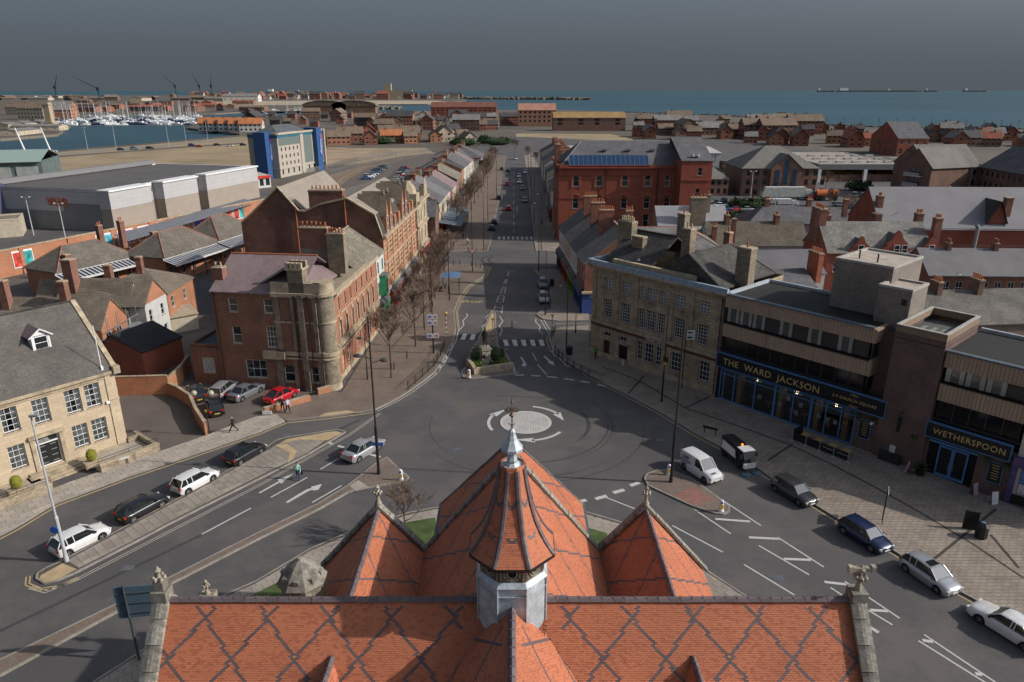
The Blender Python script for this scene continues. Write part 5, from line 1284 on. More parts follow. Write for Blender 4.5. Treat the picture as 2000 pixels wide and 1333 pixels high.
for i,uu in enumerate((11.9+o_,7.0+o_-1.2)):
 t=thing('potted_box_shrub',('rounded golden box shrub in stone trough right of the steps' if i==0 else 'rounded golden box shrub in stone trough left of the steps'),'shrub',BA+bd*uu+Vector((bd.y,-bd.x,0))*2.2+Vector((0,0,.3)),math.atan2(bd.y,bd.x),'clipped shrubs before the stone house')
 mb=MB()
 for _ in range(420):
  v=Vector((RND.gauss(0,1),RND.gauss(0,1),RND.gauss(0,1))).normalized()*RND.uniform(.8,1.0);c=Vector((v.x*.48,v.y*.48,.5+.62+v.z*.62));q=[c+Vector((RND.uniform(-.07,.07),RND.uniform(-.07,.07),RND.uniform(-.07,.07)))for _ in range(3)];mb.face(q)
 mb.lathe([(.1,.5),(.42,.75),(.44,1.2),(.3,1.55),(.05,1.7)],10);f=mb.build('foliage',box_m,t);f['kind']='stuff'
 mb=MB();mb.box(-.75,-.4,0,.75,.4,.55);mb.build('trough',stone_plain,t)
b8=House('brick_corner_building','three storey red brick corner building with stone quoins, rounded corner and purple slate roof','building',(-34.1,77.6),(-21.5,76.0),11.5,wallmat=brick_red)
sa=sash(nx=1,ny=2,arch=.15)
b8.side(0,0,11.5,[(9.3,1.05,1.65,[1.95,6.15],sa),(5.5,1.1,2.05,[1.95],sa),(5.2,1.15,2.5,[6.1],sash(nx=3,ny=4)),(1.3,2.5,2.2,[3.1],dict(nx=3,ny=2,split=1)),(1.0,1.25,2.1,[7.75],dict(nx=1,ny=2,arch=.55)),(1.0,.9,2.0,[11.0],dict(nx=1,ny=2,arch=.45))],depth=.16)
b8.side(3,0,11.5);b8.side(2,0,11.5);b8.side(1,0,11.5);b8.done()
b8.gable_roof(11.6,3.0,slate_purple,over=.2,eover=.1,x1=10.5,ridge_m=pot_clay,gable=True)
stone_m=coursed('soot_stone',(.27,.22,.16),(.21,.175,.13),(.12,.1,.08),.4,.3,.014,var=.35,stain=((.09,.075,.06),.8,.52,.6))
for u0,u1,pr in((7.4,7.95,.14),(9.35,9.75,.2),(11.9,12.35,.2)):
 b8.strip('quoins',0,4.9,11.3,pr,stone_m,u0,u1)
for z0,z1,pr in((11.3,11.75,.35),(8.2,8.4,.15),(4.3,4.8,.25),(3.9,4.1,.3)):b8.strip('string_course',0,z0,z1,pr,stone_plain,7.2,12.9)
b8.strip('ground_floor_stone',0,0,3.9,.12,stone_m,6.9,7.7);b8.strip('ground_floor_stone',0,0,3.9,.12,stone_m,9.05,9.5);b8.strip('ground_floor_stone',0,0,3.9,.12,stone_m,10.4,10.95);b8.strip('ground_floor_stone',0,0,3.9,.12,stone_m,11.95,12.6)
b8.strip('parapet',0,11.75,12.9,.1,stone_plain,7.2,12.9,.3);b8.strip('balcony',0,3.9,4.8,.55,stone_plain,5.6,8.2)
b8.strip('buttress',0,0,11.6,.42,stone_m,10.3,10.9)
rm=MB();ctr=(12.75,1.15)
mb=MB();mb.lathe([(1.2,0),(1.2,11.5)],20,(ctr[0],ctr[1],0));mb.build('rounded_corner',stone_m,b8.root,smooth=True,sharp=60)
for z0,z1,r in((11.4,11.75,1.5),(8.2,8.4,1.32),(4.3,4.7,1.4),(3.9,4.05,1.45),(0,.8,1.32),(11.75,12.9,1.28)):
 mb=MB();mb.lathe([(r,z0),(r,z1)],20,(ctr[0],ctr[1],0));mb.build('corner_moulding',stone_plain,b8.root,smooth=True,sharp=50)
for u in(12.6,11.5,9.9):b8.pipe(u,-.3,.3,11.3)
b8.pipe(.35,-.15,.2,11.5)
mb=MB();mb.box(9.35,-.1,11.7,11.1,1.3,14.6);tr=mb.build('corner_turret',stone_m,b8.root);mb=MB()
for k in range(4):mb.box(9.25+k*.5,-.22,14.5,9.62+k*.5,.15,15.2);mb.box(9.25+k*.5,1.1,14.5,9.62+k*.5,1.45,15.2)
mb.box(9.2,-.25,14.35,11.25,1.5,14.6);mb.build('battlement',stone_plain,tr)
b8.chimney(.2,2.0,11.2,14.0,1.3,1.0,2,brick_red,pot_buff)
b8.chimney(8.9,9.6,12.5,17.4,3.6,1.1,6,brick_red,pot_clay,cap=stone_plain);b8.chimney(11.9,8.8,12.0,16.9,2.1,1.0,5,sm2,pot_clay)
b8.box('rendered_stack_base',7.2,9.0,11.5,10.6,10.2,14.8,plain('dirty_render',(.2,.18,.14),.9,.3,.6))
# graffiti-like faded red letters on the brick
text_part('the',.8,plain('faded_red_paint',(.28,.04,.02),.8),b8.root,frame((9.95,-.02,6.6),(1,0,0)),extrude=.003,name='faded_lettering')
# extension left with barred window, and its flat roof
ex=House('brick_extension','low red brick extension with barred window between the wall and the corner building','building',(-37.9,78.6),(-34.25,78.1),9,wallmat=brick_red)
ex.side(0,0,4.8,[(1.4,1.5,1.9,[1.3],dict(nx=9,ny=1,bar=.07))]);ex.side(3,0,4.8);ex.side(2,0,4.8);ex.done();ex.flat_roof(4.7,plain('dark_blue_felt',(.05,.055,.065),.6,.3),.25)
# street wing
b8s=House('brick_street_wing','orange-lit brick wing with pointed arch windows along the pavement behind the corner','building',(-20.6,79.0),(-19.35,98.6),10,wallmat=coursed('sunlit_red_brick',(.38,.125,.06),(.28,.09,.045),(.3,.2,.14),.225,.075,var=.22))  # brighter copy of the red brick, sunlight is put into its colour
n=7;ups=[1.2+i*2.55 for i in range(n)]
b8s.side(0,0,10.8,[(8.5,.75,1.5,ups,sash(nx=1,ny=2)),(4.9,.95,2.3,ups,sash(nx=1,ny=2,arch=.45)),(1.1,1.0,2.5,ups[1:],sash(nx=1,ny=2,arch=.5)),(.1,1.1,3.2,ups[:1],dict(nx=1,ny=2,sill=False,gmat=wood_pale))],depth=.22)
b8s.side(1,0,10.8);b8s.side(2,0,10.8);b8s.done()
for z0,z1,p in((10.6,11.0,.4),(10.35,10.6,.2),(7.9,8.05,.08),(3.75,4.45,.3),(0,.7,.12),(4.5,4.6,.15)):b8s.strip('string_course',0,z0,z1,p,stone_plain)
for u in ups:
 for sx in(-.2,.95):b8s.strip('stone_jamb',0,4.7,7.3,.07,stone_plain,u+sx,u+sx+.2)
 b8s.strip('keystone',0,7.3,7.75,.12,stone_plain,u+.1,u+.85)
text_part('PRINCESS HELENA HEALTH CENTRE',.42,black_metal,b8s.root,frame((1.0,-.32,3.92),(1,0,0)),extrude=.01,spacing=1.05,sx=1.5)
b8s.gable_roof(11.0,3.0,slate_purple,over=-1.2,eover=0,x0=-1.5,x1=10,y0=-.2,y1=10,ridge_m=stone_plain);b8s.gable_roof(11.0,3.6,slate_stone,over=.1,eover=0,x0=10,x1=20.2,y0=-.2,y1=10,ridge_m=stone_plain)
mb=MB();mb.box(-.5,-.4,11.0,14,1.1,11.5);mb.build('gutter_ledge',plain('tan_parapet_lead',(.27,.225,.16),.9,.2),b8s.root)
for k in range(16):b8s.box('snow_guard_tile',.2+k*.85,1.15,11.5,.6+k*.85,1.45,11.75,stone_plain)if k%2==0 else None
# white and green building next to it
gw=House('green_trimmed_shop','narrow white rendered shop with green bay window and green shop front','shop',(-19.3,98.8),(-19.05,103.6),10,wallmat=plain('white_render',(.5,.5,.48),.7,.1))
gr=plain('green_paint',(.02,.16,.065),.5,.15)
gw.side(0,0,10.6,[(8.2,.8,1.6,[.6,3.3],sash(mat=gr,arch=.3)),(4.9,.9,1.9,[.4,3.4],sash(mat=gr))]);gw.side(1,0,10.6);gw.side(3,0,10.6);gw.side(2,0,10.6);gw.done()
gw.gable_roof(10.7,3.4,slate_stone,over=.25,ridge_m=stone_plain)
mb=MB();mb.prism([(1.3,0),(1.7,-.85),(3.1,-.85),(3.5,0)],4.6,7.6);by=mb.build('bay_window',gr,gw.root);mb=MB();mb.box(1.85,-.88,5.1,2.95,-.8,7.2);mb.build('glass',glass_dark,by);mb=MB();mb.prism([(1.1,0),(1.6,-1.0),(3.2,-1.0),(3.7,0)],7.6,7.8);mb.build('bay_roof',slate_grey,by)
def pub_front(h,u0,u1,mat,n,z1=3.3):
 mb=MB();mb.box(u0,-.7,z1-.7,u1,-.05,z1);f=mb.build('shop_fascia',mat,h.root);mb=MB();mb.face([(u0,-.75,z1),(u1,-.75,z1),(u1,0,z1+.7),(u0,0,z1+.7)]);mb.build('fascia_roof',slate_grey,f)
 mb=MB()
 for i in range(n+1):x=u0+(u1-u0-.15)*i/n;mb.box(x,-.45,0,x+.15,-.05,z1-.7)
 mb.box(u0,-.4,0,u1,-.05,.7);mb.build('shop_front',mat,h.root);mb=MB();mb.box(u0,-.3,.7,u1,-.1,z1-.7);mb.build('shop_window',glass_dark,h.root)
pub_front(gw,0.1,4.7,gr,6,3.6)
# ---- the tall double gabled brick block with the ornate front
b9=House('ornate_brick_block','tall brick block with stone banded front, paired spire gables and plain dark side wall','building',(-19.05,104.0),(-17.5,143.5),21,wallmat=brick_dark)
bsun=coursed('sunlit_front_brick',(.45,.155,.065),(.34,.11,.05),(.34,.22,.15),.225,.075,var=.2)  # street front brick in a sunlit tone, the sun is painted into it
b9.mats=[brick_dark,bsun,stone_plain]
gs=[2.6+2.05*i for i in range(12)]
rows=[(9.4,.8,2.2,gs,sash(nx=1,ny=2,wallmat=bsun)),(5.4,.8,2.4,gs,sash(nx=1,ny=2,wallmat=bsun)),(.8,1.3,2.6,[3.0+3.1*i for i in range(8)],sash(nx=1,ny=2,wallmat=bsun))]
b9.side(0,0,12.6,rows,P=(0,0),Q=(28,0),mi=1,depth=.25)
b9.side(0,0,13.4,[(9.6,.8,2.4,[1.2,4.0,8.0,11.0],sash(nx=1,ny=2,wallmat=stone_plain)),(5.6,.8,2.4,[1.2,4.0,8.0,11.0],sash(nx=1,ny=2,wallmat=stone_plain)),(1.0,1.4,2.4,[1,4,8,11],sash(wallmat=stone_plain))],P=(28,-.4),Q=(39.5,-.4),mi=2,depth=.25)
b9.w.face([(28,-.4,0),(28,0,0),(28,0,13.4),(28,-.4,13.4)][::-1],2)
# side wall facing the camera: local x=0, y 0..21
prof9=[(0,12.6),(1.0,15.9),(5.0,18.3),(9.0,17.4),(11.2,16.4),(12.2,16.4),(15.0,19.8),(19.4,15.9),(21,14.6)]
f=[(0,0,0)]+[(0,y,z)for y,z in prof9]+[(0,21,0)]
mbw=b9.w
for(y0,z0),(y1,z1)in zip(prof9,prof9[1:]):mbw.face([(0,y1,0),(0,y0,0),(0,y0,z0),(0,y1,z1)],0)
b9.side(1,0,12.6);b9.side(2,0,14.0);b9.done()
mb=MB()
for(y0,z0),(y1,z1)in zip(prof9,prof9[1:]):
 mb.face([(-.25,y0,z0+.12),(.3,y0,z0+.12),(.3,y1,z1+.12),(-.25,y1,z1+.12)][::-1]);mb.face([(-.25,y0,z0-.12),(-.25,y0,z0+.12),(-.25,y1,z1+.12),(-.25,y1,z1-.12)][::-1]);mb.face([(-.25,y0,z0-.12),(-.25,y1,z1-.12),(0,y1,z1-.12),(0,y0,z0-.12)])
mb.build('wall_coping',stone_plain,b9.root)
def sl(name,pts_,mat,x0,x1):
 mb=MB()
 for(y0,z0),(y1,z1)in zip(pts_,pts_[1:]):mb.face([(x0,y0,z0),(x1,y0,z0),(x1,y1,z1),(x0,y1,z1)]if y0<y1 else[(x0,y0,z0),(x0,y1,z1),(x1,y1,z1),(x1,y0,z0)])
 return mb.build(name,mat,b9.root)
sl('roof',[(11.7,16.35),(15.0,19.75),(21.2,14.5)],sheet_roof,.25,23.5)
sl('roof',[(-.1,12.7),(1.0,15.85)],slate_dark,.25,28);sl('roof',[(1.0,15.85),(5.0,18.3),(11.7,16.35)],sheet_roof,.25,26.5)
sl('roof',[(0,13.5),(6,17.0),(12,14)],slate_dark,28,39.3)
mb=MB();mb.face([(23.4,11.7,12),(23.4,21,12),(23.4,21,14.5),(23.4,15,19.75),(23.4,11.7,16.3)]);mb.face([(26.5,0,12),(26.5,11.7,12),(26.5,11.7,16.3),(26.5,5,18.3),(26.5,1,15.8)]);mb.build('end_gable',brick_dark,b9.root)
for x,y,z,s_ in((5,17.6,17.35,1),(11.5,16.6,18.3,1),(14.0,16.0,18.8,1),(8,17.4,17.5,1)):
 mb=MB();mb.box(x,y-.6,z-.5,x+.9,y+.5,z+.45);mb.build('roof_light',black_metal,b9.root)
b9.chimney(.9,8.1,12,19.4,1.6,5.0,8,brick_dark,pot_clay);b9.pipe(-.15,5.3,9,18.5,.09,pot_clay);b9.pipe(-.15,12.6,7,16.8,.09,pot_clay)
for z0,z1,p in((12.3,12.75,.45),(8.4,8.7,.2),(4.3,4.7,.35),(3.7,3.9,.2)):b9.strip('string_course',0,z0,z1,p,stone_plain,0,28)
for zz in(5.9,6.7,7.5,9.8,10.6,11.3):b9.strip('stone_band',0,zz,zz+.22,.03,stone_plain,0.4,27.6)
for g0 in gs[::2]:b9.strip('mullion_pier',0,4.75,12.2,.16,stone_plain,g0-.45,g0-.15)
for z0,z1,p in((13.2,13.7,.6),(8.6,9.0,.35),(4.2,4.7,.45)):b9.strip('string_course',0,z0,z1,p+.4,stone_plain,28,39.6)
b9.strip('shop_fascia',0,3.3,4.1,.9,plain('red_fascia',(.35,.02,.02),.5),29,39.5)
# pairs of steep spire gables with tall windows
def spire_gable(u,w=1.7,zt=18.4):
 mb=MB();h0=12.75;hs_=15.3
 mb.box(u,-.12,h0,u+w,.7,hs_,0);m=u+w/2
 mb.face([(u,-.12,hs_),(u+w,-.12,hs_),(m,-.12,zt)],0);mb.face([(u,.7,hs_),(u+w,.7,hs_),(m,.7,zt)][::-1],0)
 mb.face([(u-.1,-.2,hs_-.1),(u-.1,4.2,hs_+.0),(m,4.2,zt+.1),(m,-.2,zt+.1)][::-1],1);mb.face([(u+w+.1,-.2,hs_-.1),(m,-.2,zt+.1),(m,4.2,zt+.1),(u+w+.1,4.2,hs_)][::-1],1)
 g_=mb.build('spire_gable',[bsun,tile_brown],b9.root)
 ms=window_mesh(.85,2.3,1,2,depth=.1,sill=False);wo=put('window',ms['frame'],g_,M=Matrix.Translation((u+w/2-.42,-.22,12.95)));put('glass',ms['glass'],wo)
 mb=MB();mb.lathe([(.12,0),(.06,.4),(.1,.5),(.02,.7)],6,(m,.2,zt));mb.build('finial',stone_plain,g_)
for u in(2.4,5.2,15.0,18.0):spire_gable(u)
for u in(8.6,12.0,21.5,24.5):
 mb=MB();mb.box(u,-.1,12.75,u+1.3,.5,14.4);mb.build('dormer',bsun,b9.root)
mb=MB();mb.box(27.0,-.5,12.8,30.5,3.0,15.2);mb.lathe([(1.7,15.2),(1.3,16.4),(.4,17.4)],8,(28.7,1.3,0));mb.build('stone_cupola',stone_plain,b9.root)
mb=MB();mb.box(36,-.5,13.6,39.6,.5,15.6);mb.face([(36,-.5,15.6),(39.6,-.5,15.6),(37.8,-.5,17.2)]);mb.build('stone_pediment',stone_plain,b9.root)
pub_front(b9,2,12,plain('maroon_shop',(.12,.03,.025),.5),8,3.6);pub_front(b9,13,26,plain('brown_shop',(.1,.07,.05),.5),9,3.6)
# ================================================================ the town beyond
cream_render=plain('cream_render',(.46,.40,.31),.85,.15);pale_render=plain('pale_render',(.50,.48,.44),.85,.12);white_render=plain('white_render',(.5,.5,.48),.7,.1)
grey_tile=coursed('grey_concrete_tile',(.20,.185,.165),(.165,.155,.14),(.09,.085,.08),.33,.33,.02,var=.15)
ridge_clay=plain('clay_ridge',(.32,.13,.08),.8,.2)
def block(name,label,cat,A,B,D,h,rise,wall,roof,kind='gable',axis='x',rows=(),side1=(),side3=(),chim=(),group=None,over=.3,depth=.12,done=True,ridge=None,off=.5,back=(),cpot=4,cmat=None,detail=1):
 H_=House(name,label,cat,A,B,D,group,wall,detail)
 H_.side(0,0,h,rows,depth);H_.side(1,0,h,side1,depth);H_.side(2,0,h,back,depth);H_.side(3,0,h,side3,depth)
 if kind=='gable':H_.gable_roof(h,rise,roof,axis,over,ridge_m=ridge,off=off)
 elif kind=='hip':H_.hip_roof(h,rise,roof,over,ridge_m=ridge)
 else:H_.flat_roof(h,roof,.35)
 for c in chim:
  x,y,zt,w,d,p=c;zb=h+(rise*.2 if kind!='flat' else 0);H_.chimney(x,y,min(zb,zt-1),zt,w,d,p,cmat or brick_red)
 if done:H_.done()
 return H_
sw=sash(nx=1,ny=2);sw2=sash(nx=2,ny=2)
# ---- left: outbuilding, houses, station
block('brick_outbuilding','small red brick gabled outbuilding with black ribbed roof behind the driveway wall','outbuilding',at(195,677,3.3),at(277,690,3.3),6.2,3.3,1.6,plain('red_common_brick',(.27,.085,.05),.9,.2,.5,9),coursed('black_ribbed_roof',(.035,.035,.04),(.03,.03,.034),(.012,.012,.012),6,.35,.03,var=.15),axis='y',off=.32,over=.12)
H1=block('gabled_house','brown tiled house with two tall brick chimneys, nearest of the house group','house',at(197,642,5.5),at(246,615,5.5),17,5.5,3.0,brick_orange,tile_brown,axis='y',rows=[(3.2,1.2,1.4,[.8,3.2],sw2)],chim=[(2.0,5.0,11.0,.9,.9,0),(2.0,12.5,11.0,.9,.9,0)],cmat=brick_red)
m_=MB()
for x in(-.6,1.6,3.8,6.0):m_.tube((x,-1.2,0),(x,-1.2,7.0),.04,n=4)
for z in(2.2,4.4,5.4):m_.tube((-1,-1.2,z),(6.4,-1.2,z),.04,n=4)
m_.box(-1,-1.6,4.2,6.4,-.4,4.26)
sc_=thing('scaffold','tube scaffold against the gable of the tiled house','scaffold',H1.root.location,H1.root.rotation_euler[2]);m_.build('poles',grey_metal,sc_)
H2=block('white_gabled_house','white rendered house with brick gable top and brown tiled roof in the house group','house',at(282,597,6.2),at(324,574,6.2),12,6.2,2.8,white_render,tile_brown,axis='y',rows=[(3.7,.8,1.6,[.8,3.9],sw),(.8,.9,1.5,[4.0],sw)],done=False)
H2.w.m[-1]=1;H2.mats=[white_render,brick_orange]
for k in range(len(H2.w.f)):
 if len(H2.w.f[k])==3:H2.w.m[k]=1
H2.done()
block('cross_gabled_house','house with wide brown tiled roof between the white house and the tall chimneys','house',at(248,603,5.8),at(285,585,5.8),13,5.6,3.2,white_render,tile_brown,axis='y',chim=[(1.5,8,12,1.3,1.3,0)],rows=[(3,.9,1.3,1,sw)])
block('brick_house','orange brick house with hipped brown roof at the right of the house group','house',at(325,574,6.0),at(378,541,6.0),10,6.0,2.6,brick_orange,tile_brown,'hip',rows=[(3.6,.95,1.7,[1.2,5.3],sw2),(.9,1.0,2.2,[3.5],sw)],chim=[(4,5,10.5,.8,.8,0),(1,8,10,.9,.9,0)])
block('lean_to_shed','low pale roofed lean-to below the orange brick house','shed',at(330,622,2.4),at(385,612,2.4),4,2.4,.5,cream_render,plain('pale_sheet_roof',(.36,.3,.22),.8,.2),off=.9)
st_b=brick_orange
def station(label,pA,pB,z,D,rise,chim=(),can=True,nwin=5):
 S=block('station_building',label,'station',at(*pA,z),at(*pB,z),D,z,rise,st_b,coursed('mottled_station_slate',(.17,.145,.12),(.125,.11,.095),(.07,.06,.055),.3,.22,.014,var=.3,stain=((.27,.24,.2),1.2,.58,.6)),'hip',rows=[(1.0,.9,1.9,nwin,sw2)],side3=[(1.0,.8,1.9,1,sw2)],chim=chim,ridge=ridge_clay)
 if can:
  m=MB();n=int(S.L/.7);w=2.6
  m.face([(-.5,-w,z-1.1),(S.L+.5,-w,z-1.1),(S.L+.5,-.1,z-.35),(-.5,-.1,z-.35)]);g_=m.build('canopy_glazing',plain('dark_canopy_glass',(.05,.055,.08),.3),S.root)
  m=MB()
  for i in range(n+1):
   x=-.5+(S.L+1)*i/n;m.box(x-.1,-w-.02,-.02,x+.1,-.1,.03)
   for k in range(8):pass
  m2=MB()
  for i in range(n+1):
   x=-.5+(S.L+1)*i/n;m2.face([(x-.11,-w-.03,z-1.06),(x+.11,-w-.03,z-1.06),(x+.11,-.08,z-.29),(x-.11,-.08,z-.29)])
  m2.box(-.55,-w-.1,z-1.35,S.L+.55,-w-.04,z-1.0);m2.box(-.5,-.2,z-.3,S.L+.5,.0,z-.05)
  m2.build('canopy_bars',plain('white_canopy_bar',.55,.6,.1),g_)
  for i in range(0,n,5):m3=MB();x=(S.L)*i/n+.5;m3.tube((x,-w+.2,0),(x,-w+.2,z-1.2),.07,n=6);m3.build('canopy_post',plain('maroon_post',(.12,.02,.03)),S.root)
 return S
station('long station building with hipped mottled slate roof and three chimneys',(112,533),(265,499),4.6,8.5,3.4,[(3,1.5,7.0,1.0,1.0,0),(12,5,10.2,.9,.9,2),(16,4.6,10.4,.9,.9,2),(20,1.2,8,1.1,.8,0)])
station('middle station building with hipped roof and striped glass canopy',(321,504),(426,472),4.8,8.5,3.6)
station('far station building with lichened slate roof beside the dark brick gable',(428,470),(500,447),5.0,8.5,3.8)
pf=thing('platform_canopy','long platform canopy of white bars and grey glass behind the station','canopy',at(225,474,4),0)
a_,b_=at(222,470,4.4),at(478,396,4.4);dd=(b_-a_);LL=dd.length;pf.rotation_euler=(0,0,math.atan2(dd.y,dd.x));pf.location=(a_.x,a_.y,0)
m=MB();m.face([(0,-3.6,4.4),(LL,-3.6,4.4),(LL,0,5.4),(0,0,5.4)]);m.face([(0,0,5.4),(LL,0,5.4),(LL,3.6,4.4),(0,3.6,4.4)]);m.build('canopy_glazing',plain('dark_canopy_glass',(.05,.055,.08)),pf)
m=MB();n=60
for i in range(n+1):
 x=LL*i/n;m.face([(x-.16,-3.62,4.43),(x+.16,-3.62,4.43),(x+.16,0,5.44),(x-.16,0,5.44)])
m.face([(0,0,5.45),(LL,0,5.45),(LL,3.65,4.45),(0,3.65,4.45)]);o=m.build('canopy_bars',plain('pale_canopy_bar',.33,.6,.1),pf);o['kind']='stuff'
m=MB()
for i in range(0,13):m.tube((LL*i/12,0,0),(LL*i/12,0,5),.1,n=5)
o=m.build('canopy_posts',grey_metal,pf);o['kind']='stuff'
# the long orange wall with poster pairs
wa,wb=at(-70,503,5.2),at(524,387,5.2);wa.z=wb.z=0;dd=wb-wa;LL=dd.length
ow=thing('boundary_wall','long orange brick wall with pairs of film posters below the cinema','wall',wa,math.atan2(dd.y,dd.x))
m=MB();m.box(0,0,0,LL,.4,5.0);m.build('wall',brick_orange,ow);m=MB();m.box(-.1,-.1,5.0,LL,.5,5.2);m.build('coping',stone_plain,ow)
piers=int(LL/9.5)
for i in range(piers+1):m=MB();x=LL*i/piers;m.box(x-.35,-.25,0,x+.35,0,4.95);m.build('pier',brick_orange,ow)
pcols=[((.5,.06,.04),(.04,.3,.3)),((.45,.45,.1),(.1,.4,.5)),((.06,.08,.45),(.4,.1,.35)),((.45,.05,.03),(.05,.3,.28)),((.05,.06,.4),(.45,.08,.3)),((.4,.06,.04),(.05,.25,.22)),((.06,.06,.4),(.4,.05,.3)),((.45,.42,.08),(.2,.4,.5)),((.4,.3,.1),(.45,.1,.08)),((.4,.06,.04),(.05,.3,.3))]
ux=[]
for i,px in enumerate((32,200,243,283,320,355,392,422,447,471)):
 d=_ray(px,450);nx,ny=-dd.y/LL,dd.x/LL;t=(wa.x*nx+wa.y*ny)/(d[0]*nx+d[1]*ny);u=(d[0]*t-wa.x)*dd.x/LL+(d[1]*t-wa.y)*dd.y/LL
 m=MB();m.box(u-2.0,-.12,1.3,u+2.0,-.02,4.5);p_=m.build('poster_frame',white_paint,ow)
 for k in(0,1):
  m=MB();m.box(u-1.85+1.95*k,-.15,1.5,u-.1+1.95*k,-.12,4.2);m.build('poster',plain('film_poster_%d_%d'%(i,k),pcols[i][k],.5,.7,.7,3),p_)
vu=House('cinema','huge low cinema box of white and tan cladding with dark flat roof and orange sign','cinema',at(190,376,9.6),at(487,326,9.6),36,wallmat=clad_white)
vu.mats=[clad_white,clad_tan,clad_grey]
for k in(1,2):vu.side(k,0,9.4)
vu.side(0,5.2,9.4,mi=0);vu.side(0,0,5.2,mi=1);vu.side(3,0,4.6,mi=2);vu.side(3,4.6,10.2,mi=0);vu.done()
vu.flat_roof(9.5,felt_grey,.35,white_paint,.5)
for u0,u1 in((0.0,14),(19,33),(37,63)):
 m=MB();m.box(u0,-3.2,5.4,u1,.0,9.7);m.build('upper_cladding',clad_white,vu.root);m=MB();m.box(u0,-3.15,0,u1,-.05,5.35);m.build('lower_cladding',clad_tan,vu.root)
 m=MB();m.box(u0-.3,-3.6,9.7,u1+.3,.2,10.1);m.build('roof_fascia',white_paint,vu.root)
m=MB();m.box(-.3,34.5,9.9,62,36.2,11.2);m.box(-3,36.2,0,60,50,9.2);m.build('rear_block',clad_grey,vu.root);m=MB();m.box(-3,36.2,9.2,60,50,9.4);m.build('rear_roof',felt_grey,vu.root)
m=MB();m.lathe([(4.4,0),(4.4,10.4)],24,(-1.0,33.5,0));m.build('blue_drum',plain('slate_blue_cladding',(.075,.085,.15),.5,.08),vu.root,smooth=True,sharp=50)
vo=plain('orange_sign_letter',(.55,.10,.04),.5,.1)
text_part('vue',4.3,vo,vu.root,frame((-.15,15.6,5.9),(0,-1,0)),extrude=.12,spacing=1.05,sx=1.0)
m=MB();m.face([(-.05,11,4.6),(-.05,0,4.6),(-.05,0,6.6),(-.05,11,6.6)]);m.build('panel_patch',clad_grey,vu.root)
block('drive_through_kiosk','flat roofed pale kiosk at the left edge below the cinema','kiosk',at(-60,470),at(45,462),9,4,.3,cream_render,felt_brown,'flat')
lh=House('leisure_hall','green roofed glass hall with raking white masts at the left edge','building',at(-220,366),at(88,356),26,wallmat=plain('teal_glass_wall',(.10,.14,.14),.4,.3,.3,2));lh.side(0,0,8);lh.side(1,0,8);lh.side(2,0,8);lh.side(3,0,8);lh.done()
lh.gable_roof(8,3.2,plain('pale_green_roof',(.25,.33,.30),.6,.1),over=1.5)
for i in range(7):m=MB();x=lh.L-2-i*9.0;m.tube((x,26,6),(x-2.0,24,19),.5,.25,n=6);m.build('mast',white_paint,lh.root)
for i in range(7):m=MB();x=lh.L-5-i*9;m.box(x-3.6,-.3,1,x+3.6,-.02,6);m.build('wall_panel',plain('pale_wall_panel',(.3,.33,.32),.5,.2,.4),lh.root)
# ---- hotel with blue towers
hb=plain('hotel_blue',(.03,.085,.22),.5,.1);hw=plain('hotel_cream',(.38,.34,.29),.8,.08);hg=plain('hotel_grey_green',(.12,.15,.14),.7,.08)
ho=House('hotel','six storey hotel of cream and grey panels between two blue sign towers','hotel',(-92.5,290),(-83.5,327),13,wallmat=hw)
vs=dict(nx=1,ny=1,sill=False,mat=black_metal,fr=.08)
ho.side(0,0,16.5,[(z,.9,1.4,[2.0+3.1*i for i in range(5)]+[20.5,23.5],vs)for z in(4.6,7.4,10.2,13.2)]+[(1.2,1.1,2.0,9,vs)],depth=.15)
ho.side(1,0,16.5);ho.side(2,0,16.5);ho.side(3,0,16.5,[(z,.9,1.2,[3,8],vs)for z in(4.6,7.4,10.2)]);ho.done()
ho.hip_roof(17.4,2.6,coursed('blue_grey_roof',(.10,.11,.12),(.09,.10,.11),(.05,.055,.06),.6,.5,.02),over=-1.2,x0=1,x1=26,y0=0,y1=12)
for z0,z1,p,mt in((16.5,17.3,.5,hw),(15.3,16.5,.1,plain('teal_band',(.03,.13,.18),.5)),(3.2,3.6,.25,hw)):ho.strip('cornice',0,z0,z1,p,mt);ho.strip('cornice',3,z0,z1,p,mt)
ho.strip('grey_panel',0,12.3,15.2,.06,hg,.8,17.0);ho.strip('grey_panel',0,4.2,15.2,.06,hg,20,27);ho.strip('cream_pier',0,.1,16,.3,hw,17.2,19.6)
for(x0,y0,x1,y1,zt)in((-3.8,3.0,1.8,8.2,17.6),(28.0,-2.0,32.5,4.0,18.0),(36.6,-1.0,37.4,4.0,17.5)):
 m=MB();m.box(x0,y0,0,x1,y1,zt);t_=m.build('blue_tower',hb if x0<30 else hw,ho.root)
def vsign(x,y,facex):
 m=MB();pl=plain('sign_blue',(.05,.10,.42),.4,.05)
 if facex:m.box(x,y,6.2,x+.15,y+1.6,15.4)
 else:m.box(x,y,6.2,x+1.6,y+.15,15.4)
 b_=m.build('vertical_sign',pl,ho.root)
 M=Matrix(((0,1,0),(0,0,-1),(-1,0,0)))if not facex else None
 if not facex:
  R3=Matrix(((0,1,0),(0,0,-1),(-1,0,0))).to_4x4();R3.translation=Vector((x+.45,y-.03,13.4));text_part('Travelodge',1.4,white_paint,b_,R3,extrude=.02)
  m=MB();m.lathe([(.5,0),(.5,.05)],14,(0,0,0));m.build('sign_disc',plain('sign_red',(.5,.05,.04)),b_,M=Matrix.Translation((x+.8,y-.05,14.4))@Matrix.Rotation(math.pi/2,4,'X'))
 return b_
vsign(-1.0,2.84,False);vsign(30.2,-2.16,False);vsign(29.0,-2.16,False)if False else None
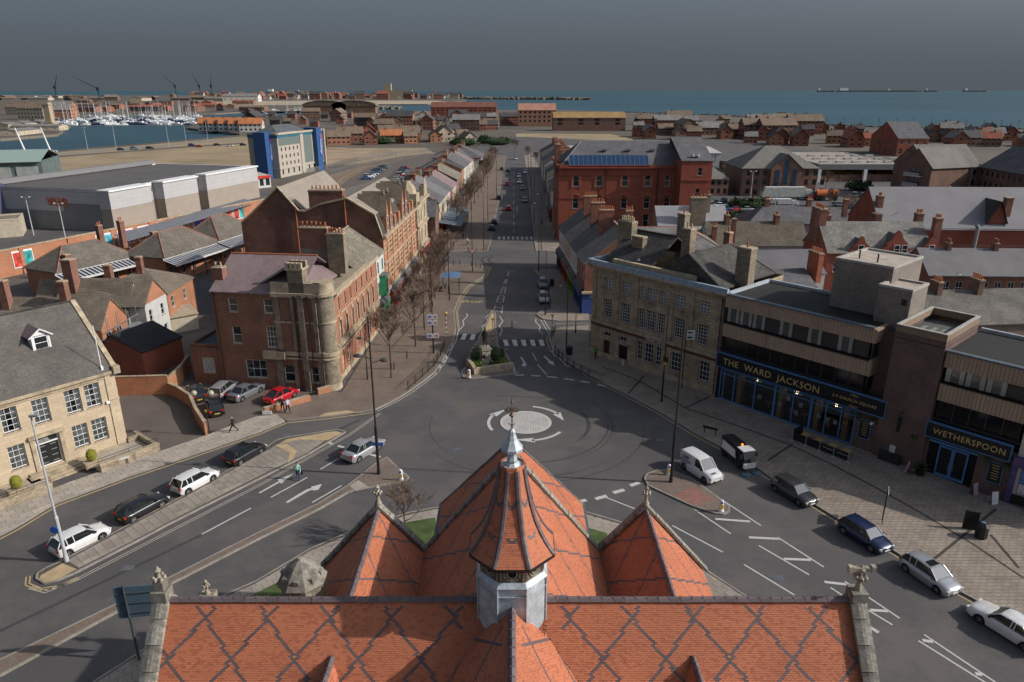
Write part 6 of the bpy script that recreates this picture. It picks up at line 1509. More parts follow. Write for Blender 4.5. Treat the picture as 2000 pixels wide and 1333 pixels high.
block('burger_restaurant','small restaurant with red fascia and white portico beside the hotel','restaurant',at(470,372),at(530,366),10,4.2,2.0,white_render,plain('pale_roof_sheet',(.33,.3,.27),.6),'hip',rows=[(.8,1.5,2.4,5,vs)]).strip('red_fascia',0,3.4,4.3,.5,plain('red_sign',(.5,.03,.025)))
# ---- street row on the left, far side of the side street
L0_,L1_=Vector((-17.3,160,0)),Vector((-14.3,300,0));ld=(L1_-L0_).normalized()
row=[(0,7.5,6.3,3.0,brick_dark,slate_grey,10,'brick public house with arched end window at the near end of the pale terrace','y'),(7.6,10,8.2,4.2,cream_render,slate_grey,15,'first cream rendered terrace house with broad slate roof','x'),(17.7,9.5,8.2,4.2,cream_render,coursed('smooth_grey_slate',(.17,.17,.175),(.155,.155,.16),(.08,.08,.085),.3,.2,.01,var=.12),15,'second cream rendered terrace house under the smooth grey slate','x'),(27.3,5.5,8.2,3.4,white_render,slate_grey,12,'narrow white rendered terrace house with red framed chimney end','x'),(33,6,7.6,3.6,plain('dull_red_render',(.33,.07,.06),.8),slate_grey,12,'red fronted shop house in the left terrace','x'),(39.2,12,7.6,3.6,cream_render,slate_purple,12,'cream shop terrace with white lettered front','x'),(52,16,8.4,3.2,brick_brown,slate_stone,13,'brown brick terrace with stone slate roof','x'),(68.5,8,9.6,2.5,brick_orange,slate_dark,12,'narrow tall orange brick terrace house','x'),(77,9,9.4,3.5,white_render,slate_grey,14,'tall white house with red shop sign strip','x'),(86.5,14,9.0,3.4,cream_render,slate_grey,12,'long cream house before the street bend','x'),(101,12,8.6,3.2,white_render,slate_purple,12,'white terrace house near the far end of the left row','x'),(113.5,14,8.2,3.4,cream_render,slate_grey,12,'cream terrace house near the far end of the left row','x'),(128,16,8.4,3.2,brick_brown,slate_dark,12,'brown brick house at the far end of the left row','x')]
for i,(u,w,h,r,wm,rm_,D,lab,ax)in enumerate(row):
 nw=max(2,int(w/2.3));s_=block('terrace_house',lab,'terrace house',L0_+ld*u,L0_+ld*(u+w),D,h,r,wm,rm_,axis=ax,rows=[(h-2.7,.9,1.7,nw,sw),(h-5.6 if h>7 else.9,.9,1.8,nw,sw)],side3=[(1.2,1.6,2.0,[4.6],sw2),(4.0,1.3,1.2,[5.0],sw2)]if i==0 else(),chim=[(w-.5,D*.5,h+r+1.4,.7,1.6,4)]if i else(),group='terrace on the left of the long street',ridge=ridge_clay,cmat=brick_red if i%2 else stone_plain)
 if h>7:pub_front(s_,.2,w-.2,[plain('dark_shop',(.04,.04,.05)),plain('red_shop',(.3,.03,.03)),plain('blue_shop',(.04,.08,.25)),white_paint][i%4],3,3.2)
gc=thing('glass_canopy','blue grey glass awning on posts along the left terrace pavement','canopy',L0_+ld*6,math.atan2(ld.y,ld.x))
m=MB();m.face([(0,-5.2,3.0),(24,-5.2,3.0),(24,-.1,3.8),(0,-.1,3.8)]);m.face([(0,-5.2,2.95),(0,-.1,3.75),(24,-.1,3.75),(24,-5.2,2.95)]);m.build('glass',plain('blue_grey_canopy',(.10,.14,.18),.3,.4,.4,3),gc)
for i in range(9):
 m=MB();m.tube((i*3,-5.0,0),(i*3,-5.0,3.0),.08,n=6);m.build('post',black_metal,gc);m=MB();m.tube((i*3,-5.2,3.05),(i*3,-.1,3.85),.05,n=4);m.build('bar',grey_metal,gc)
block('cream_hipped_hall','cream hall with dark red eaves line and wide hipped slate roof','hall',at(846,307,9),at(939,307,9),20,8.7,4.5,pale_render,slate_grey,'hip',rows=[(5.4,1.4,2.4,[2,9.5,17.5],vs)],over=.8).strip('eaves_line',0,8.3,8.75,.9,plain('dark_red_line',(.2,.03,.03)))
# ---- right side of the street
S0,S1=Vector((9.3,138.5,0)),Vector((11.2,106.5,0));sd=(S1-S0).normalized();SL=(S1-S0).length
for i,(w,wm,h,lab)in enumerate(((8,white_render,8.0,'white fronted shop house at the far end of the right hand group'),(8,cream_render,8.0,'cream fronted shop house under striped slates, second of the right hand group'),(8,white_render,8.0,'pale shop house with green and red signs, third of the right hand group'),(8,brick_red,8.0,'red brick end house with blue corner shop next to the side lane'))):
 s_=block('shop_house',lab,'shop house',S0+sd*(i*8),S0+sd*(i*8+w-.05),12,h,4.6,wm if i<3 else brick_red,coursed('banded_slate_%d'%(i%2),(.25,.235,.21)if i%2 else(.13,.13,.13),(.22,.205,.185)if i%2 else(.11,.11,.115),(.05,.05,.05),.9,.22,.03,var=.3),rows=[(5.2,1.0,1.7,3,sw2)],side1=[(5.6,.9,1.2,[3],vs)]if i==3 else(),chim=[(8,4.5,15.0,.8,2.4,6)]if i!=3 else[(1,8,15.0,.8,1.2,4)],group='shop houses right of the street',ridge=stone_plain)
 pub_front(s_,.2,w-.3,[plain('dark_shop',(.04,.04,.05)),plain('red_shop',(.3,.03,.03)),plain('lime_shop',(.12,.25,.03)),plain('blue_shop',(.03,.05,.14))][i],4,3.4)
bs=plain('blue_shop',(.03,.05,.14));s_.box('corner_shop_front',7.9,-.3,0,8.35,7,3.3,bs);s_.box('shop_window',8.36,1.5,.8,8.4,4.5,2.5,plain('pale_shop_display',(.35,.38,.4),.3));s_.box('stone_cornice',7.8,-.4,3.3,8.6,7,3.6,stone_plain)
text_part('ORCA',.6,white_paint,s_.root,frame((8.37,.8,2.65),(0,1,0)),extrude=.01)
# big red brick building
rb=House('red_brick_warehouse','large smooth red brick building with arched windows, grey roof and blue glazed strip','building',(10.6,163),(37.2,163),22,wallmat=brick_smooth)
ar=dict(nx=1,ny=2,arch=.45,fr=.09);wx=[4.6,11.0,17.4,23.2]
wx=[3.2,8.4,14.2,19.4,25.0-1.0]
rb.side(0,0,17.0,[(12.6,1.35,2.5,wx[:4]+[wx[4]-.3],dict(nx=1,ny=2,arch=.2,fr=.09)),(7.6,1.35,2.9,wx,ar),(3.4,1.35,2.9,wx,ar)],depth=.3)
rb.side(1,0,17);rb.side(2,0,17);rb.side(3,0,17.0,[(z,1.2,2.6,[3,9,15],ar)for z in(12.6,7.6,3.4)],depth=.3);rb.done()
for z0,z1,p in((16.6,17.3,.5),(15.0,15.3,.15),(9.9,10.1,.1)):rb.strip('brick_cornice',0,z0,z1,p,brick_smooth);rb.strip('brick_cornice',3,z0,z1,p,brick_smooth)
archm=plain('red_arch_brick',(.42,.12,.06),.85,.15)
for z in(10.4,6.2):
 for x in wx:
  m=MB()
  for k in range(9):
   a0,a1_=math.pi*k/9,math.pi*(k+1)/9;c=(x+.67,z-.25)
   m.face([(c[0]+1.15*math.cos(a1_),-.06,c[1]+1.0*math.sin(a1_)),(c[0]+1.15*math.cos(a0),-.06,c[1]+1.0*math.sin(a0)),(c[0]+.85*math.cos(a0),-.06,c[1]+.75*math.sin(a0)),(c[0]+.85*math.cos(a1_),-.06,c[1]+.75*math.sin(a1_))][::-1])
  m.box(x+1.5,-.12,z-.35,x+4.0,-.0,z-.2);m.build('arch_moulding',archm,rb.root)
for x in wx:rb.strip('brick_jamb',0,12.2,15,.08,archm,x-.4,x-.1);rb.strip('brick_jamb',0,12.2,15,.08,archm,x+1.45,x+1.75)
rb.hip_roof(17.3,4.6,slate_grey,over=0,x0=.6,x1=28,y0=.8,y1=18,hip=5,ends=(1,0),ridge_m=grey_metal)
m=MB();m.face([(2.2,-.35,17.1),(20.0,-.35,17.1),(20.0,1.9,19.3),(2.2,1.9,19.3)]);m.face([(20.0,-.35,17.1),(20.0,1.9,17.1),(20.0,1.9,19.3)]);m.face([(2.2,-.35,17.1),(2.2,1.9,19.3),(2.2,1.9,17.1)]);gl_=m.build('glazed_strip',glassy('deep_blue_glass',(.015,.05,.12),.15),rb.root)
for i in range(18):m=MB();x=2.2+17.8*i/17;m.tube((x,-.37,17.13),(x,1.88,19.34),.05,n=4);m.build('glazing_bar',grey_metal,gl_)
m=MB();m.box(2.0,-.5,17.0,20.2,-.3,17.15);m.build('glazing_sill',white_paint,gl_)
for x in(10,15.5,21):rb.box('roof_light',x,5.0,19.9,x+1.1,5.7,20.35,plain('blue_roof_light',(.1,.14,.17),.3))
for x in(10.5,22.2):rb.pipe(x,-.2,2,16.6,.09)
rt=MB();rb2=House('red_brick_stair_tower','plain red brick stair tower with sloping grey roof beside the large red building','building',(36.9,158.2),(43.6,158.2),14,wallmat=brick_smooth)
rb2.side(0,0,18.5,[(15.5,1.0,1.7,[3.6],ar),(11.0,1.0,1.7,[3.4],ar),(6.6,1.0,1.7,[3.3],ar)],depth=.25);rb2.side(1,0,18.5);rb2.side(2,0,18.5);rb2.side(3,0,18.5);rb2.done()
rb2.gable_roof(18.6,4.2,slate_grey,off=.92,over=.15);rb2.strip('brick_cornice',0,14.4,14.7,.12,brick_smooth)
for x in(2.2,4.6):rb2.box('roof_light',x,9.2,21.2,x+.9,10.2,21.8,plain('blue_roof_light',(.1,.14,.17)))
m=MB();m.lathe([(.5,0),(.5,.3),(.2,.5)],8,(3.6,1.4,19.4));m.lathe([(.4,0),(.4,.3),(.2,.5)],8,(2.6,1.4,19.4));m.build('roof_fan',grey_metal,rb2.root)
rb.chimney(-.2,6,15,21.5,1.0,3.0,7,brick_red)
# row beyond on the right
R0,R1=Vector((12.6,330,0)),Vector((10.5,186,0));rd_=(R1-R0).normalized()
for i in range(11):
 w=13;wm=[white_render,brick_brown,cream_render,pale_render,brick_red][i%5]
 s_=block('terrace_house',['white','brown brick','cream','pale','red brick'][i%5]+' fronted terrace house in shade, '+['at the far street end','before the far street end','far along the street','past the middle of the row','in the middle of the row','just before the middle of the row','halfway to the big red building','four doors from the big red building','three doors from the big red building','two doors from the big red building','next to the big red building'][i],'terrace house',R0+rd_*(i*w),R0+rd_*(i*w+w-.1),12,8+.4*(i%3),3.2+.5*(i%2),wm,[slate_grey,slate_dark,slate_stone][i%3],rows=[(5.4,.9,1.6,4,sw),(2.6,1.0,1.5,3,sw)],side1=[(5,1,1.5,2,sw)],chim=[(w-.6,6,13.8,.8,2.4,6),(w*.45,9,12.6,.8,1.2,4)],group='shaded terrace on the right of the street')
 if i>5:pub_front(s_,.2,w-.4,[plain('dark_shop',(.04,.04,.05)),plain('red_shop',(.3,.03,.03)),white_paint][i%3],4,3.2)
block('hipped_backland_house','brick house with mottled hipped slate roof and clay ridges behind the bank','house',at(1190,488,7.2),at(1412,489,7.2),11,7.2,3.0,brick_dark,coursed('pale_mottled_slate',(.21,.20,.19),(.15,.145,.14),(.08,.08,.08),.3,.22,.012,var=.35,stain=((.36,.35,.32),1.0,.57,.7)),'hip',chim=[(13.5,3,12.5,.9,.9,1),(22,4,12,.7,.7,0)],ridge=plain('terracotta_hip',(.36,.13,.07)))
block('grey_roofed_house','house with plain light grey slate roof and one skylight below the red building','house',at(1287,452,7.5),at(1425,452,7.5),10,7.5,4.0,brick_red,plain('light_grey_slate',(.26,.26,.27),.7,.12,.5,8),chim=[(7.5,1.5,13.8,3.0,1.3,4),(10,4,14,.8,1.0,3)],cmat=sm2)
block('tiled_terrace','long white walled terrace with mossy brown tiled roof and four brick chimneys','terrace',at(1385,479,6.0),at(1578,479,6.0),8,6.0,3.6,white_render,coursed('mossy_brown_tile',(.15,.125,.095),(.11,.095,.075),(.05,.045,.035),.33,.3,.025,var=.35,bump=.9,stain=((.22,.2,.14),.8,.6,.5)),rows=[(2.5,1.4,1.2,[8,14],vs)],chim=[(4,4,11,.8,1.4,3),(13.4,4,11,.8,1.4,3),(23,4,11,.8,1.4,4),(1,1,9.4,.8,.8,3)])
block('low_grey_roof','wide low building with blue grey slate roof behind the pub','building',at(1462,538,6.5),at(1612,534,6.5),10,6.5,2.6,white_render,plain('blue_grey_slate',(.125,.12,.13),.7,.14,.3,6))
block('yard_house','small slated house with six orange chimney pots beside the pub plant room','house',at(1455,565,6.4),at(1600,558,6.4),9,5.6,2.2,brick_brown,slate_grey,rows=[(3.4,1.4,1.4,[12,17],sw2)],chim=[(13,4,10.5,.8,2.8,6)],cmat=plain('orange_stack',(.33,.11,.06)))
block('slate_roofed_terrace','pair of slate roofed houses with ridge chimneys in front of the vehicle yard','terrace',at(1462,437,6.5),at(1655,437,6.5),9,6.5,3.2,plain('pink_render',(.5,.34,.32)),slate_grey,'hip',chim=[(5,4.5,11,.9,.9,3),(14,4.5,11,.9,.9,3),(22,4.5,11,.9,.9,2)])
# terrace with dutch gables
dg=block('dutch_gabled_terrace','dark red brick terrace with three curved Dutch gables and mottled slate roof','terrace',at(1617,493,8.3),at(1822,493,8.3),10,8.3,4.0,brick_smooth,coursed('lichen_slate',(.23,.215,.195),(.16,.15,.14),(.08,.08,.075),.3,.24,.014,var=.35,stain=((.33,.32,.28),1.1,.55,.6)),rows=[(5.0,1.1,1.6,[1.2,5.5,9.0,15.2],sw),(1.4,1.1,1.9,[15.5,17.0],sash(gmat=glassy('lit_yellow_pane',(.35,.33,.08),.3)))],chim=[(18.6,3,13.4,1.1,1.1,4),(16.8,5.5,13.8,1.1,1.1,4),(.3,6,14.6,1.2,3.6,8)])
def dutch(x,w,z,hgt):
 m=MB();pr=[(-.5,0),(-.5,.18),(-.36,.3),(-.38,.42),(-.2,.6),(-.12,.8),(-.1,.9),(0,1.0)];pr=pr+[(-a,b)for a,b in reversed(pr[:-1])]
 f=[(x+a*w,-.12,z+b*hgt)for a,b in pr];k=[(x+a*w,.3,z+b*hgt)for a,b in pr]
 n=len(f)
 for i in range(1,n-2):m.face([f[0],f[i+1]if False else f[n-1-(n-1-i)],f[i+1]][::-1])if False else None
 for t in tessellate_polygon([[Vector((p[0],p[2],0))for p in f]]):m.face([f[i]for i in t]);m.face([k[i]for i in t])
 for i in range(n):m.face([f[i],f[(i+1)%n],k[(i+1)%n],k[i]],1)
 g_=m.build('curved_gable',[brick_smooth,plain('red_terracotta_coping',(.3,.07,.04))],dg.root)
 ms=window_mesh(.95,1.5,1,2,depth=.1,sill=True);wo=put('window',ms['frame'],g_,M=Matrix.Translation((x-.48,-.24,z-.2)));put('glass',ms['glass'],wo)
 if w>4:wo=put('window',ms['frame'],g_,M=Matrix.Translation((x+.8,-.24,z-.2)));put('glass',ms['glass'],wo)
 m=MB();s_=4.0/5.0;zt=z+hgt*.8
 for sg in(-1,1):q=[(x+sg*w*.42,.3,z+.4),(x,.3,zt),(x,(zt-z)/s_+.5,zt),(x+sg*w*.42,1.2,z+.5)];m.face(q if sg<0 else q[::-1])
 m.build('gable_roof',slate_grey,g_)
dutch(5.2,3.4,8.2,2.7);dutch(11.0,4.6,8.2,3.6);dutch(16.6,3.2,8.2,2.7)
block('slate_row','brick row with plain slate roof and clay pots, right of the Dutch gables','terrace',at(1814,537,7.2),at(2120,540,7.2),9,7.2,3.0,brick_red,plain('dull_grey_slate',(.15,.145,.15),.8,.14,.4,7),rows=[(4.3,1.0,1.9,12,sash(nx=2,ny=2))],chim=[(4.5,4.5,11.2,.6,1.1,4),(11.5,4.5,11.2,.6,1.1,4),(19,4.5,11.2,.6,1.1,4)])
block('mossy_row','low row with mossy slate roof and pots of mixed colour at the right edge','terrace',at(1795,630,5.6),at(2100,622,5.6),10,5.2,3.0,coursed('pale_old_brick',(.25,.2,.15),(.19,.14,.11),(.2,.17,.14),.225,.075,var=.3),coursed('moss_slate',(.17,.155,.14),(.125,.115,.105),(.06,.06,.055),.3,.24,.014,var=.3,stain=((.09,.085,.06),.3,.5,.5)),rows=[(1.0,1.6,2.4,[6.5],vs),(2.0,1.2,1.2,[3.0],sash(arch=.5))],chim=[(5,5,9.6,.7,1.8,5),(10.5,5,9.8,.7,2.0,5)],cmat=brick_brown)
ch2=block('long_hall','very long hall with smooth grey roof, brick wall and steep triangular dormer','hall',at(1720,444,8.6),at(2110,447,8.6),15,8.6,6.5,brick_smooth,plain('smooth_pale_slate',(.20,.195,.205),.8,.1,.3,9),chim=[(.8,4,14,1.1,1.2,3),(24,2.5,14,1.2,1.2,0)],side3=[(3,1,2,2,sw)])
m=MB();m.tube((17.5,-.8,1),(17.5,-.8,8.8),.35,n=9);m.tube((17.5,-.8,8.8),(17.0,-1.0,9.4),.35,n=9);m.build('flue_pipe',plain('galvanised_pipe',(.3,.34,.36),.45,.15,metal=.4),ch2.root)
m=MB();x=21.5;m.face([(x-1.8,.4,9.4),(x+1.8,.4,9.4),(x,.4,13.2)],0);m.face([(x-2,.1,9.2),(x,.1,13.5),(x,6.0,13.5),(x-2,1.0,9.4)][::-1],1);m.face([(x+2,.1,9.2),(x+2,1.0,9.4),(x,6.0,13.5),(x,.1,13.5)][::-1],1);m.build('steep_dormer',[brick_smooth,slate_dark],ch2.root)
ch2.strip('white_eaves',0,8.2,8.5,.3,white_paint);ch2.strip('brick_band',0,5.0,5.3,.02,brick_purple);ch2.box('brick_end_turret',-1.2,0,0,0,2.5,11,brick_dark)
# ---- offices, depot, court
oa=block('office_block','three storey brick office with hipped brown roof, centre gable and tall glazed slots','office',at(1451,329,9.0),at(1598,329,9.0),20,9.0,6.5,brick_brown,grey_tile,'hip',rows=[(6.6,1.3,1.7,[1.5,4.2,6.9,20.6,23.3,26.0],vs),(3.6,1.3,1.8,[1.5,4.2,6.9,20.6,23.3,26.0],vs),(.7,1.3,1.7,[1.5,4.2,6.9,20.6,23.3,26.0],vs)],over=.6)
m=MB();x0,x1=9.0,19.0;xm=14;m.box(x0,-1.2,0,x1,.0,9.0);m.face([(x0,-1.2,9),(x1,-1.2,9),(xm,-1.2,13.2)]);g_=m.build('centre_gable',brick_brown,oa.root)
for xx,z0,z1 in((10.6,1.5,8.6),(13.3,4.0,12.0),(16.2,1.5,8.6)):m=MB();m.box(xx,-1.28,z0,xx+1.3,-1.2,z1);m.build('glazed_slot',glass_blue,g_)
m=MB()
for sg in(-1,1):q=[(xm+sg*5.7,-1.6,8.6),(xm,-1.6,13.5),(xm,8,13.5),(xm+sg*5.7,4,8.8)];m.face(q if sg<0 else q[::-1])
m.build('gable_roof',grey_tile,g_)
block('office_annexe','small brick office annexe with hipped roof left of the office block','office',at(1362,350,5.5),at(1424,350,5.5),14,5.5,4.0,brick_brown,grey_tile,'hip',rows=[(3.6,1.2,1.4,5,vs),(.8,1.2,1.6,5,vs)])
dp=House('bus_depot','broad flat roofed depot with open bays and yellow buses beneath','depot',at(1600,322,6.5),at(1770,322,6.5),52,wallmat=clad_grey)
for k in(1,2,3):dp.side(k,0,6.5)
dp.side(0,4.6,6.5,mi=0);dp.done();dp.flat_roof(6.6,plain('pink_grey_gravel_roof',(.30,.25,.21),.95,.2,.15,2),.3,white_paint)
for i in range(18):m=MB();x=3+(i%6)*6.2+(3 if(i//6)%2 else 0);y=6+(i//6)*14;m.box(x,y,6.6,x+3,y+1.6,7.3);m.build('dome_light',plain('pale_dome',(.45,.44,.42),.4),dp.root)
for x in(0,17.5,34.5):dp.box('pale_column',x,-.2,0,x+1.2,1,4.6,white_paint)
dp.box('back_wall',.5,12,0,38,12.3,4.6,plain('dark_void',.01))
dwl=thing('yard_wall','brown brick yard wall in front of the bus depot','wall',at(1597,356));d_=at(1765,354)-at(1597,356);dwl.rotation_euler=(0,0,math.atan2(d_.y,d_.x));m=MB();m.box(0,0,0,d_.length,.4,2.6);m.build('wall',brick_brown,dwl)
for i in range(9):m=MB();m.box(d_.length*i/8-.3,-.15,0,d_.length*i/8+.3,0,2.9);m.build('pier',brick_brown,dwl)
co=block('court_building','long brown brick office with tan pitched roof, gable end with balconies','office',at(1812,325,10),at(1916,324,10),18,10,6,brick_brown,grey_tile,rows=[(7.2,1.1,1.5,[6,8.6,11.2,16,18.4],vs),(3.8,1.1,1.7,[6,8.6,11.2,16,18.4],vs),(.8,1.1,1.6,[6,8.6,11.2,16],vs),(1.5,1.6,8.0,[1.2,3.6],dict(nx=1,ny=5,sill=False,mat=black_metal,gmat=glass_blue))],over=.7)
gA=at(1757,352);co2=block('court_gable_wing','tall gabled brick wing with pale gable trim and two balconies','office',at(1757,330,8.5),at(1812,326,10)+Vector((-.2,-3,0)),16,10,5.5,brick_brown,grey_tile,axis='y',rows=[(1.0,2.0,8.0,[4.0,6.4],dict(nx=1,ny=4,sill=False,mat=black_metal,gmat=glass_blue))],over=.5)
for z in(3.6,6.8):co2.box('balcony',3.2,-1.6,z,9.2,0,z+.2,white_paint);co2.box('balcony_rail',3.2,-1.6,z+.2,9.2,-1.55,z+1.2,grey_metal)
block('court_east_wing','angled brick wing of the long office reaching the right edge','office',at(1916,324,10),at(2080,352,10),18,10,6,brick_brown,slate_grey,rows=[(7.2,1.1,1.5,14,vs),(3.8,1.1,1.7,14,vs),(.8,1.1,1.6,12,vs)],over=.7)
block('supermarket','very wide white walled supermarket with pale roof behind the large red building','supermarket',at(1120,300,7.0),at(1410,300,7.0),45,7,1.2,plain('pale_metal_wall',(.42,.43,.44),.5,.08),plain('pale_metal_roof',(.42,.40,.39),.6,.1,.1,1),rows=[(3.0,.25,3.8,12,vs)])
block('grey_shed','dark walled shed with pale blue fascia between supermarket and offices','shed',at(1405,316,6),at(1455,320,6),30,6,.6,brick_purple,felt_pink,'flat')
vr=block('victorian_villa','red and white quoined Victorian brick building with mansard roof near the sea wall','building',at(1755,271,9),at(1815,271,9),30,9,8,plain('stripe_red_brick',(.32,.09,.05),.85,.2,.3,3),slate_grey,axis='x',rows=[(6.0,1.8,2.2,4,sw2),(1.0,2.2,3.0,4,sash(arch=.8))],side3=[(5,1.5,2.4,5,sw2),(1,1.5,2.4,5,sw2)])
fl=block('seafront_flats','four storey brown flats with ochre roofs and white framed balconies by the sea','flats',at(1080,256),at(1221,256),18,11,4.5,brick_brown,plain('ochre_tile',(.30,.19,.08),.8,.2,.2,2),rows=[(z,4.2,2.2,[4,22,36,54,70,86],dict(nx=2,ny=1,sill=False,mat=plain('dark_frame',.05)))for z in(5.0,8.0)],over=.5)
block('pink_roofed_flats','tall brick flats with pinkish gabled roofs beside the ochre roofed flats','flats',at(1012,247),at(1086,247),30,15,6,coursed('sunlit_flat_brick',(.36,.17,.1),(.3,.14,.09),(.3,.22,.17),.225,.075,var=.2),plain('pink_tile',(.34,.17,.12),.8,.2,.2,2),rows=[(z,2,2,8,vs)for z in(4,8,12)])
block('marina_flats','row of steep gabled red brick flats at the bay edge','flats',at(842,230),at(970,230),24,13,6,plain('flat_red_brick',(.25,.085,.055),.85,.25,.1,1),plain('dark_red_tile',(.17,.07,.05),.8,.2,.2,1),rows=[(z,2,2,14,vs)for z in(4,8)])
# ================================================================ vehicles
tyre_m=plain('tyre_rubber',.012,.8,.1);rim_m=plain('silver_rim',.5,.3,.05,metal=.7);car_glass=glassy('car_glass',(.012,.016,.018),.03,spec=.8)
red_lamp=plain('red_lamp',(.45,.02,.015),.25,.05);clear_lamp=plain('clear_lamp',.6,.1,.05);plate_y=plain('yellow_plate',(.6,.42,.04),.5,.05);plate_w=plain('white_plate',.65,.5,.05);trim_m=plain('black_trim',.02,.6,.1)
def paintm(name,c,metal=.0):return plain('paint_'+name,c,.28,.04,3,3,metal=metal,spec=.5,coat=.6)
PAINT={k:paintm(k,c,m)for k,c,m in(('white',(.62,.62,.62),0),('black',(.01,.01,.014),0),('silver',(.42,.43,.45),.5),('navy',(.012,.022,.07),.2),('red',(.42,.008,.015),0),('grey',(.2,.21,.23),.4),('blue',(.03,.1,.22),.3),('teal',(.12,.24,.3),.4),('darkgrey',(.04,.042,.045),.2),('pink',(.5,.07,.1),0),('yellow',(.55,.32,.02),0),('orange',(.5,.12,.02),0))}
KIND={'hatch':(4.0,1.7,2.5,.66,.88,.93,-1.93,-1.55,.35,1.05,1.46,.93),'saloon':(4.6,1.78,2.75,.66,.86,.92,-1.65,-.95,.35,1.05,1.43,1.0),'beetle':(4.1,1.72,2.5,.62,.88,.92,-1.75,-.75,.35,.95,1.47,.8),'suv':(4.5,1.85,2.65,.85,1.02,1.08,-2.1,-1.9,.4,1.0,1.75,1.08),'estate':(4.6,1.78,2.75,.66,.86,.93,-2.2,-1.95,.35,1.05,1.47,.95),'van':(4.1,1.72,2.65,.78,.98,1.05,-2.0,-1.98,.35,1.1,1.83,1.05)}
CARS={}
def car_proto(kind,low=False):
 L,W,wb,zf,zh,zbelt,rb_,rt_,ft_,sb_,zr,zboot=KIND[kind];w=W/2;out={};ov=(L-wb)/2;xr,xf=-L/2+ov*.88,L/2-ov*1.05;r=.33;zw=.31
 n=14 if low else 44;xs=[-L/2+L*i/n for i in range(n+1)];m=MB();rings=[]
 def top(x):
  if x>sb_:t=(x-sb_)/(L/2-sb_);return zbelt+(zh-zbelt)*min(1,t*3)+(zf-zh)*t**2.2
  if x<rb_:t=(rb_-x)/(rb_+L/2+1e-6);return zbelt+(zboot-zbelt)*min(1,3*t)-.1*t**3
  return zbelt
 for x in xs:
  e=abs(x)/(L/2);hw=w*(1-.16*max(0,(e-.72)/.28)**2);zb=.2+(.12*max(0,(e-.85)/.15)**2)
  za=zb
  for xw in(xr,xf):
   d=abs(x-xw)
   if d<r+.05:za=max(za,zw+math.sqrt((r+.05)**2-d*d))
  zt=top(x)-(.05*max(0,(e-.93)/.07));zm=max(za+.01,.5)
  half=[(0,zb+.02),(hw*.8,max(zb,za-.02)if za>zb else zb),(hw*.97,za),(hw,max(za+.02,.42)),(hw*1.0,max(zm,za+.03)),(hw*.975,max(zt-.14,za+.04)),(hw*.86,zt-.015),(hw*.45,zt+.015),(0,zt+.02)]
  rings.append([(x,y,z)for y,z in half]+[(x,-y,z)for y,z in reversed(half[1:-1])])
 idx=[[m.V(p)for p in rg]for rg in rings];k=len(rings[0])
 for a,b in zip(idx,idx[1:]):
  for i in range(k):j=(i+1)%k;m.f.append([a[i],b[i],b[j],a[j]]);m.m.append(0)
 m.f.append(idx[0]);m.m.append(0);m.f.append(idx[-1][::-1]);m.m.append(0)
 out['body']=m.mesh('body',[PAINT['white']],smooth=True,sharp=50)
 g_=MB();wbse,wt=w*.87,w*.70
 if kind=='van':wt=w*.8
 P_=[(rb_-.02,zbelt),(rt_,zr-.03),((rt_+ft_)/2,zr),(ft_,zr-.04),(sb_,zbelt-.02)]
 R_=[]
 for i,(x,z)in enumerate(P_):
  hw=wbse if z<zbelt+.05 else wt;R_.append((x,hw,z))
 base=lambda x:(x,wbse)
 top_=[R_[1],R_[2],R_[3]]
 for sg in(-1,1):
  q=[(R_[0][0],sg*wbse,zbelt-.03),(R_[4][0],sg*wbse,zbelt-.05),(ft_,sg*wt,zr-.05),((rt_+ft_)/2,sg*wt,zr-.01),(rt_,sg*wt,zr-.04)];g_.face(q if sg<0 else q[::-1])
 g_.face([(rb_-.02,wbse,zbelt-.03),(rb_-.02,-wbse,zbelt-.03),(rt_,-wt,zr-.04),(rt_,wt,zr-.04)]);g_.face([(sb_,-wbse,zbelt-.05),(sb_,wbse,zbelt-.05),(ft_,wt,zr-.05),(ft_,-wt,zr-.05)])
 out['windows']=g_.mesh('windows',[car_glass])
 rm_=MB();nx_=8;pr=[]
 for i in range(nx_+1):
  t=i/nx_;x=rt_-.06+(ft_+.1-rt_)*t;z=zr+.015-.07*abs(2*t-1)**3;pr.append([(x,-wt-.02,z-.05),(x,-wt*.8,z),(x,0,z+.03),(x,wt*.8,z),(x,wt+.02,z-.05)])
 for a,b in zip(pr,pr[1:]):
  for i in range(4):rm_.face([a[i],b[i],b[i+1],a[i+1]])
 if not low:
  for sg in(-1,1):
   for(xa,ya,za),(xb,yb,zb)in(((sb_+.02,wbse+.005,zbelt-.04),(ft_+.02,wt+.005,zr-.03)),((rb_-.03,wbse+.005,zbelt-.04),(rt_-.03,wt+.005,zr-.03)),(((rt_+ft_)/2-.1,wbse+.006,zbelt-.02),((rt_+ft_)/2-.12,wt+.006,zr-.02)),((rt_+.35 if kind!='van' else-.9,wbse+.006,zbelt),(rt_+.32 if kind!='van' else-.9,wt+.006,zr-.02))):
    rm_.tube((xa,sg*ya,za),(xb,sg*yb,zb),.045 if xa<sb_-.3 else.035,n=4)
  if kind=='van':
   for sg in(-1,1):rm_.face([(-2.0,sg*(wbse+.012),zbelt-.05),(-.1,sg*(wbse+.012),zbelt-.05),(-.1,sg*(wt+.02),zr-.03),(-2.0,sg*(wt+.02),zr-.03)][::-sg])
 out['roof']=rm_.mesh('roof',[PAINT['white']],smooth=True,sharp=40)
 m=MB();m.lathe([(r*.6,-.1),(r*.93,-.1),(r,-.07),(r,.07),(r*.93,.1),(r*.6,.1)],10 if low else 20);out['tyre']=m.mesh('wheel',tyre_m,smooth=True,sharp=40)
 m=MB();m.lathe([(r*.1,.085),(r*.14,.10),(.0001,.10)],8)
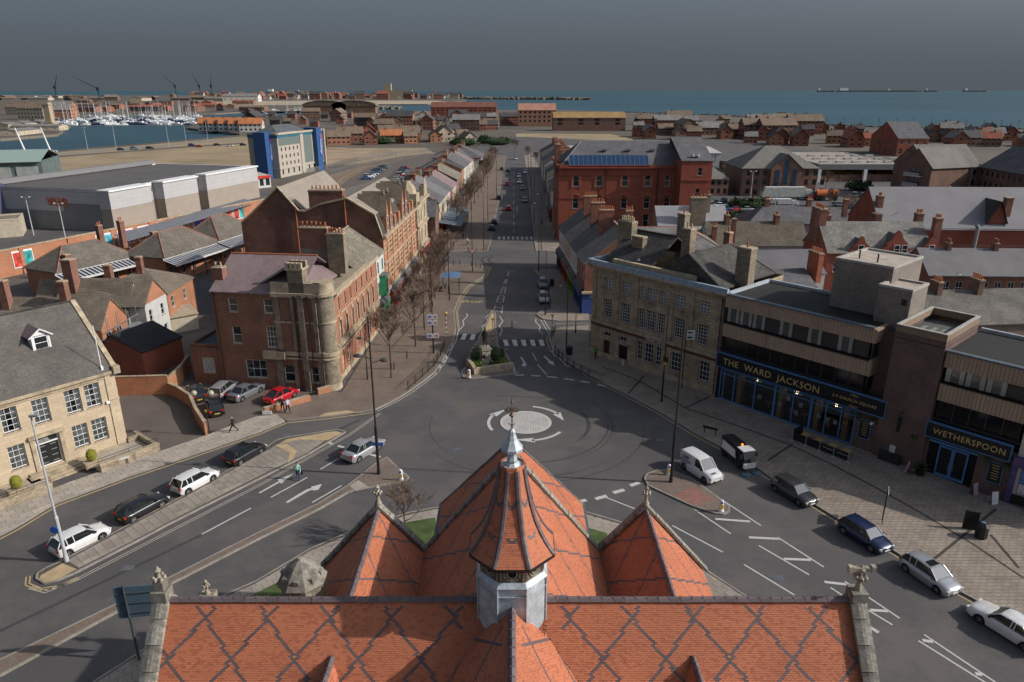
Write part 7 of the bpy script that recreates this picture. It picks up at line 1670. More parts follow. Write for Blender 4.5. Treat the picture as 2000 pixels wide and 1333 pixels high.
 m.lathe([(r*.64,.06),(r*.64,.1),(r*.56,.1),(r*.56,.05),(.001,.04)],16,cap=False)
 for i in range(5 if not low else 0):
  a=i*2*math.pi/5;m.tube((0,0,.085),(r*.58*math.cos(a),r*.58*math.sin(a),.085),.035,.03,n=4)
 out['rim']=m.mesh('rim',rim_m)
 CARS[(kind,low)]=(out,xr,xf,w,L,zf,zbelt,zboot,W);return CARS[(kind,low)]
def lit(m,name):
 return m
def car(kind,paint,label,P,ang,cat='car',group=None,low=False,plate=True):
 if(kind,low)not in CARS:car_proto(kind,low)
 out,xr,xf,w,L,zf,zbelt,zboot,W=CARS[(kind,low)]
 t=thing('parked_car' if kind!='van' else 'parked_van',label,cat,(P[0],P[1],P[2]if len(P)>2 else 0),ang,group)
 for nme in('body','windows','roof'):
  o=put(nme,out[nme],t)
  if nme!='windows':o.material_slots[0].link='OBJECT';o.material_slots[0].material=PAINT[paint]
 for x in(xr,xf):
  for sg in(-1,1):
   Mw=Matrix.Translation((x,sg*(w-.12),.325))@Matrix.Rotation(-sg*math.pi/2,4,'X');wo=put('wheel',out['tyre'],t,M=Mw)
   if not low:put('rim',out['rim'],wo)
 if low:return t
 k=('lamps',kind)
 if k not in WCACHE:
  m=MB();m.box(-.09,-.2,-.07,.07,.2,.07);a=m.mesh('headlight',clear_lamp);m=MB();m.box(-.05,-.14,-.1,.09,.14,.1);b=m.mesh('tail_light',red_lamp);m=MB();m.box(-.01,-.26,-.055,.01,.26,.055);c=m.mesh('number_plate',plate_y);d=m.mesh('number_plate',plate_w)
  m=MB();m.box(-.06,-.09,-.06,.05,.09,.06);e=m.mesh('mirror',trim_m);WCACHE[k]=(a,b,c,d,e)
 a,b,c,d,e=WCACHE[k]
 for sg in(-1,1):
  put('headlight',a,t,M=Matrix.Translation((L/2-.09,sg*w*.66,zf-.06))@Matrix.Rotation(-sg*.35,4,'Z'));put('tail_light',b,t,M=Matrix.Translation((-L/2+.03,sg*w*.72,zboot-.14 if kind!='beetle' else.65))@Matrix.Rotation(sg*.2,4,'Z'))
  put('mirror',e,t,M=Matrix.Translation((KIND[kind][9]-.25,sg*(w+.02),zbelt+.05)))
 put('number_plate',c,t,M=Matrix.Translation((-L/2-.012,0,.5)));put('number_plate',d,t,M=Matrix.Translation((L/2+.012,0,.42)))
 m=MB();z=.36
 m.box(L/2-.12,-w*.55,z-.1,L/2+.005,w*.55,z+.05);m.box(-L/2-.004,-w*.7,.24,-L/2+.1,w*.7,.34);m.build('bumper_insert',trim_m,t)
 return t
def car_px(kind,paint,label,rear,front,side=1,**k):
 a,b=at(*rear),at(*front);d=(b-a).normalized();n_=Vector((-d.y,d.x,0));wid=KIND[kind][1]/2-.12
 return car(kind,paint,label,(a+b)/2+n_*wid*side,math.atan2(d.y,d.x),**k)
car_px('hatch','white','white sleek hatchback beside the slab island, nearest the bottom left',(134,1088),(203,1053),group='cars queued in the service road')
car_px('hatch','black','glossy black hatchback with silver wheels between two white cars',(262,1022),(319,991),group='cars queued in the service road')
car_px('hatch','white','older white hatchback with red tail lights between two black cars',(369,966),(417,940),group='cars queued in the service road')
car_px('hatch','black','small black hatchback with yellow plate at the front of the service road queue',(472,909),(510,887),group='cars queued in the service road')
car_px('saloon','silver','silver saloon waiting at the give way line by the black lamp post',(701,903),(742,878))
vn=car_px('van','white','small white van lettered on its side beside the right traffic island',(1336,917),(1378,945),cat='van')
navyp=plain('navy_letters',(.02,.03,.12),.5,.05)
for bd_,z,s_,x in(('LMP',1.2,.5,-1.75),('ENGINEERING',.98,.2,-1.8),('SERVICES',.76,.2,-1.75)):text_part(bd_,s_,navyp,vn,frame((x,-.875+(z-.9)*.12,z),(1,0,0)),extrude=.01)
text_part('LMP',.32,navyp,vn,Matrix.Translation((1.78,-.42,.955))@Matrix.Rotation(math.pi/2,4,'Z')@Matrix.Rotation(.14,4,'X'),extrude=.01)
car_px('hatch','darkgrey','dark green-black hatchback parked at the kerb below the pub barriers',(1514,960),(1562,990),group='cars parked along the right kerb')
car_px('hatch','navy','navy blue hatchback with red tail light at the right kerb',(1646,1043),(1704,1081),group='cars parked along the right kerb')
sc2=car_px('hatch','silver','silver hatchback with open sunroof at the right kerb',(1768,1117),(1832,1162),group='cars parked along the right kerb');m=MB();m.box(-.3,-.38,1.49,.25,.38,1.51);m.build('sunroof',car_glass,sc2)
car_px('saloon','white','white saloon facing up the road, cut by the right edge',(1994,1268),(1914,1218),side=-1,group='cars parked along the right kerb')
car_px('beetle','red','bright red round backed car behind the low brick wall',(541,792),(577,775))
car('saloon','grey','grey saloon seen from behind left of the red car',at(482,773),math.radians(66));car('estate','silver','silver hatchback with its back to the road left of the grey saloon',at(439,768),math.radians(84))
car('saloon','darkgrey','dark car half hidden behind the driveway wall',at(386,775),math.radians(120));car('hatch','black','black hatchback parked askew beside the globe lamp',at(421,803),math.radians(118))
for lab,kd,pt,px,py,a in(('silver hatchback facing the square behind the right kerb pole','hatch','silver',1062,588,-88),('dark teal car parked behind the silver hatchback','hatch','grey',1061,560,-88),('navy car parked by the left pavement trees','hatch','navy',960,450,92),('dark blue car parked behind the navy car','hatch','navy',965,438,92),('red car driving away past the yellow bollard','hatch','red',993,411,90),('pale blue car with white front driving towards the square','hatch','teal',1025,395,-90),('grey blue car in the sunlit gap of the street','hatch','grey',1021,371,-90),('white car, nearer of the white pair in the long street','hatch','white',1015,358,-90),('white car, farther of the white pair in the long street','hatch','white',1014,347,-90),('white estate at the right kerb of the long street','estate','white',1026,339,-90),('pink-red car crossing the side street light','hatch','pink',990,362,90),('black car standing at the left kerb in shadow','hatch','black',974,390,90),('dark car, left of the far dark pair','hatch','darkgrey',980,333,90),('dark car, right of the far dark pair','hatch','darkgrey',992,336,90),('white car at the far mouth of the street','hatch','white',1007,312,-90)):
 car(kd,pt,lab,at(px,py),math.radians(a),group='cars in the long street',low=True)
def lot(cells,group,label,seed):
 r_=random.Random(seed);pal=['white','silver','grey','blue','navy','black','red','silver','darkgrey','white','teal'];nm={'white':'white','silver':'silver','grey':'grey','blue':'blue','navy':'navy','black':'black','red':'red','darkgrey':'dark','teal':'pale blue'}
 for px,py,a in cells:
  c=r_.choice(pal);p=at(px,py);car(r_.choice(['hatch','saloon','estate','suv']),c,nm[c]+' '+label,p,math.radians(a+r_.uniform(-4,4)),group=group+', '+nm[c]+' ones',low=True)
cells=[]
for(x0,y0),(x1,y1),n,a in(((716,351),(752,328),9,20),((778,352),(792,331),9,10),((815,345),(822,333),5,5)):
 for i in range(n):t=i/(n-1);cells.append((x0+(x1-x0)*t,y0+(y1-y0)*t,a))
lot(cells,'cars in the railway side car park','car in the packed car park beside the railway',3)
cells=[(1380+17*i,395+3*(i%2),80)for i in range(4)]+[(1376+21*i,413,5)for i in range(5)]+[(1385+22*i,405,10)for i in range(3)]+[(1500+22*i,396,0)for i in range(3)]+[(1640+24*i,404+4*i,0)for i in range(4)]+[(1668+16*i,385,70)for i in range(3)]+[(1745+18*i,380,20)for i in range(4)]+[(1400,433,0),(1436,425,0)]
lot(cells,'cars in the office car park','car in the car park between the offices and the slate roofs',5)
lot([(105,297.5,10),(236,294,15),(262,292.5,15),(293,291,12),(375,286,20),(390,288,5),(425,285,0),(450,287,0),(475,285,10)],'cars on the dockside road','car on the dockside road by the straw field',6)
# lorry, tractor with red tank, yellow buses
def lorry(px,py,L,h,cm,label,cat,nm,ang=0):
 t=thing(nm,label,cat,at(px,py),math.radians(ang));m=MB();m.box(-L/2,-1.25,.9,L/2-2.2,1.25,h);m.build('cargo_box',cm,t);m=MB();m.box(L/2-2.0,-1.2,.5,L/2,1.2,h*.8);m.face([(L/2+.01,-1.1,1.5),(L/2+.01,1.1,1.5),(L/2+.01,1.1,2.5),(L/2+.01,-1.1,2.5)],1);m.build('cab',[PAINT['white'],car_glass],t);m=MB();m.box(-L/2,-1,.5,L/2-2,1,.9);m.build('chassis',trim_m,t)
 for x in(-L/2+1.2,L/2-1.2):
  for sg in(-1,1):m=MB();m.tube((x,sg*1.0,.5),(x,sg*1.25,.5),.5,n=12);m.build('wheel',tyre_m,t)
 return t
lorry(1534,390,16,4.0,plain('pale_green_box',(.45,.48,.44)),'long pale box lorry standing before the office block','lorry','box_lorry');lorry(1528,404,9,2.4,plain('dull_white_box',(.5,.5,.5)),'low dull white trailer in front of the long lorry','trailer','white_trailer')
for i,x in enumerate((1640,1678,1727)):lorry(x,349,8,3.2,PAINT['yellow'],['yellow bus in the left bay of the depot','yellow bus in the middle bay of the depot','yellow bus in the right bay of the depot'][i],'bus','yellow_bus')
tk=thing('tanker_trailer','orange red tank trailer behind a red tractor in the yard','trailer',at(1612,392));m=MB();m.tube((-3.4,0,2.2),(3.4,0,2.2),1.3,n=14);m.build('tank',PAINT['orange'],tk)
for x in(-1.5,2.4):
 for sg in(-1,1):m=MB();m.tube((x,sg*1.1,.8),(x,sg*1.4,.8),.8,n=12);m.build('wheel',tyre_m,tk)
tr2=thing('red_tractor','red tractor coupled to the orange tank trailer','tractor',at(1588,392));m=MB();m.box(-1.8,-.5,.9,.6,.5,1.7);m.build('bonnet',PAINT['red'],tr2);m=MB();m.box(.3,-.8,1.3,1.8,.8,2.9);m.build('cab',car_glass,tr2)
for x,r in((1.2,.95),(-1.4,.6)):
 for sg in(-1,1):m=MB();m.tube((x,sg*.8,r),(x,sg*1.15,r),r,n=12);m.build('wheel',tyre_m,tr2)
a,b=at(1419,897),at(1440,915);d=(b-a).normalized();swp=thing('road_sweeper','compact black and white road sweeper with amber beacon and round brushes','road sweeper',(a+b)/2+Vector((-d.y,d.x,0))*.6,math.atan2(d.y,d.x))
m=MB();m.prism([(-2.0,-.62),(.6,-.62),(.6,.62),(-2.0,.62)],.45,1.75);m.box(-2.0,-.6,1.75,.5,.6,2.0);m.build('hopper',PAINT['black'],swp)
for sg in(-1,1):m=MB();q=[(-1.95,sg*.635,.8),(.5,sg*.635,.8),(.3,sg*.635,1.6),(-1.8,sg*.635,1.7)];m.face(q if sg<0 else q[::-1]);m.build('white_panel',PAINT['white'],swp)
m=MB();q=[(.6,1.95),(1.0,2.0),(1.5,1.9),(1.85,1.0),(1.85,.5),(.6,.5)]
for sg in(-1,1):f=[(x,sg*.58,z)for x,z in q];m.face(f if sg>0 else f[::-1])
for(x0,z0),(x1,z1)in zip(q,q[1:]+q[:1]):m.face([(x0,-.58,z0),(x0,.58,z0),(x1,.58,z1),(x1,-.58,z1)])
m.build('cab',car_glass,swp);m=MB();m.box(.55,-.62,1.98,1.55,.62,2.06);m.box(1.7,-.6,.45,1.95,.6,.95);m.build('cab_frame',PAINT['white'],swp)
m=MB();m.lathe([(.1,0),(.1,.14),(.05,.2)],8,(.4,0,2.02));m.build('beacon',emit('amber_beacon',(1,.35,.02),1.2),swp)
for x,y in((-1.5,-.55),(-1.5,.55),(.9,-.5),(.9,.5)):m=MB();m.tube((x,y-.1,.32),(x,y+.1,.32),.32,n=14);m.build('wheel',tyre_m,swp)
for y in(-.55,.55):m=MB();m.lathe([(.45,.02),(.4,.12),(.15,.2)],14,(2.25,y,0));m.build('brush',plain('blue_grey_bristle',(.08,.13,.18),.9,.4,8,30),swp);m=MB();m.tube((1.8,y*.6,.5),(2.25,y,.25),.05,n=5);m.build('brush_arm',black_metal,swp)
for y in(-.8,.8):m=MB();m.box(1.5,y-.08,1.4,1.6,y+.08,1.75);m.build('mirror',trim_m,swp)
# ================================================================ street furniture
def ztop(base,top):
 a=at(*base);d=_ray(*top);return EYE+a.y*d[2]/d[1]
def pole(name,label,cat,base,top,r0=.13,r1=.06,mat=black_metal,heads=(),group=None,collar=True):
 h=ztop(base,top);t=thing(name,label,cat,at(*base),0,group);m=MB();m.tube((0,0,0),(0,0,h*.32),r0,n=10);m.tube((0,0,h*.32),(0,0,h),r0*.65,r1,n=8)
 if collar:m.lathe([(r0*1.3,0),(r0*1.3,.5),(r0,.6)],10);m.lathe([(r0*1.2,0),(r0*.8,.15)],10,(0,0,h*.32))
 m.build('column',mat,t,smooth=True,sharp=40)
 for ax,z in heads:
  m=MB();m.tube((0,0,z-.3),(ax,0,z),.03,n=5);m.build('bracket',mat,t);m=MB();m.lathe([(.03,.2),(.22,.08),(.26,0),(.2,-.12),(.03,-.16)],10,(ax*1.25,0,z),sx=1.5);m.build('lantern',plain('lantern_shell',(.05,.055,.06),.4),t)
 return t,h
lg='tall lamp columns round the square'
t,h=pole('lamp_column','tallest black lamp column on the brick triangle by the silver saloon','lamp post',(740,928),(722,618),heads=((-.9,11.6),(.9,11.2)),group=lg)
m=MB();m.box(-.5,-.1,3.0,.6,-.06,3.35);m.build('blue_sign',plain('blue_road_sign',(.08,.15,.4),.4,.2),t)
t,h=pole('lamp_column','tall black lamp column on the right island with direction signs','lamp post',(1310,944),(1335,625),group=lg)
t,h=pole('lamp_column','slimmer black lamp column on the bank pavement with yellow marker','lamp post',(1292,787),(1303,596),.1,.05,group=lg);m=MB();m.box(-.14,-.16,4.6,.14,-.1,4.9);m.build('yellow_marker',PAINT['yellow'],t)
bs_=thing('direction_sign','pair of small white direction boards high on a post before the bank','sign',at(1331,760));m=MB();m.tube((0,0,0),(0,0,7.3),.06,n=8);m.build('post',black_metal,bs_)
for z in(6.4,7.0):m=MB();m.box(.05,-.05,z-.26,1.0,0,z+.26);b_=m.build('sign_board',white_paint,bs_);m=MB();m.face([(.15,-.055,z-.12),(.5,-.055,z-.12),(.9,-.055,z),(.5,-.055,z+.14),(.15,-.055,z+.1)]);m.build('green_flag',plain('sign_green',(.02,.1,.05)),b_)
pole('lamp_column','thin black post with box sign beside the brick street wing','lamp post',(718,743),(712,650),.08,.05,heads=((-.5,5.4),),group=lg)
t,h=pole('lamp_column','grey-white leaning lamp column with blue disc at the left island','lamp post',(131,1099),(62,812),.13,.06,plain('pale_grey_column',(.42,.43,.46),.45,.1),group=lg);m=MB();m.tube((-.25,-.16,2.9),(-.25,-.12,2.9),.3,n=18);m.build('blue_disc',plain('blue_disc',(.02,.1,.4),.4),t);m=MB();m.box(-.1,-.1,h-.1,.5,.1,h+.04);m.build('lantern',grey_metal,t)
t,h=pole('globe_lamp','lamp post with two round globes and striped base at the driveway wall','lamp post',(410,850),(403,772),.06,.04,heads=())
for x in(-.95,.75):m=MB();m.tube((0,0,h-.1),(x,0,h-.05),.025,n=5);m.build('bracket',black_metal,t);m=MB();m.lathe([(.02,-.3),(.2,-.24),(.31,0),(.22,.22),(.02,.31)],14,(x,0,h+.2));m.build('globe',plain('dusty_globe',(.35,.32,.24),.3,.2),t,smooth=True)
m=MB();m.box(-.1,-.12,2.6,.1,-.06,2.85);m.build('yellow_marker',PAINT['yellow'],t)
t,h=pole('sign_post','black post carrying two white direction signs left of the street mouth','sign',(847,692),(842,505),.1,.05)
for z,w in((5.2,1.3),(4.4,1.3),(2.6,1.6)):
 m=MB();m.box(-w/2,-.12,z-.3,w/2,-.07,z+.3);b_=m.build('sign_board',white_paint,t);m=MB();m.box(-w*.4,-.13,z-.12,-w*.1,-.12,z+.12);m.build('blue_block',plain('blue_road_sign',(.08,.15,.4)),b_);m=MB();m.box(w*.2,-.13,z-.1,w*.4,-.12,z+.1);m.build('red_block',plain('sign_red',(.5,.05,.04)),b_)
for i,(b,tp,lab)in enumerate((((1106,688),(1109,560),'black lamp column on the corner pavement before the bank'),((1065,617),(1067,490),'black lamp column on the rounded kerb of the side lane'),((1052,531),(1053,398),'black lamp column at the second kerb corner on the right'),((878,588),(874,440),'black lamp column standing beside the bus shelter'),((923,531),(922,395),'black lamp column with no-entry disc on the left kerb'),((945,488),(944,375),'black lamp column at the far left corner of the side street'),((1057,491),(1058,380),'black lamp column at the far right corner of the side street'),((1043,440),(1043,340),'black lamp column, first in the shaded right pavement'),((1038,400),(1039,315),'black lamp column, second in the shaded right pavement'),((1036,365),(1036,295),'black lamp column, third in the shaded right pavement'),((1032,345),(1033,285),'black lamp column, farthest in the shaded right pavement'),((953,430),(952,345),'black lamp column among the far left trees'),((970,385),(969,312),'black lamp column beyond the far left trees'),((1124,652),(1124,612),'short black post at the mouth of the side lane'))):
 t,h=pole('lamp_column',lab,'lamp post',b,tp,.09,.045,group='lamp columns along the street',heads=((.6 if b[0]<1000 else-.6,h_)for h_ in())if True else())
 if i==4:m=MB();m.tube((0,-.12,4.0),(0,-.16,4.0),.38,n=18);n_=m.build('round_sign',plain('sign_red',(.5,.05,.04)),t);m=MB();m.tube((0,-.16,4.0),(0,-.17,4.0),.26,n=16);m.build('sign_face',white_paint,n_)
 if h>6:m=MB();m.tube((0,0,h-.1),(.9 if b[0]<1000 else-.9,0,h+.1),.03,n=4);m.build('bracket',black_metal,t);m=MB();m.lathe([(.03,.1),(.2,0),(.03,-.12)],8,(.95 if b[0]<1000 else-.95,0,h+.05));m.build('lantern',grey_metal,t)
amber=plain('amber_globe',(.55,.40,.06),.4,.1)
for i,(b,lab)in enumerate((((872,655),'yellow globe crossing beacon on the left pavement'),((963,668),'yellow globe crossing beacon behind the statue'),((1078,660),'yellow globe crossing beacon at the right railing'),((1048,452),'far yellow globe beacon at the second crossing'))):
 t=thing('crossing_beacon',lab,'beacon',at(*b),0,'striped crossing beacons');h=3.1
 for k in range(9):m=MB();m.tube((0,0,h*k/9),(0,0,h*(k+1)/9),.055,n=8);m.build('pole_band',white_paint if k%2 else black_metal,t)
 m=MB();m.lathe([(.02,-.2),(.16,-.14),(.22,0),(.16,.15),(.02,.21)],12,(0,0,h+.2));m.build('globe',amber,t,smooth=True)
def railing(name,label,line,h=1.05,step=1.9,ring=False):
 q=pts(line,.12);t=thing(name,label,'railing',q[0]);o=q[0];pm=None
 for a,b in zip(q,q[1:]):
  L=(b-a).length;n=max(1,round(L/step));d=(b-a)/n
  for i in range(n):
   p=a+d*i-o;r=p+d;m=MB();m.tube(p,p+Vector((0,0,h+.1)),.045,n=6);m.build('post',black_metal,t);m=MB()
   m.tube(p+Vector((0,0,h)),r+Vector((0,0,h)),.025,n=4);m.tube(p+Vector((0,0,.15)),r+Vector((0,0,.15)),.025,n=4);m.tube(p+Vector((0,0,h*.85)),r+Vector((0,0,h*.85)),.015,n=4)
   if ring:
    c=(p+r)/2+Vector((0,0,h*.5));u=d.normalized()
    pp=[c+(u*math.cos(j*math.pi/6)+Vector((0,0,1))*math.sin(j*math.pi/6))*h*.32 for j in range(12)]
    for x,y in zip(pp,pp[1:]+pp[:1]):m.tube(x,y,.015,n=3)
   for j in range(1,8):
    if ring and 3<=j<=5:continue
    e=p.lerp(r,j/8);m.tube(e+Vector((0,0,.15)),e+Vector((0,0,h*.85)),.012,n=3)
   m.build('panel',black_metal,t)
railing('pedestrian_railing','black pedestrian railing along the kerb left of the street mouth',[(797,762),(825,737),(848,716),(861,696),(870,674)],ring=True)
railing('pedestrian_railing','black railing with ring panels round the corner before the bank',[(1084,690),(1098,705),(1120,722),(1150,738),(1180,748)],ring=True)
railing('pedestrian_railing','short black railing at the side lane corner',[(1077,662),(1086,647)])
yel=plain('yellow_panel',(.65,.42,.02),.5,.05)
for b,lab in(((783,938),'white and yellow keep-left bollard on the brick triangle'),((1408,999),'rounded white and yellow bollard on the right island'),((916,738),'yellow and white bollard at the nose of the statue island'),((1306,928),'white backed bollard behind the lamp on the right island'),((1010,412),'small yellow bollard far along the street')):
 t=thing('traffic_bollard',lab,'bollard',at(*b,.12),0,'illuminated traffic bollards');m=MB();m.lathe([(.26,0),(.24,.1),(.2,.2),(.19,.8),(.17,.98),(.1,1.08)],12,sy=.6);m.build('body',white_paint,t,smooth=True,sharp=40);m=MB();m.box(-.13,-.135,.3,.13,-.11,.68);m.build('yellow_face',yel,t);m=MB();m.tube((0,-.12,.86),(0,-.14,.86),.1,n=12);m.build('blue_arrow_disc',plain('blue_disc',(.02,.1,.4)),t)
for i,(px,py)in enumerate(((764,738),(795,700),(770,722),(829,645),(845,600),(886,518),(898,517),(921,521),(930,522),(938,524),(915,492),(930,492),(950,488),(957,489),(1000,640),(860,535),(867,545))):
 t=thing('post_bollard','slim black bollard on the left brick pavement','bollard',at(px,py,.12),0,'slim black pavement bollards');m=MB();m.lathe([(.09,0),(.07,.1),(.07,.85),(.09,.9),(.03,1.0)],8);m.build('post',black_metal,t)
a=at(882,566);t=thing('bus_shelter','bus shelter with curved blue-lit roof on the left pavement','bus shelter',(a.x,a.y,.12),math.radians(2));m=MB();n=6
for i in range(n):x0,x1=-1.6+.53*i,-1.6+.53*(i+1);z0,z1=2.6-.12*(x0/1.6)**2,2.6-.12*(x1/1.6)**2;m.face([(x0,-2.2,z0),(x1,-2.2,z1),(x1,2.2,z1),(x0,2.2,z0)])
m.build('roof',plain('blue_shelter_roof',(.09,.17,.3),.3,.1),t);m=MB()
for x,y in((-1.5,-2.1),(-1.5,2.1),(1.4,-2.1),(1.4,2.1)):m.tube((x,y,0),(x,y,2.5),.05,n=6)
m.build('frame',black_metal,t);m=MB();m.face([(-1.5,-2.1,.3),(-1.5,2.1,.3),(-1.5,2.1,2.3),(-1.5,-2.1,2.3)]);m.face([(-1.5,-2.1,.3),(1.4,-2.1,.3),(1.4,-2.1,2.3),(-1.5,-2.1,2.3)]);m.build('glass',glass_clear,t);m=MB();m.box(-1.3,-1.8,.5,-.9,1.8,.56);m.build('bench',black_metal,t)
def simple(name,label,cat,p,ang,parts,group=None,z=.12):
 t=thing(name,label,cat,(p.x,p.y,z),math.radians(ang),group)
 for nm,mat,fn in parts:m=MB();fn(m);m.build(nm,mat,t)
 return t
simple('litter_bin','black octagonal litter bin beside a black panel at the right','bin',at(1914,1052),40,[('bin',black_metal,lambda m:m.lathe([(.42,0),(.46,.1),(.44,1.0),(.5,1.05),(.3,1.3)],8)),('bin_top',plain('bin_blue_lid',(.12,.18,.25),.4),lambda m:m.box(-.15,-.15,1.3,.15,.15,1.34))])
simple('display_panel','upright black panel standing behind the litter bin','panel',at(1892,1036),-20,[('panel',black_metal,lambda m:m.box(-.5,-.06,0,.5,.06,1.6))])
simple('litter_bin','small black bin in the shaded pavement by the parked cars','bin',at(1078,560),0,[('bin',black_metal,lambda m:m.box(-.35,-.35,0,.35,.35,1.3))]);simple('litter_bin','round black bin beside the corner lamp column before the bank','bin',at(1112,694),0,[('bin',black_metal,lambda m:m.lathe([(.4,0),(.42,1.0),(.3,1.2)],12))])
simple('direction_sign','back of a pale two panel road sign on two posts at the right pavement','sign',at(1722,1022),62,[('posts',black_metal,lambda m:(m.tube((-.35,0,0),(-.35,0,2.9),.035,n=6),m.tube((.35,0,0),(.35,0,2.9),.035,n=6))),('sign_board',plain('pale_sign_back',(.42,.45,.45),.5,.1),lambda m:m.box(-.75,-.06,2.1,.75,-.02,2.9))])
sgn=simple('road_sign','large blue-grey back of a road sign on a pole beside the church roof','sign',at(273,1292),8,[('post',plain('dark_grey_post',(.06,.07,.08),.5),lambda m:(m.tube((0,0,0),(0,0,4.2),.09,n=8),m.tube((.0,-.12,3.2),(0,-.12,5.6),.06,n=6))),('sign_board',plain('blue_grey_sign_back',(.085,.13,.17),.5,.1),lambda m:m.box(-.6,-.05,3.2,2.3,.0,5.4)),('rail',plain('dark_grey_post',.06),lambda m:[m.box(-.6,-.09,z,2.3,-.05,z+.06)for z in(3.5,4.2,4.9)])])
for px,py,a,lab in((1386,850,-32,'low black framed street nameplate on the right pavement'),(238,912,28,'long white street nameplate on two red-brown legs before the rubble wall')):
 simple('street_nameplate',lab,'sign',at(px,py),a+(0 if px>1000 else 10),[('plate',plain('pale_nameplate',.5,.5,.1)if px<1000 else black_metal,lambda m:m.box(-.75,-.03,.55,.75,.03,.8)),('legs',plain('red_brown_leg',(.12,.03,.025))if px<1000 else black_metal,lambda m:(m.box(-.6,-.03,0,-.52,.03,.6),m.box(.52,-.03,0,.6,.03,.6)))])
pic=plain('notice_picture',(.45,.35,.38),.6,.5,6)
for px,py,a,lab in((1773,925,70,'red framed pavement board by the dark planter'),(1900,968,25,'white pavement board with many pictures before the pub door'),(1938,985,10,'white pavement board with two blue rings')):
 simple('pavement_board',lab,'pavement sign',at(px,py),a,[('board',pic if px!=1938 else white_paint,lambda m:(m.face([(-.32,-.25,0),(.32,-.25,0),(.32,0,1.1),(-.32,0,1.1)]),m.face([(-.32,.25,0),(-.32,0,1.1),(.32,0,1.1),(.32,.25,0)]))),('board_edge',plain('dark_red_frame',(.2,.02,.03)),lambda m:(m.tube((-.34,-.25,0),(-.34,0,1.12),.025,n=4),m.tube((.34,-.25,0),(.34,0,1.12),.025,n=4),m.tube((-.34,0,1.12),(.34,0,1.12),.025,n=4)))])
a,b=at(1547,862),at(1655,905);d=(b-a);L=d.length;bt=thing('cafe_barrier','black fabric cafe barrier on chrome posts before the pub window','barrier',(a.x,a.y,.12),math.atan2(d.y,d.x))
for i in range(5):m=MB();m.tube((L*i/4,0,0),(L*i/4,0,1.0),.04,n=8);m.lathe([(.18,0),(.16,.05),(.04,.08)],10,(L*i/4,0,0));m.build('post',rim_m,bt)
for i in range(4):m=MB();m.box(L*i/4+.06,-.015,.12,L*(i+1)/4-.06,.015,.9);c_=m.build('fabric_panel',plain('black_fabric',.012,.8),bt);text_part('The Ward Jackson',.15,white_paint,c_,frame((L*i/4+.25,-.02,.55),(1,0,0)),extrude=.003)if i>1 else None
m=MB();m.box(-.01,.05,.12,.02,1.8,1.2);m.build('fabric_panel',plain('black_fabric',.012),bt)
ux,uy=d.normalized(),Vector((-d.y,d.x,0)).normalized()
for i in range(4):
 p=a+ux*(.9+i*L/4)+uy*.75
 t=simple('cafe_table',['wooden cafe table nearest the stone bank','second wooden cafe table from the stone bank','third wooden cafe table from the stone bank','wooden cafe table farthest from the stone bank'][i],'table',p,math.degrees(math.atan2(d.y,d.x)),[('table_top',wood_pale,lambda m:m.box(-.35,-.35,.7,.35,.35,.74)),('pedestal',rim_m,lambda m:m.lathe([(.25,0),(.04,.05),(.04,.7)],8))],'cafe tables behind the barrier')
 q=p+uy*.7;simple('cafe_chair','pale metal cafe chair behind '+['the table nearest the stone bank','the second table from the bank','the third table from the bank','the last table from the bank'][i],'chair',q,math.degrees(math.atan2(d.y,d.x)),[('seat',rim_m,lambda m:m.box(-.22,-.22,.43,.22,.22,.46)),('backrest',rim_m,lambda m:(m.tube((-.22,.22,.46),(-.2,.28,.85),.015,n=4),m.tube((.22,.22,.46),(.2,.28,.85),.015,n=4),m.tube((-.2,.28,.85),(.2,.28,.85),.02,n=4)))]+[('leg',rim_m,(lambda sx,sy:lambda m:m.tube((sx*.2,sy*.2,0),(sx*.2,sy*.2,.44),.015,n=4))(sx,sy))for sx in(-1,1)for sy in(-1,1)],'cafe chairs behind the barrier')
simple('planter','dark round planter with shrub by the red framed board','planter',at(1795,930),0,[('pot',black_metal,lambda m:m.lathe([(.3,0),(.42,.5),(.45,.55),(.38,.5)],12)),('foliage',leafm,lambda m:[m.face([Vector((RND.gauss(0,.3),RND.gauss(0,.3),RND.uniform(.5,1.4)))+Vector((RND.uniform(-.1,.1),RND.uniform(-.1,.1),RND.uniform(-.1,.1)))for _ in range(1)]*1+[Vector((0,0,.6)),Vector((.1,.1,.8))])for _ in range(90)])])
# walls: driveway wall, low walls by the red car
def wall_run(name,label,line,h,mat,th=.25,cat='wall',cop=stone_plain,hs=None):
 q=pts(line);t=thing(name,label,cat,q[0]);o=q[0]
 for i,(a,b)in enumerate(zip(q,q[1:])):
  L=(b-a).length;d=b-a;m=MB();m.box(0,-th/2,0,L+th/2,th/2,h);M=Matrix.Translation(a-o)@Matrix.Rotation(math.atan2(d.y,d.x),4,'Z');m.build('wall',mat,t,M=M);m=MB();n=max(1,int(L/.6))
  for k in range(n):m.box(L*k/n+.01,-th/2-.04,h,L*(k+1)/n-.01,th/2+.04,h+.08)
  c=m.build('coping',cop,t,M=M);c['kind']='stuff'
wall_run('driveway_wall','tall orange brick yard wall behind the empty driveway',[(226,773),(331,770)],2.3,brick_orange);wall_run('driveway_wall','curving brick wall dividing driveway and car yard',[(331,770),(350,778),(375,795),(385,820),(404,850)],1.4,brick_orange);wall_run('driveway_wall','brick wall running back beside the brick extension',[(331,770),(358,742),(372,722)],1.9,brick_orange)
wall_run('low_brick_wall','low orange brick wall with stone coping before the red car',[(517,810),(604,785)],.75,brick_orange,.3);wall_run('low_brick_wall','short low orange brick wall against the rounded corner',[(621,773),(646,765)],.75,brick_orange,.3)
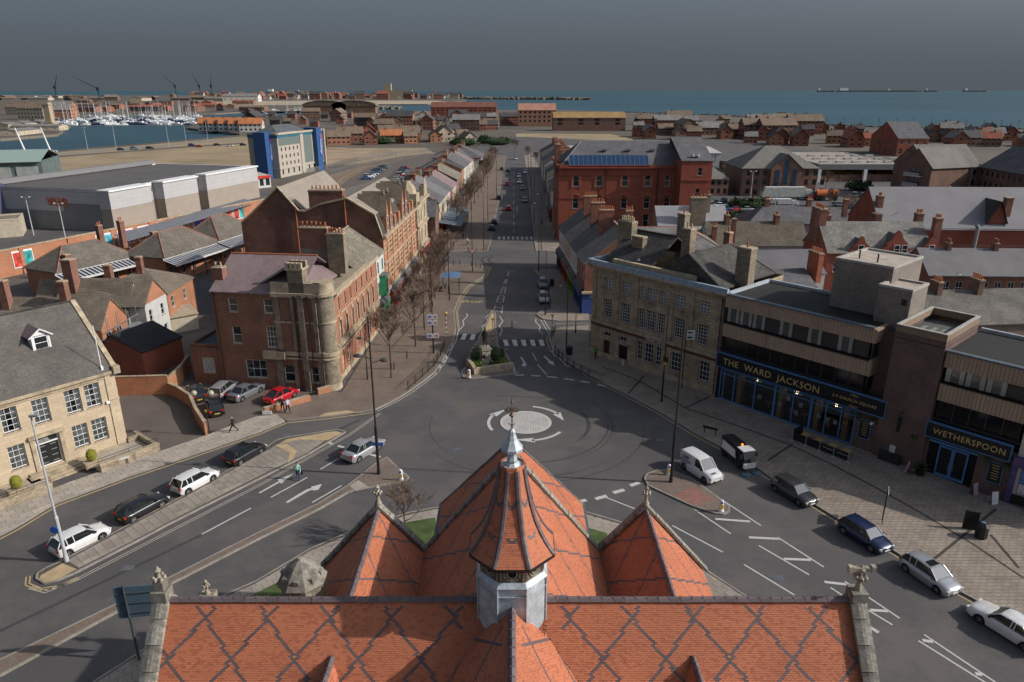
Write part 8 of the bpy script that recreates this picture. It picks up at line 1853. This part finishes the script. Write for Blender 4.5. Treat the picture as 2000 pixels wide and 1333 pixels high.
m=MB();p=at(524,812);m.box(p.x-.5,p.y-.28,.25,p.x+.5,p.y-.2,.65);o=m.build('wall_sign',white_paint);o['label']='small white and green sign plate on the low brick wall';o['category']='sign'
# planter bed, statue
wall_run('planter_wall','buff stone planter wall at the foot of the statue',[(1003,722),(960,728),(928,733),(921,722),(914,714)],.85,stone_plain,.35)
sp_=at(948,714);st=thing('statue','dark bronze statue of a standing man on a pale carved plinth','statue',(sp_.x,sp_.y,.12),math.radians(-70))
m=MB();m.box(-.95,-.95,0,.95,.95,.35);m.box(-.75,-.75,.35,.75,.75,.6);m.box(-.55,-.55,.6,.55,.55,2.1);m.box(-.68,-.68,2.1,.68,.68,2.3);m.box(-.6,-.6,2.3,.6,.6,2.42);m.build('plinth',stone_grey,st);m=MB();m.lathe([(.3,1.0),(.36,1.3),(.3,1.6)],8,(0.3,-.3,0));m.build('bronze_relief',black_metal,st)
bush_m=plain('dark_evergreen_leaf',(.030,.055,.018),.8,.4,2.5,14);bush_l=plain('fresh_green_leaf',(.10,.15,.025),.8,.35,2.5,14)
def bush(p,rx,ry,h,mat,label,n=500,nm='evergreen_shrub',group=None,leaf=.13,z=.12):
 t=thing(nm,label,'shrub',(p.x,p.y,z),0,group);m=MB();m.lathe([(.3*rx,0),(.8*rx,h*.3),(.75*rx,h*.6),(.3*rx,h*.85)],9,sy=ry/rx);m.build('stem_mass',mat,t);m=MB()
 lob=[(RND.uniform(-.5,.5)*rx,RND.uniform(-.5,.5)*ry,RND.uniform(.35,.8)*h,RND.uniform(.35,.6))for _ in range(9)]
 for _ in range(n):
  l=RND.choice(lob);v=Vector((RND.gauss(0,1),RND.gauss(0,1),RND.gauss(0,1))).normalized()*RND.uniform(.7,1.05);c=Vector((l[0]+v.x*rx*l[3],l[1]+v.y*ry*l[3],max(.05,l[2]+v.z*h*.35)))
  q=[c+Vector((RND.uniform(-leaf,leaf),RND.uniform(-leaf,leaf),RND.uniform(-leaf,leaf)))for _ in range(3)];m.face(q)
 o=m.build('foliage',mat,t);o['kind']='stuff';return t
bush(at(934,705),1.2,1.6,1.5,bush_m,'dark evergreen shrub left of the statue plinth',900);bush(at(968,703),1.5,1.7,1.7,bush_m,'dark evergreen shrub right of the statue plinth',1100);bush(at(928,720),1.0,.8,.8,bush_l,'light green shrub at the left corner of the planter',500);bush(at(982,716),1.0,.8,.9,bush_l,'fresh green shrub at the right corner of the planter',500);bush(at(966,719),.8,.6,.8,bush_m,'small dark shrub before the statue plinth',300)
# ================================================================ people
skin_m=plain('skin',(.45,.27,.19),.6,.08)
def figure(name,P,ang,top,legs,hair,parent=None,label=None,stride=.32,arm=(.35,-.3),coat=False,mono=None,s=1.0,z=0.0,bald=False,cat='person'):
 V_=[];E_=[];Rr=[]
 def v(x,y,zz,r,p=None):
  V_.append((x,y,zz));Rr.append(r)
  if p is not None:E_.append((p,len(V_)-1))
  return len(V_)-1
 pel=v(0,0,.95,.145);ch_=v(.02,0,1.2,.145,pel);sh=v(0,0,1.42,.12,ch_);nk=v(.02,0,1.52,.055,sh);hd=v(.04,0,1.62,.10,nk);hd2=v(.03,0,1.70,.085,hd)
 for sg,st_,ar in((1,stride,arm[0]),(-1,-stride,arm[1])):
  hp=v(0,sg*.1,.88,.10,pel);kn=v(st_*.45+.05,sg*.1,.48,.07,hp);an=v(st_*1.0-(.08 if st_<0 else 0),sg*.1,.09+(.05 if st_<0 else 0),.045,kn);v(st_+.13,sg*.1,.05,.04,an)
  so=v(0,sg*.19,1.40,.07,sh);el=v(ar*.35-.02,sg*.25,1.14,.048,so);wr=v(ar*1.0,sg*.23,.93,.035,el);v(ar*1.15+.02,sg*.22,.85,.038,wr)
 me=bpy.data.meshes.new('sk');me.from_pydata(V_,E_,[]);ob=bpy.data.objects.new('sk',me);COL.objects.link(ob);sk=ob.modifiers.new('s','SKIN');sk.use_smooth_shade=True;su=ob.modifiers.new('u','SUBSURF');su.levels=1;su.render_levels=1
 for i,q in enumerate(me.skin_vertices[0].data):q.radius=(Rr[i],Rr[i]);q.use_root=(i==0)
 dg_=bpy.context.evaluated_depsgraph_get();nm=bpy.data.meshes.new_from_object(ob.evaluated_get(dg_));bpy.data.objects.remove(ob);nm.name='body';nm.materials.clear()
 for mt in([mono]*5 if mono else[top,legs,skin_m,hair,trim_m]):nm.materials.append(mt)
 for f in nm.polygons:
  c=f.center;k=0
  if c.z>1.5:k=3 if(c.z>1.68 or c.x<.0)and not bald else 2
  elif c.z<.12:k=4
  elif c.z<(.75 if coat else.98)and abs(c.y)<.19:k=1
  elif c.z<.9 and abs(c.y)>.19:k=2
  f.material_index=k
 t=parent or thing(name,label,cat,(P[0],P[1],.12 if z is None else z),ang)
 b=put('body',nm,t,M=Matrix.Translation((0,0,z if parent else 0))@Matrix.Scale(s,4))
 if coat:
  m=MB();m.lathe([(.17,1.45),(.2,1.2),(.19,.98),(.24,.62)],12,sx=1.0,sy=1.05,cap=False);m.build('coat',mono or top,t,M=Matrix.Translation((0,0,z if parent else 0))@Matrix.Scale(s,4),smooth=True)
 m=MB();m.lathe([(.02,-.09),(.075,-.06),(.095,0),(.08,.07),(.02,.1)],10,(.03,0,1.69),sy=.9);hm=mono or(skin_m if bald else hair)
 if not bald:m.build('hair',hm,t,M=Matrix.Translation((-.012*s,0,(z if parent else 0)+.015))@Matrix.Scale(s,4),smooth=True)
 return t
def cloth(n_,c):return plain('cloth_'+n_,c,.9,.15,5,30)
hb_=plain('brown_hair',(.04,.02,.012),.7,.2);hg_=plain('grey_hair',(.3,.28,.26),.7,.2)
figure('person',at(457,846),math.radians(200),cloth('charcoal',(.012,.012,.018)),cloth('dark',(.01,.01,.012)),hg_,label='bald man in dark suit walking left along the slab pavement',stride=.42,bald=True,z=.12)
figure('person',at(553,806),math.radians(-60),cloth('black_top',(.01,.01,.014)),cloth('dark',(.01,.01,.012)),hg_,label='person in black with white collar walking beside the low brick wall',z=.12)
figure('person',at(563,809),math.radians(-40),cloth('lilac',(.5,.45,.6)),cloth('dark',(.01,.01,.012)),hb_,label='person in pale lilac jacket walking with the one in black',z=.12)
wm_=figure('person',at(583,937),math.radians(-75),cloth('mint',(.3,.55,.42)),cloth('jeans',(.02,.05,.12)),hb_,label='woman in mint jacket and jeans carrying a dark bag across the road',z=0.0)
bg_=MB();bg_.box(-.1,-.06,0,.1,.06,.28);p=at(583,937);o=bg_.build('shoulder_bag',cloth('bag',(.03,.02,.03)),None,loc=(p.x+.36,p.y+.0,.55));o['label']='dark bag carried at the side of the woman in mint';o['category']='bag'
figure('person',at(1163,703),math.radians(-120),cloth('green_hivis',(.04,.22,.05)),cloth('dark',(.01,.01,.012)),hb_,label='person in green jacket near the left door of the bank',z=.12)
for i,(px,py,c,lab)in enumerate(((913,480,(.5,.48,.45),'distant walker in white beyond the side street'),(905,470,(.02,.02,.02),'distant walker in black near the glass canopy'),(1085,470,(.02,.02,.03),'walker in dark clothes in the shaded right pavement'),(877,577,(.03,.03,.04),'person waiting under the bus shelter'),(1058,440,(.3,.35,.4),'distant walker in pale blue on the right pavement'))):figure('person',at(px,py),i*1.3,cloth('c%d'%i,c),cloth('dark',(.01,.01,.012)),hb_,label=lab,z=.12)
figure('',(0,0),0,None,None,None,parent=st,mono=plain('dark_bronze',(.05,.055,.045),.45,.3,3,12,metal=.6),s=1.45,z=2.42,stride=.12,coat=True,arm=(.45,.05))
# gulls
for i,(px,py,z,lab)in enumerate(((1287,604,9.0,'white gull gliding before the bank windows'),(1875,538,13.6,'gull standing at the roof pipe on the slate row'),(1722,541,16.0,'gull standing on the edge of the pub plant room'),(1855,365,16,'gull flying over the court building'),(1247,509,13.4,'gull sitting on the dark bank slates'))):
 p=at(px,py,z);t=thing('gull',lab,'gull',p,RND.uniform(0,6),'gulls round the roofs');m=MB();m.lathe([(.01,-.25),(.08,-.12),(.1,0),(.06,.15),(.05,.2),(.01,.28)],8);m.build('body',white_paint,t,M=Matrix.Rotation(math.pi/2,4,'Y'),smooth=True);m=MB()
 for sg in(-1,1):f=[(-.1,sg*.05,.03),(.08,sg*.05,.03),(.02,sg*.35,.16),(-.12,sg*.62,.1),(-.14,sg*.35,.12)];m.face(f);m.face([(a,b,c-.015)for a,b,c in f][::-1])
 m.build('wings',plain('gull_grey',.4),t)
bark=plain('grey_brown_bark',(.085,.068,.055),.9,.3,3,20);twig=plain('brown_twig',(.17,.12,.09),.9,.25,2,10)
def bare_tree(seed,H=8.5,spread=1.2,n1=11,up=.75):
 r=random.Random(seed);t=MB();c=MB();cr=H*.32
 t.tube((0,0,0),(0,0,cr),.13,.10,n=8,caps=False);t.tube((0,0,cr),(r.uniform(-.2,.2),r.uniform(-.2,.2),H*.8),.10,.03,n=6,caps=False)
 def br(p,d,L,rad,lv):
  q=p;dd=d.copy();n=3 if lv<2 else 2;pts_=[p]
  for i in range(n):
   dd=(dd+Vector((r.uniform(-.22,.22),r.uniform(-.22,.22),r.uniform(-.02,.24)))).normalized();e=q+dd*(L/n);c.tube(q,e,rad*(1-i/n*.6),rad*(1-(i+1)/n*.6),n=4 if lv==0 else 3,caps=False);q=e;pts_.append(q)
  if lv<3:
   for k in range((6,6,5)[lv]):
    f=r.uniform(.25,1.0)*n;i=min(int(f),n-1);b=pts_[i].lerp(pts_[i+1],f-i);a=r.uniform(0,6.28);nd=(dd+Vector((math.cos(a),math.sin(a),r.uniform(-.1,.6)))*.85).normalized();br(b,nd,L*r.uniform(.42,.62),rad*.6,lv+1)
 for k in range(n1):
  a=k*2.4+r.uniform(-.3,.3);z=cr+(H*.78-cr)*k/n1;L=H*(.36-.02*k)*spread;br(Vector((0,0,z)),Vector((math.cos(a),math.sin(a),up+k*.05)).normalized(),L,.075,0)
 return t.mesh('trunk',bark,smooth=True),c.mesh('crown',twig)
TR=[bare_tree(1),bare_tree(2,9,1.1),bare_tree(3,8,1.25,10),bare_tree(4,9.5,1.1,12)]
tl=[(764,722,'nearest bare tree on the left brick pavement'),(812,677,'second bare tree from the square on the left pavement'),(829,640,'third bare tree on the left pavement'),(841,610,'bare tree by the green trimmed shop'),(850,582,'bare tree before the ornate brick block, nearer'),(858,556,'bare tree before the ornate brick block, farther'),(868,532,'bare tree at the near corner of the left side street'),(893,452,'bare tree at the glass canopy'),(903,438,'bare tree just beyond the glass canopy'),(912,424,'bare tree by the cream terrace'),(920,410,'bare tree by the red fronted shop house'),(927,398,'bare tree by the white lettered shops'),(934,387,'bare tree at the brown brick terrace'),(940,376,'bare tree beyond the brown brick terrace'),(945,366,'bare tree halfway up the far avenue'),(949,357,'bare tree in the upper far avenue'),(953,349,'bare tree by the tall white house'),(957,341,'bare tree near the far end of the avenue'),(960,333,'last but one bare tree of the avenue'),(963,325,'last bare tree of the avenue'),(1046,322,'bare tree at the far end of the right pavement'),(1030,312,'bare tree beside the far junction'),(792,1052,'small bare tree behind the left church gable'),(1418,362,'bare tree at the office annexe'),(1462,350,'bare tree before the office block'),(1612,372,'bare tree between offices and depot'),(1480,398,'bare tree in the office car park'),(1620,412,'bare tree beside the red tractor'),(1660,425,'bare tree before the long hall'),(1240,268,'rounded bare tree beside the seafront flats'),(1006,300,'bare tree past the far end of the street')]
for i,(px,py,lab)in enumerate(tl):
 p=at(px,py,.1);t=thing('bare_tree',lab,'tree',p,i*1.7,'bare street trees');a,b=TR[i%4];s=.6 if i==22 else(1.0 if i<20 else RND.uniform(.7,1.0));t.scale=(s,s,s);put('trunk',a,t);put('crown',b,t)
for px,py,rx,ry,h,lab in((972,284,12,3,5,'dark evergreen hedge left of the far junction'),(945,281,6,3,5,'dark evergreen clump by the far terrace end'),(905,285,12,3,5,'dark hedge on the roof line beyond the terrace'),(740,282,14,4,5,'dark hedge before the orange roofed houses'),(1540,386,5,2,3,'low evergreen hedge behind the lorry'),(1460,408,8,3,3,'evergreen shrubbery in the office car park'),(1680,372,6,3,3,'dark shrubs at the depot wall'),(1420,427,14,1.5,2,'clipped hedge along the car park'),(1400,350,4,3,4,'dark conifer clump by the annexe')):
 bush(at(px,py),rx,ry,h,bush_m,lab,700,'evergreen_hedge',leaf=.7,z=0)
def proto(L,D,h,rise,nwin,floors,key):
 w=MB();H2_=h
 for P,Q in(((0,0),(L,0)),((L,0),(L,D)),((L,D),(0,D)),((0,D),(0,0))):
  w.at(wall_frame(P,Q));l=math.hypot(Q[0]-P[0],Q[1]-P[1]);w.face([(0,0,0),(l,0,0),(l,0,h),(0,0,h)]);n=nwin if l==L else max(1,nwin//2)
  for f in range(floors):
   for i in range(n):x=l*(i+.5)/n;z=h*(f+.35)/floors;w.face([(x-.6,-.05,z),(x+.6,-.05,z),(x+.6,-.05,z+1.3),(x-.6,-.05,z+1.3)],1);w.box(x-.7,-.08,z-.12,x+.7,-.01,z,2)
 w.at(None);w.face([(L,0,h),(L,D,h),(L,D/2,h+rise)]);w.face([(0,D,h),(0,0,h),(0,D/2,h+rise)])
 r=MB();o=.5;s=rise/(D/2)
 for q in([(-o,-o,h-o*s),(L+o,-o,h-o*s),(L+o,D/2,h+rise),(-o,D/2,h+rise)],[(L+o,D+o,h-o*s),(-o,D+o,h-o*s),(-o,D/2,h+rise),(L+o,D/2,h+rise)]):r.face([(x,y,z+.15)for x,y,z in q]);r.face([(x,y,z)for x,y,z in q][::-1])
 if key!='shed':r.box(L*.2,D/2-.5,h+rise-.6,L*.2+.8,D/2+.5,h+rise+1.2,1)
 return w,r
PR={}
for key,a in(('house',(9,8,5.2,3.2,3,2)),('pair',(15,9,5.4,3.6,5,2)),('flats',(24,12,9.5,4.2,8,3)),('shed',(46,20,7,3,6,1))):
 w,r=proto(*a,key);PR[key]=(w.mesh('wall',[brick_brown,glass_dark,white_paint]),r.mesh('roof',[tile_brown,brick_brown]),a)
FW={'red brick':plain('far_red_brick',(.24,.095,.062),.9,.2,.3,2),'brown brick':plain('far_brown_brick',(.19,.115,.08),.9,.2,.3,2),'orange brick':plain('far_orange_brick',(.36,.16,.09),.9,.2,.3,2),'cream':plain('far_cream',(.45,.38,.29),.9,.15,.3,2),'white':plain('far_white',(.52,.5,.46),.9,.1,.3,2),'dark':plain('far_dark_wall',(.06,.05,.045),.9,.3,.2,1)}
FR={'brown':plain('far_brown_roof',(.17,.125,.09),.9,.2,.3,2),'orange':plain('far_orange_roof',(.40,.15,.06),.9,.2,.3,2),'dark':plain('far_dark_roof',(.06,.055,.058),.8,.2,.3,2),'red':plain('far_red_roof',(.25,.08,.05),.9,.2,.3,2),'grey':plain('far_grey_roof',(.19,.18,.17),.8,.2,.3,2)}
def far(key,wc,rc,p,ang,where,sc=1.0,group=None,nm='house',cat='house',hs=1.0):
 t=thing(nm,'%s %s with %s roof %s'%(wc,nm.replace('_',' '),rc,where),cat,(p.x,p.y,-.06),math.radians(ang),group and group+', %s under %s roofs'%(wc,rc));t.scale=(sc,sc,sc*hs)
 for k,mt in((0,FW[wc]),(1,FR[rc])):o=put(('wall','roof')[k],PR[key][k],t);o.material_slots[0].link='OBJECT';o.material_slots[0].material=mt
 return t
def zone(x0,x1,y0,y1,nx,ny,keys,wcs,rcs,where,group,seed,base=0,jit=8,sc=1.0,slant=0.0,nm='house',drop=.1,hs=1.0):
 r=random.Random(seed)
 for j in range(ny):
  for i in range(nx):
   if r.random()<drop:continue
   px=x0+(x1-x0)*(i+.5+r.uniform(-.25,.25))/nx;py=y0+(y1-y0)*(j+.5+r.uniform(-.3,.3))/ny+slant*(px-x0)
   far(r.choice(keys),r.choice(wcs),r.choice(rcs),at(px,py),base+r.choice((0,0,90,-90,180))+r.uniform(-jit,jit),where,sc*r.uniform(.85,1.15),group,nm,hs=hs)
zone(640,755,268,283,4,2,['pair'],['red brick','orange brick'],['orange','brown'],'beyond the rough straw field left of the avenue','houses beyond the rough field',1,base=10,drop=0)
zone(755,905,262,284,6,3,['house','pair'],['brown brick','cream','orange brick'],['brown','dark'],'in the estate between the field and the avenue','estate left of the avenue',2,base=15,drop=.05)
zone(715,990,234,258,9,4,['pair','flats','house'],['brown brick','orange brick','red brick','cream'],['brown','dark','grey'],'in the crowded marina village','marina village',3,base=5,drop=.05)
zone(1235,1560,240,276,11,4,['pair','flats','house'],['red brick','brown brick'],['brown','grey','brown'],'in the low estate along the sea wall','estate along the sea wall',4,base=0,drop=.05)
zone(1440,2080,258,288,17,3,['pair','house','house'],['red brick','orange brick','brown brick'],['dark','brown','grey','red'],'in the estate at the right before the sea','estate at the right',5,base=-10,drop=.08,slant=.004)
zone(380,905,188.6,195.5,34,3,['pair','flats'],['white','cream','red brick','brown brick'],['red','brown','dark'],'on the distant headland','houses on the headland',6,sc=1.7,drop=.1,hs=1.2)
zone(0,480,189,199,15,2,['shed','flats'],['cream','dark','brown brick'],['grey','brown'],'on the far docks behind the marina','sheds on the far docks',7,sc=1.6,drop=.1,nm='warehouse',hs=.7)
zone(120,480,203,221,9,3,['shed','flats','shed'],['dark','brown brick','red brick'],['dark','brown','red'],'on the quay behind the moored boats','quayside blocks',8,sc=1.0,drop=.1,nm='warehouse')
zone(-60,110,220,242,3,2,['flats'],['orange brick','cream'],['brown','grey'],'at the left marina quay','quay flats at the left',9,sc=1.3,drop=0,nm='apartment_block')
zone(480,700,228,250,7,2,['flats','house'],['brown brick','dark','red brick'],['brown','dark'],'between marina and bay behind the hotel','blocks behind the hotel',10,drop=0,nm='apartment_block')
zone(0,60,246,262,2,2,['shed'],['cream'],['grey'],'on the promontory left of the basin','promontory sheds',12,sc=.8,drop=0,nm='warehouse',hs=.6)
for i in range(5):far('pair','white','orange',at(388+20*i,256.5+.4*i),8,['nearest the basin mouth on the timber quay','second along the timber quay','in the middle of the timber quay','fourth along the timber quay','beside the brick mill on the quay'][i],1.25,None,'quay_house')
for x,y,lab in((598,226,'curved roofed marina block, nearer the docks'),(655,226,'curved roofed marina block, nearer the village')):
 p=at(x+40,y+3);t=thing('marina_block',lab,'building',(p.x,p.y,0));m=MB();m.box(-28,-8,0,28,8,14);m.build('wall',FW['brown brick'],t);m=MB();n=8
 for k in range(n):a0,a1_=math.pi*k/n,math.pi*(k+1)/n;m.face([(30*math.cos(a0),-9,14+7*math.sin(a0)),(30*math.cos(a0),9,14+7*math.sin(a0)),(30*math.cos(a1_),9,14+7*math.sin(a1_)),(30*math.cos(a1_),-9,14+7*math.sin(a1_))])
 m.face([(30*math.cos(math.pi*k/n),-8.5,14+7*math.sin(math.pi*k/n))for k in range(n+1)]);m.build('curved_roof',FR['brown'],t)
p=at(760,193.5);t=thing('headland_church','square towered stone church on the headland skyline','church',(p.x,p.y,0));m=MB();m.box(-14,-12,0,12,12,62);m.build('tower',stone_plain,t);m=MB();m.box(12,-12,0,100,12,34);m.build('nave',stone_plain,t)
for x,y,s,lab in((455,205,1,'white gabled dock hall with grey walls'),(395,188,1,'pale long dock warehouse on the skyline')):far('shed','white','grey',at(x-20,y-6),5,'standing alone on the docks near x%d'%x if False else('before the cranes' if x>400 else 'under the pair of cranes'),2.4,None,'dock_hall','hall')
p=at(100,247);t=thing('dock_tower','tan clock-like tower on the promontory tip','tower',(p.x,p.y,0));m=MB();m.box(-3,-3,0,3,3,22);m.box(-5,-5,0,5,5,4);m.box(-3.6,-3.6,20,3.6,3.6,21);m.build('wall',stone_plain,t)
for px,py,dx,lab in((112,194,8,'dock crane farthest left on the skyline'),(195,196,-42,'dock crane with long jib leaning left'),(345,190,-20,'dock crane left of the paired cranes'),(392,190,-10,'left one of the paired dock cranes'),(415,190,2,'right one of the paired dock cranes')):
 p=at(px,py);k=p.y/1387;hh=EYE+28*k if px!=195 else EYE+24*k;t=thing('dock_crane',lab,'crane',(p.x,p.y,0),0,'dock cranes on the skyline');m=MB()
 for sx in(-1,1):m.tube((sx*5,0,0),(0,0,hh*.5),1.3,.9,n=4)
 m.box(-5,-4,hh*.42,5,4,hh*.55);m.build('portal',plain('crane_blue',(.03,.045,.07),.6),t);m=MB()
 for o_ in(-1.6,1.6):m.tube((o_,0,hh*.5),(dx*k,0,hh),.9,.5,n=4)
 for j in range(8):a=j/8;m.tube((-1.6*(1-a)+dx*k*a,0,hh*(.5+.5*a)),(1.6*(1-a-.12)+dx*k*(a+.12),0,hh*(.5+.5*(a+.12))),.4,n=3)
 m.build('jib',plain('crane_blue',(.03,.045,.07)),t)
HM=[]
for c in(white_paint,plain('navy_hull',(.02,.04,.1),.4)):
 m=MB();pr=[(-1,.55),(-.4,.8),(.4,.75),(1,0)];q=[(x*4.5,y*1.6)for x,y in pr]+[(x*4.5,-y*1.6)for x,y in reversed(pr[:-1])];m.prism([(a*.9,b*.7)for a,b in q],-.2,.3);m.prism(q,.3,1.2);m.box(-2,-.8,1.2,1.6,.8,1.9);HM.append(m.mesh('hull',c))
m=MB();m.tube((0,0,1.2),(0,0,13),.12,.06,n=4);m.tube((0,0,2.6),(-3.6,0,2.6),.1,n=4);MS=m.mesh('mast',white_paint);r=random.Random(8)
for i in range(170):
 if i<130:px,py=r.uniform(105,385),r.uniform(228,246);
 else:px,py=r.uniform(480,740),r.uniform(217,223)
 k=r.random()<.75;p=at(px,py,-1.8);t=thing('moored_boat',('white' if k else 'navy')+' hulled boat moored in the '+('marina behind the basin' if i<130 else 'upper marina arm'),'boat',p,r.uniform(-.4,.4)+(0 if r.random()<.5 else 3.14),('white' if k else 'navy')+' boats in the '+('marina' if i<130 else 'upper marina arm'));s=r.uniform(1.0,1.9);t.scale=(s,s,s);put('hull',HM[0 if k else 1],t)
 if r.random()<.7:put('mast',MS,t)
m=MB()
for j in range(6):a,b=at(110,230+j*3,-1.2),at(380,230+j*3,-1.2);m.box(a.x,a.y-.8,-1.7,b.x,a.y+.8,-1.2)
structure('pontoons',m,concrete)
for px,py,L,lab in((572,181.2,260,'long red-brown cargo ship on the left horizon'),(1717,179.2,420,'faint long ship on the right horizon'),(1614,179.4,90,'small ship near the middle of the right horizon'),(1818,179.2,60,'small distant ship right of the long one'),(1905,179.2,120,'distant ship at the far right of the horizon')):
 p=at(px,py+.6,-2);s=p.y/9000;t=thing('cargo_ship',lab,'ship',p);m=MB();L*=s*1.2;m.prism([(-L,-20*s),(L*.85,-20*s),(L,0),(L*.85,20*s),(-L,20*s)],0,14*s);m.build('hull',plain('ship_hull',(.09,.05,.05)),t);m=MB();m.box(-L*.95,-18*s,14*s,-L*.75,18*s,42*s);m.box(L*.2,-4*s,14*s,L*.24,4*s,34*s);m.build('bridge_house',white_paint,t)
for i in range(14):
 px=1545+i*34;p=at(px,247.5+i*.5);t=thing('promenade_lamp','lamp post on the sea wall at the right, %s'%['farthest left of the row','second from the left','third from the left','fourth from the left','fifth from the left','sixth from the left','seventh from the left','seventh from the right','sixth from the right','fifth from the right','fourth from the right','third from the right','second from the right','farthest right of the row'][i],'lamp post',p,0,'lamps along the sea wall');m=MB();m.tube((0,0,0),(0,0,8),.15,n=5);m.box(-1.1,-.2,7.9,1.1,.2,8.1);m.build('post',black_metal,t)
for px,py,lab in((172,295,'tall lamp on the dock road, left'),(227,290,'tall lamp on the dock road, second'),(330,286,'tall lamp on the dock road, third'),(66,460,'four globe lamp post before the cinema, left'),(130,476,'low twin lamp behind the orange wall'),(364,280,'white mooring mast, nearer'),(406,274,'white mooring mast, farther'),(1465,392,'white twin headed car park lamp'),(1509,438,'blue-grey lamp column behind the tiled terrace'),(1888,385,'white lamp before the long office'),(1780,385,'white lamp before the gabled wing')):
 t=thing('car_park_lamp',lab,'lamp post',at(px,py),0,'car park and dock lamps');m=MB();h=9 if py>300 else 13;m.tube((0,0,0),(0,0,h),.14,.09,n=6);m.build('column',plain('pale_grey_column',.45),t)
 for sg in(-1,1):m=MB();m.tube((0,0,h),(sg*.9,0,h),.06,n=4);m.lathe([(.02,-.2),(.35,0),(.02,.25)],8,(sg*.9,0,h+.1));m.build('lantern',concrete,t)
for line,lab in(([(620,350),(700,327),(780,314),(850,306)],'pale palisade fence beside the railway curve, nearer'),([(600,340),(700,316),(780,303),(845,297)],'pale palisade fence beside the railway curve, farther')):
 q=pts(line);t=thing('palisade_fence',lab,'fence',q[0]);m=MB();m2=MB()
 for a,b in zip(q,q[1:]):
  L=(b-a).length
  for k in range(int(L/.9)):c=a.lerp(b,k*.9/L)-q[0];m.box(c.x-.12,c.y-.03,0,c.x+.12,c.y+.03,2.2)
  m2.tube(a-q[0]+Vector((0,0,1.8)),b-q[0]+Vector((0,0,1.8)),.05,n=4)
 o=m.build('palings',plain('pale_fence_steel',(.34,.34,.33),.6),t);o['kind']='stuff';m2.build('rail',grey_metal,t)
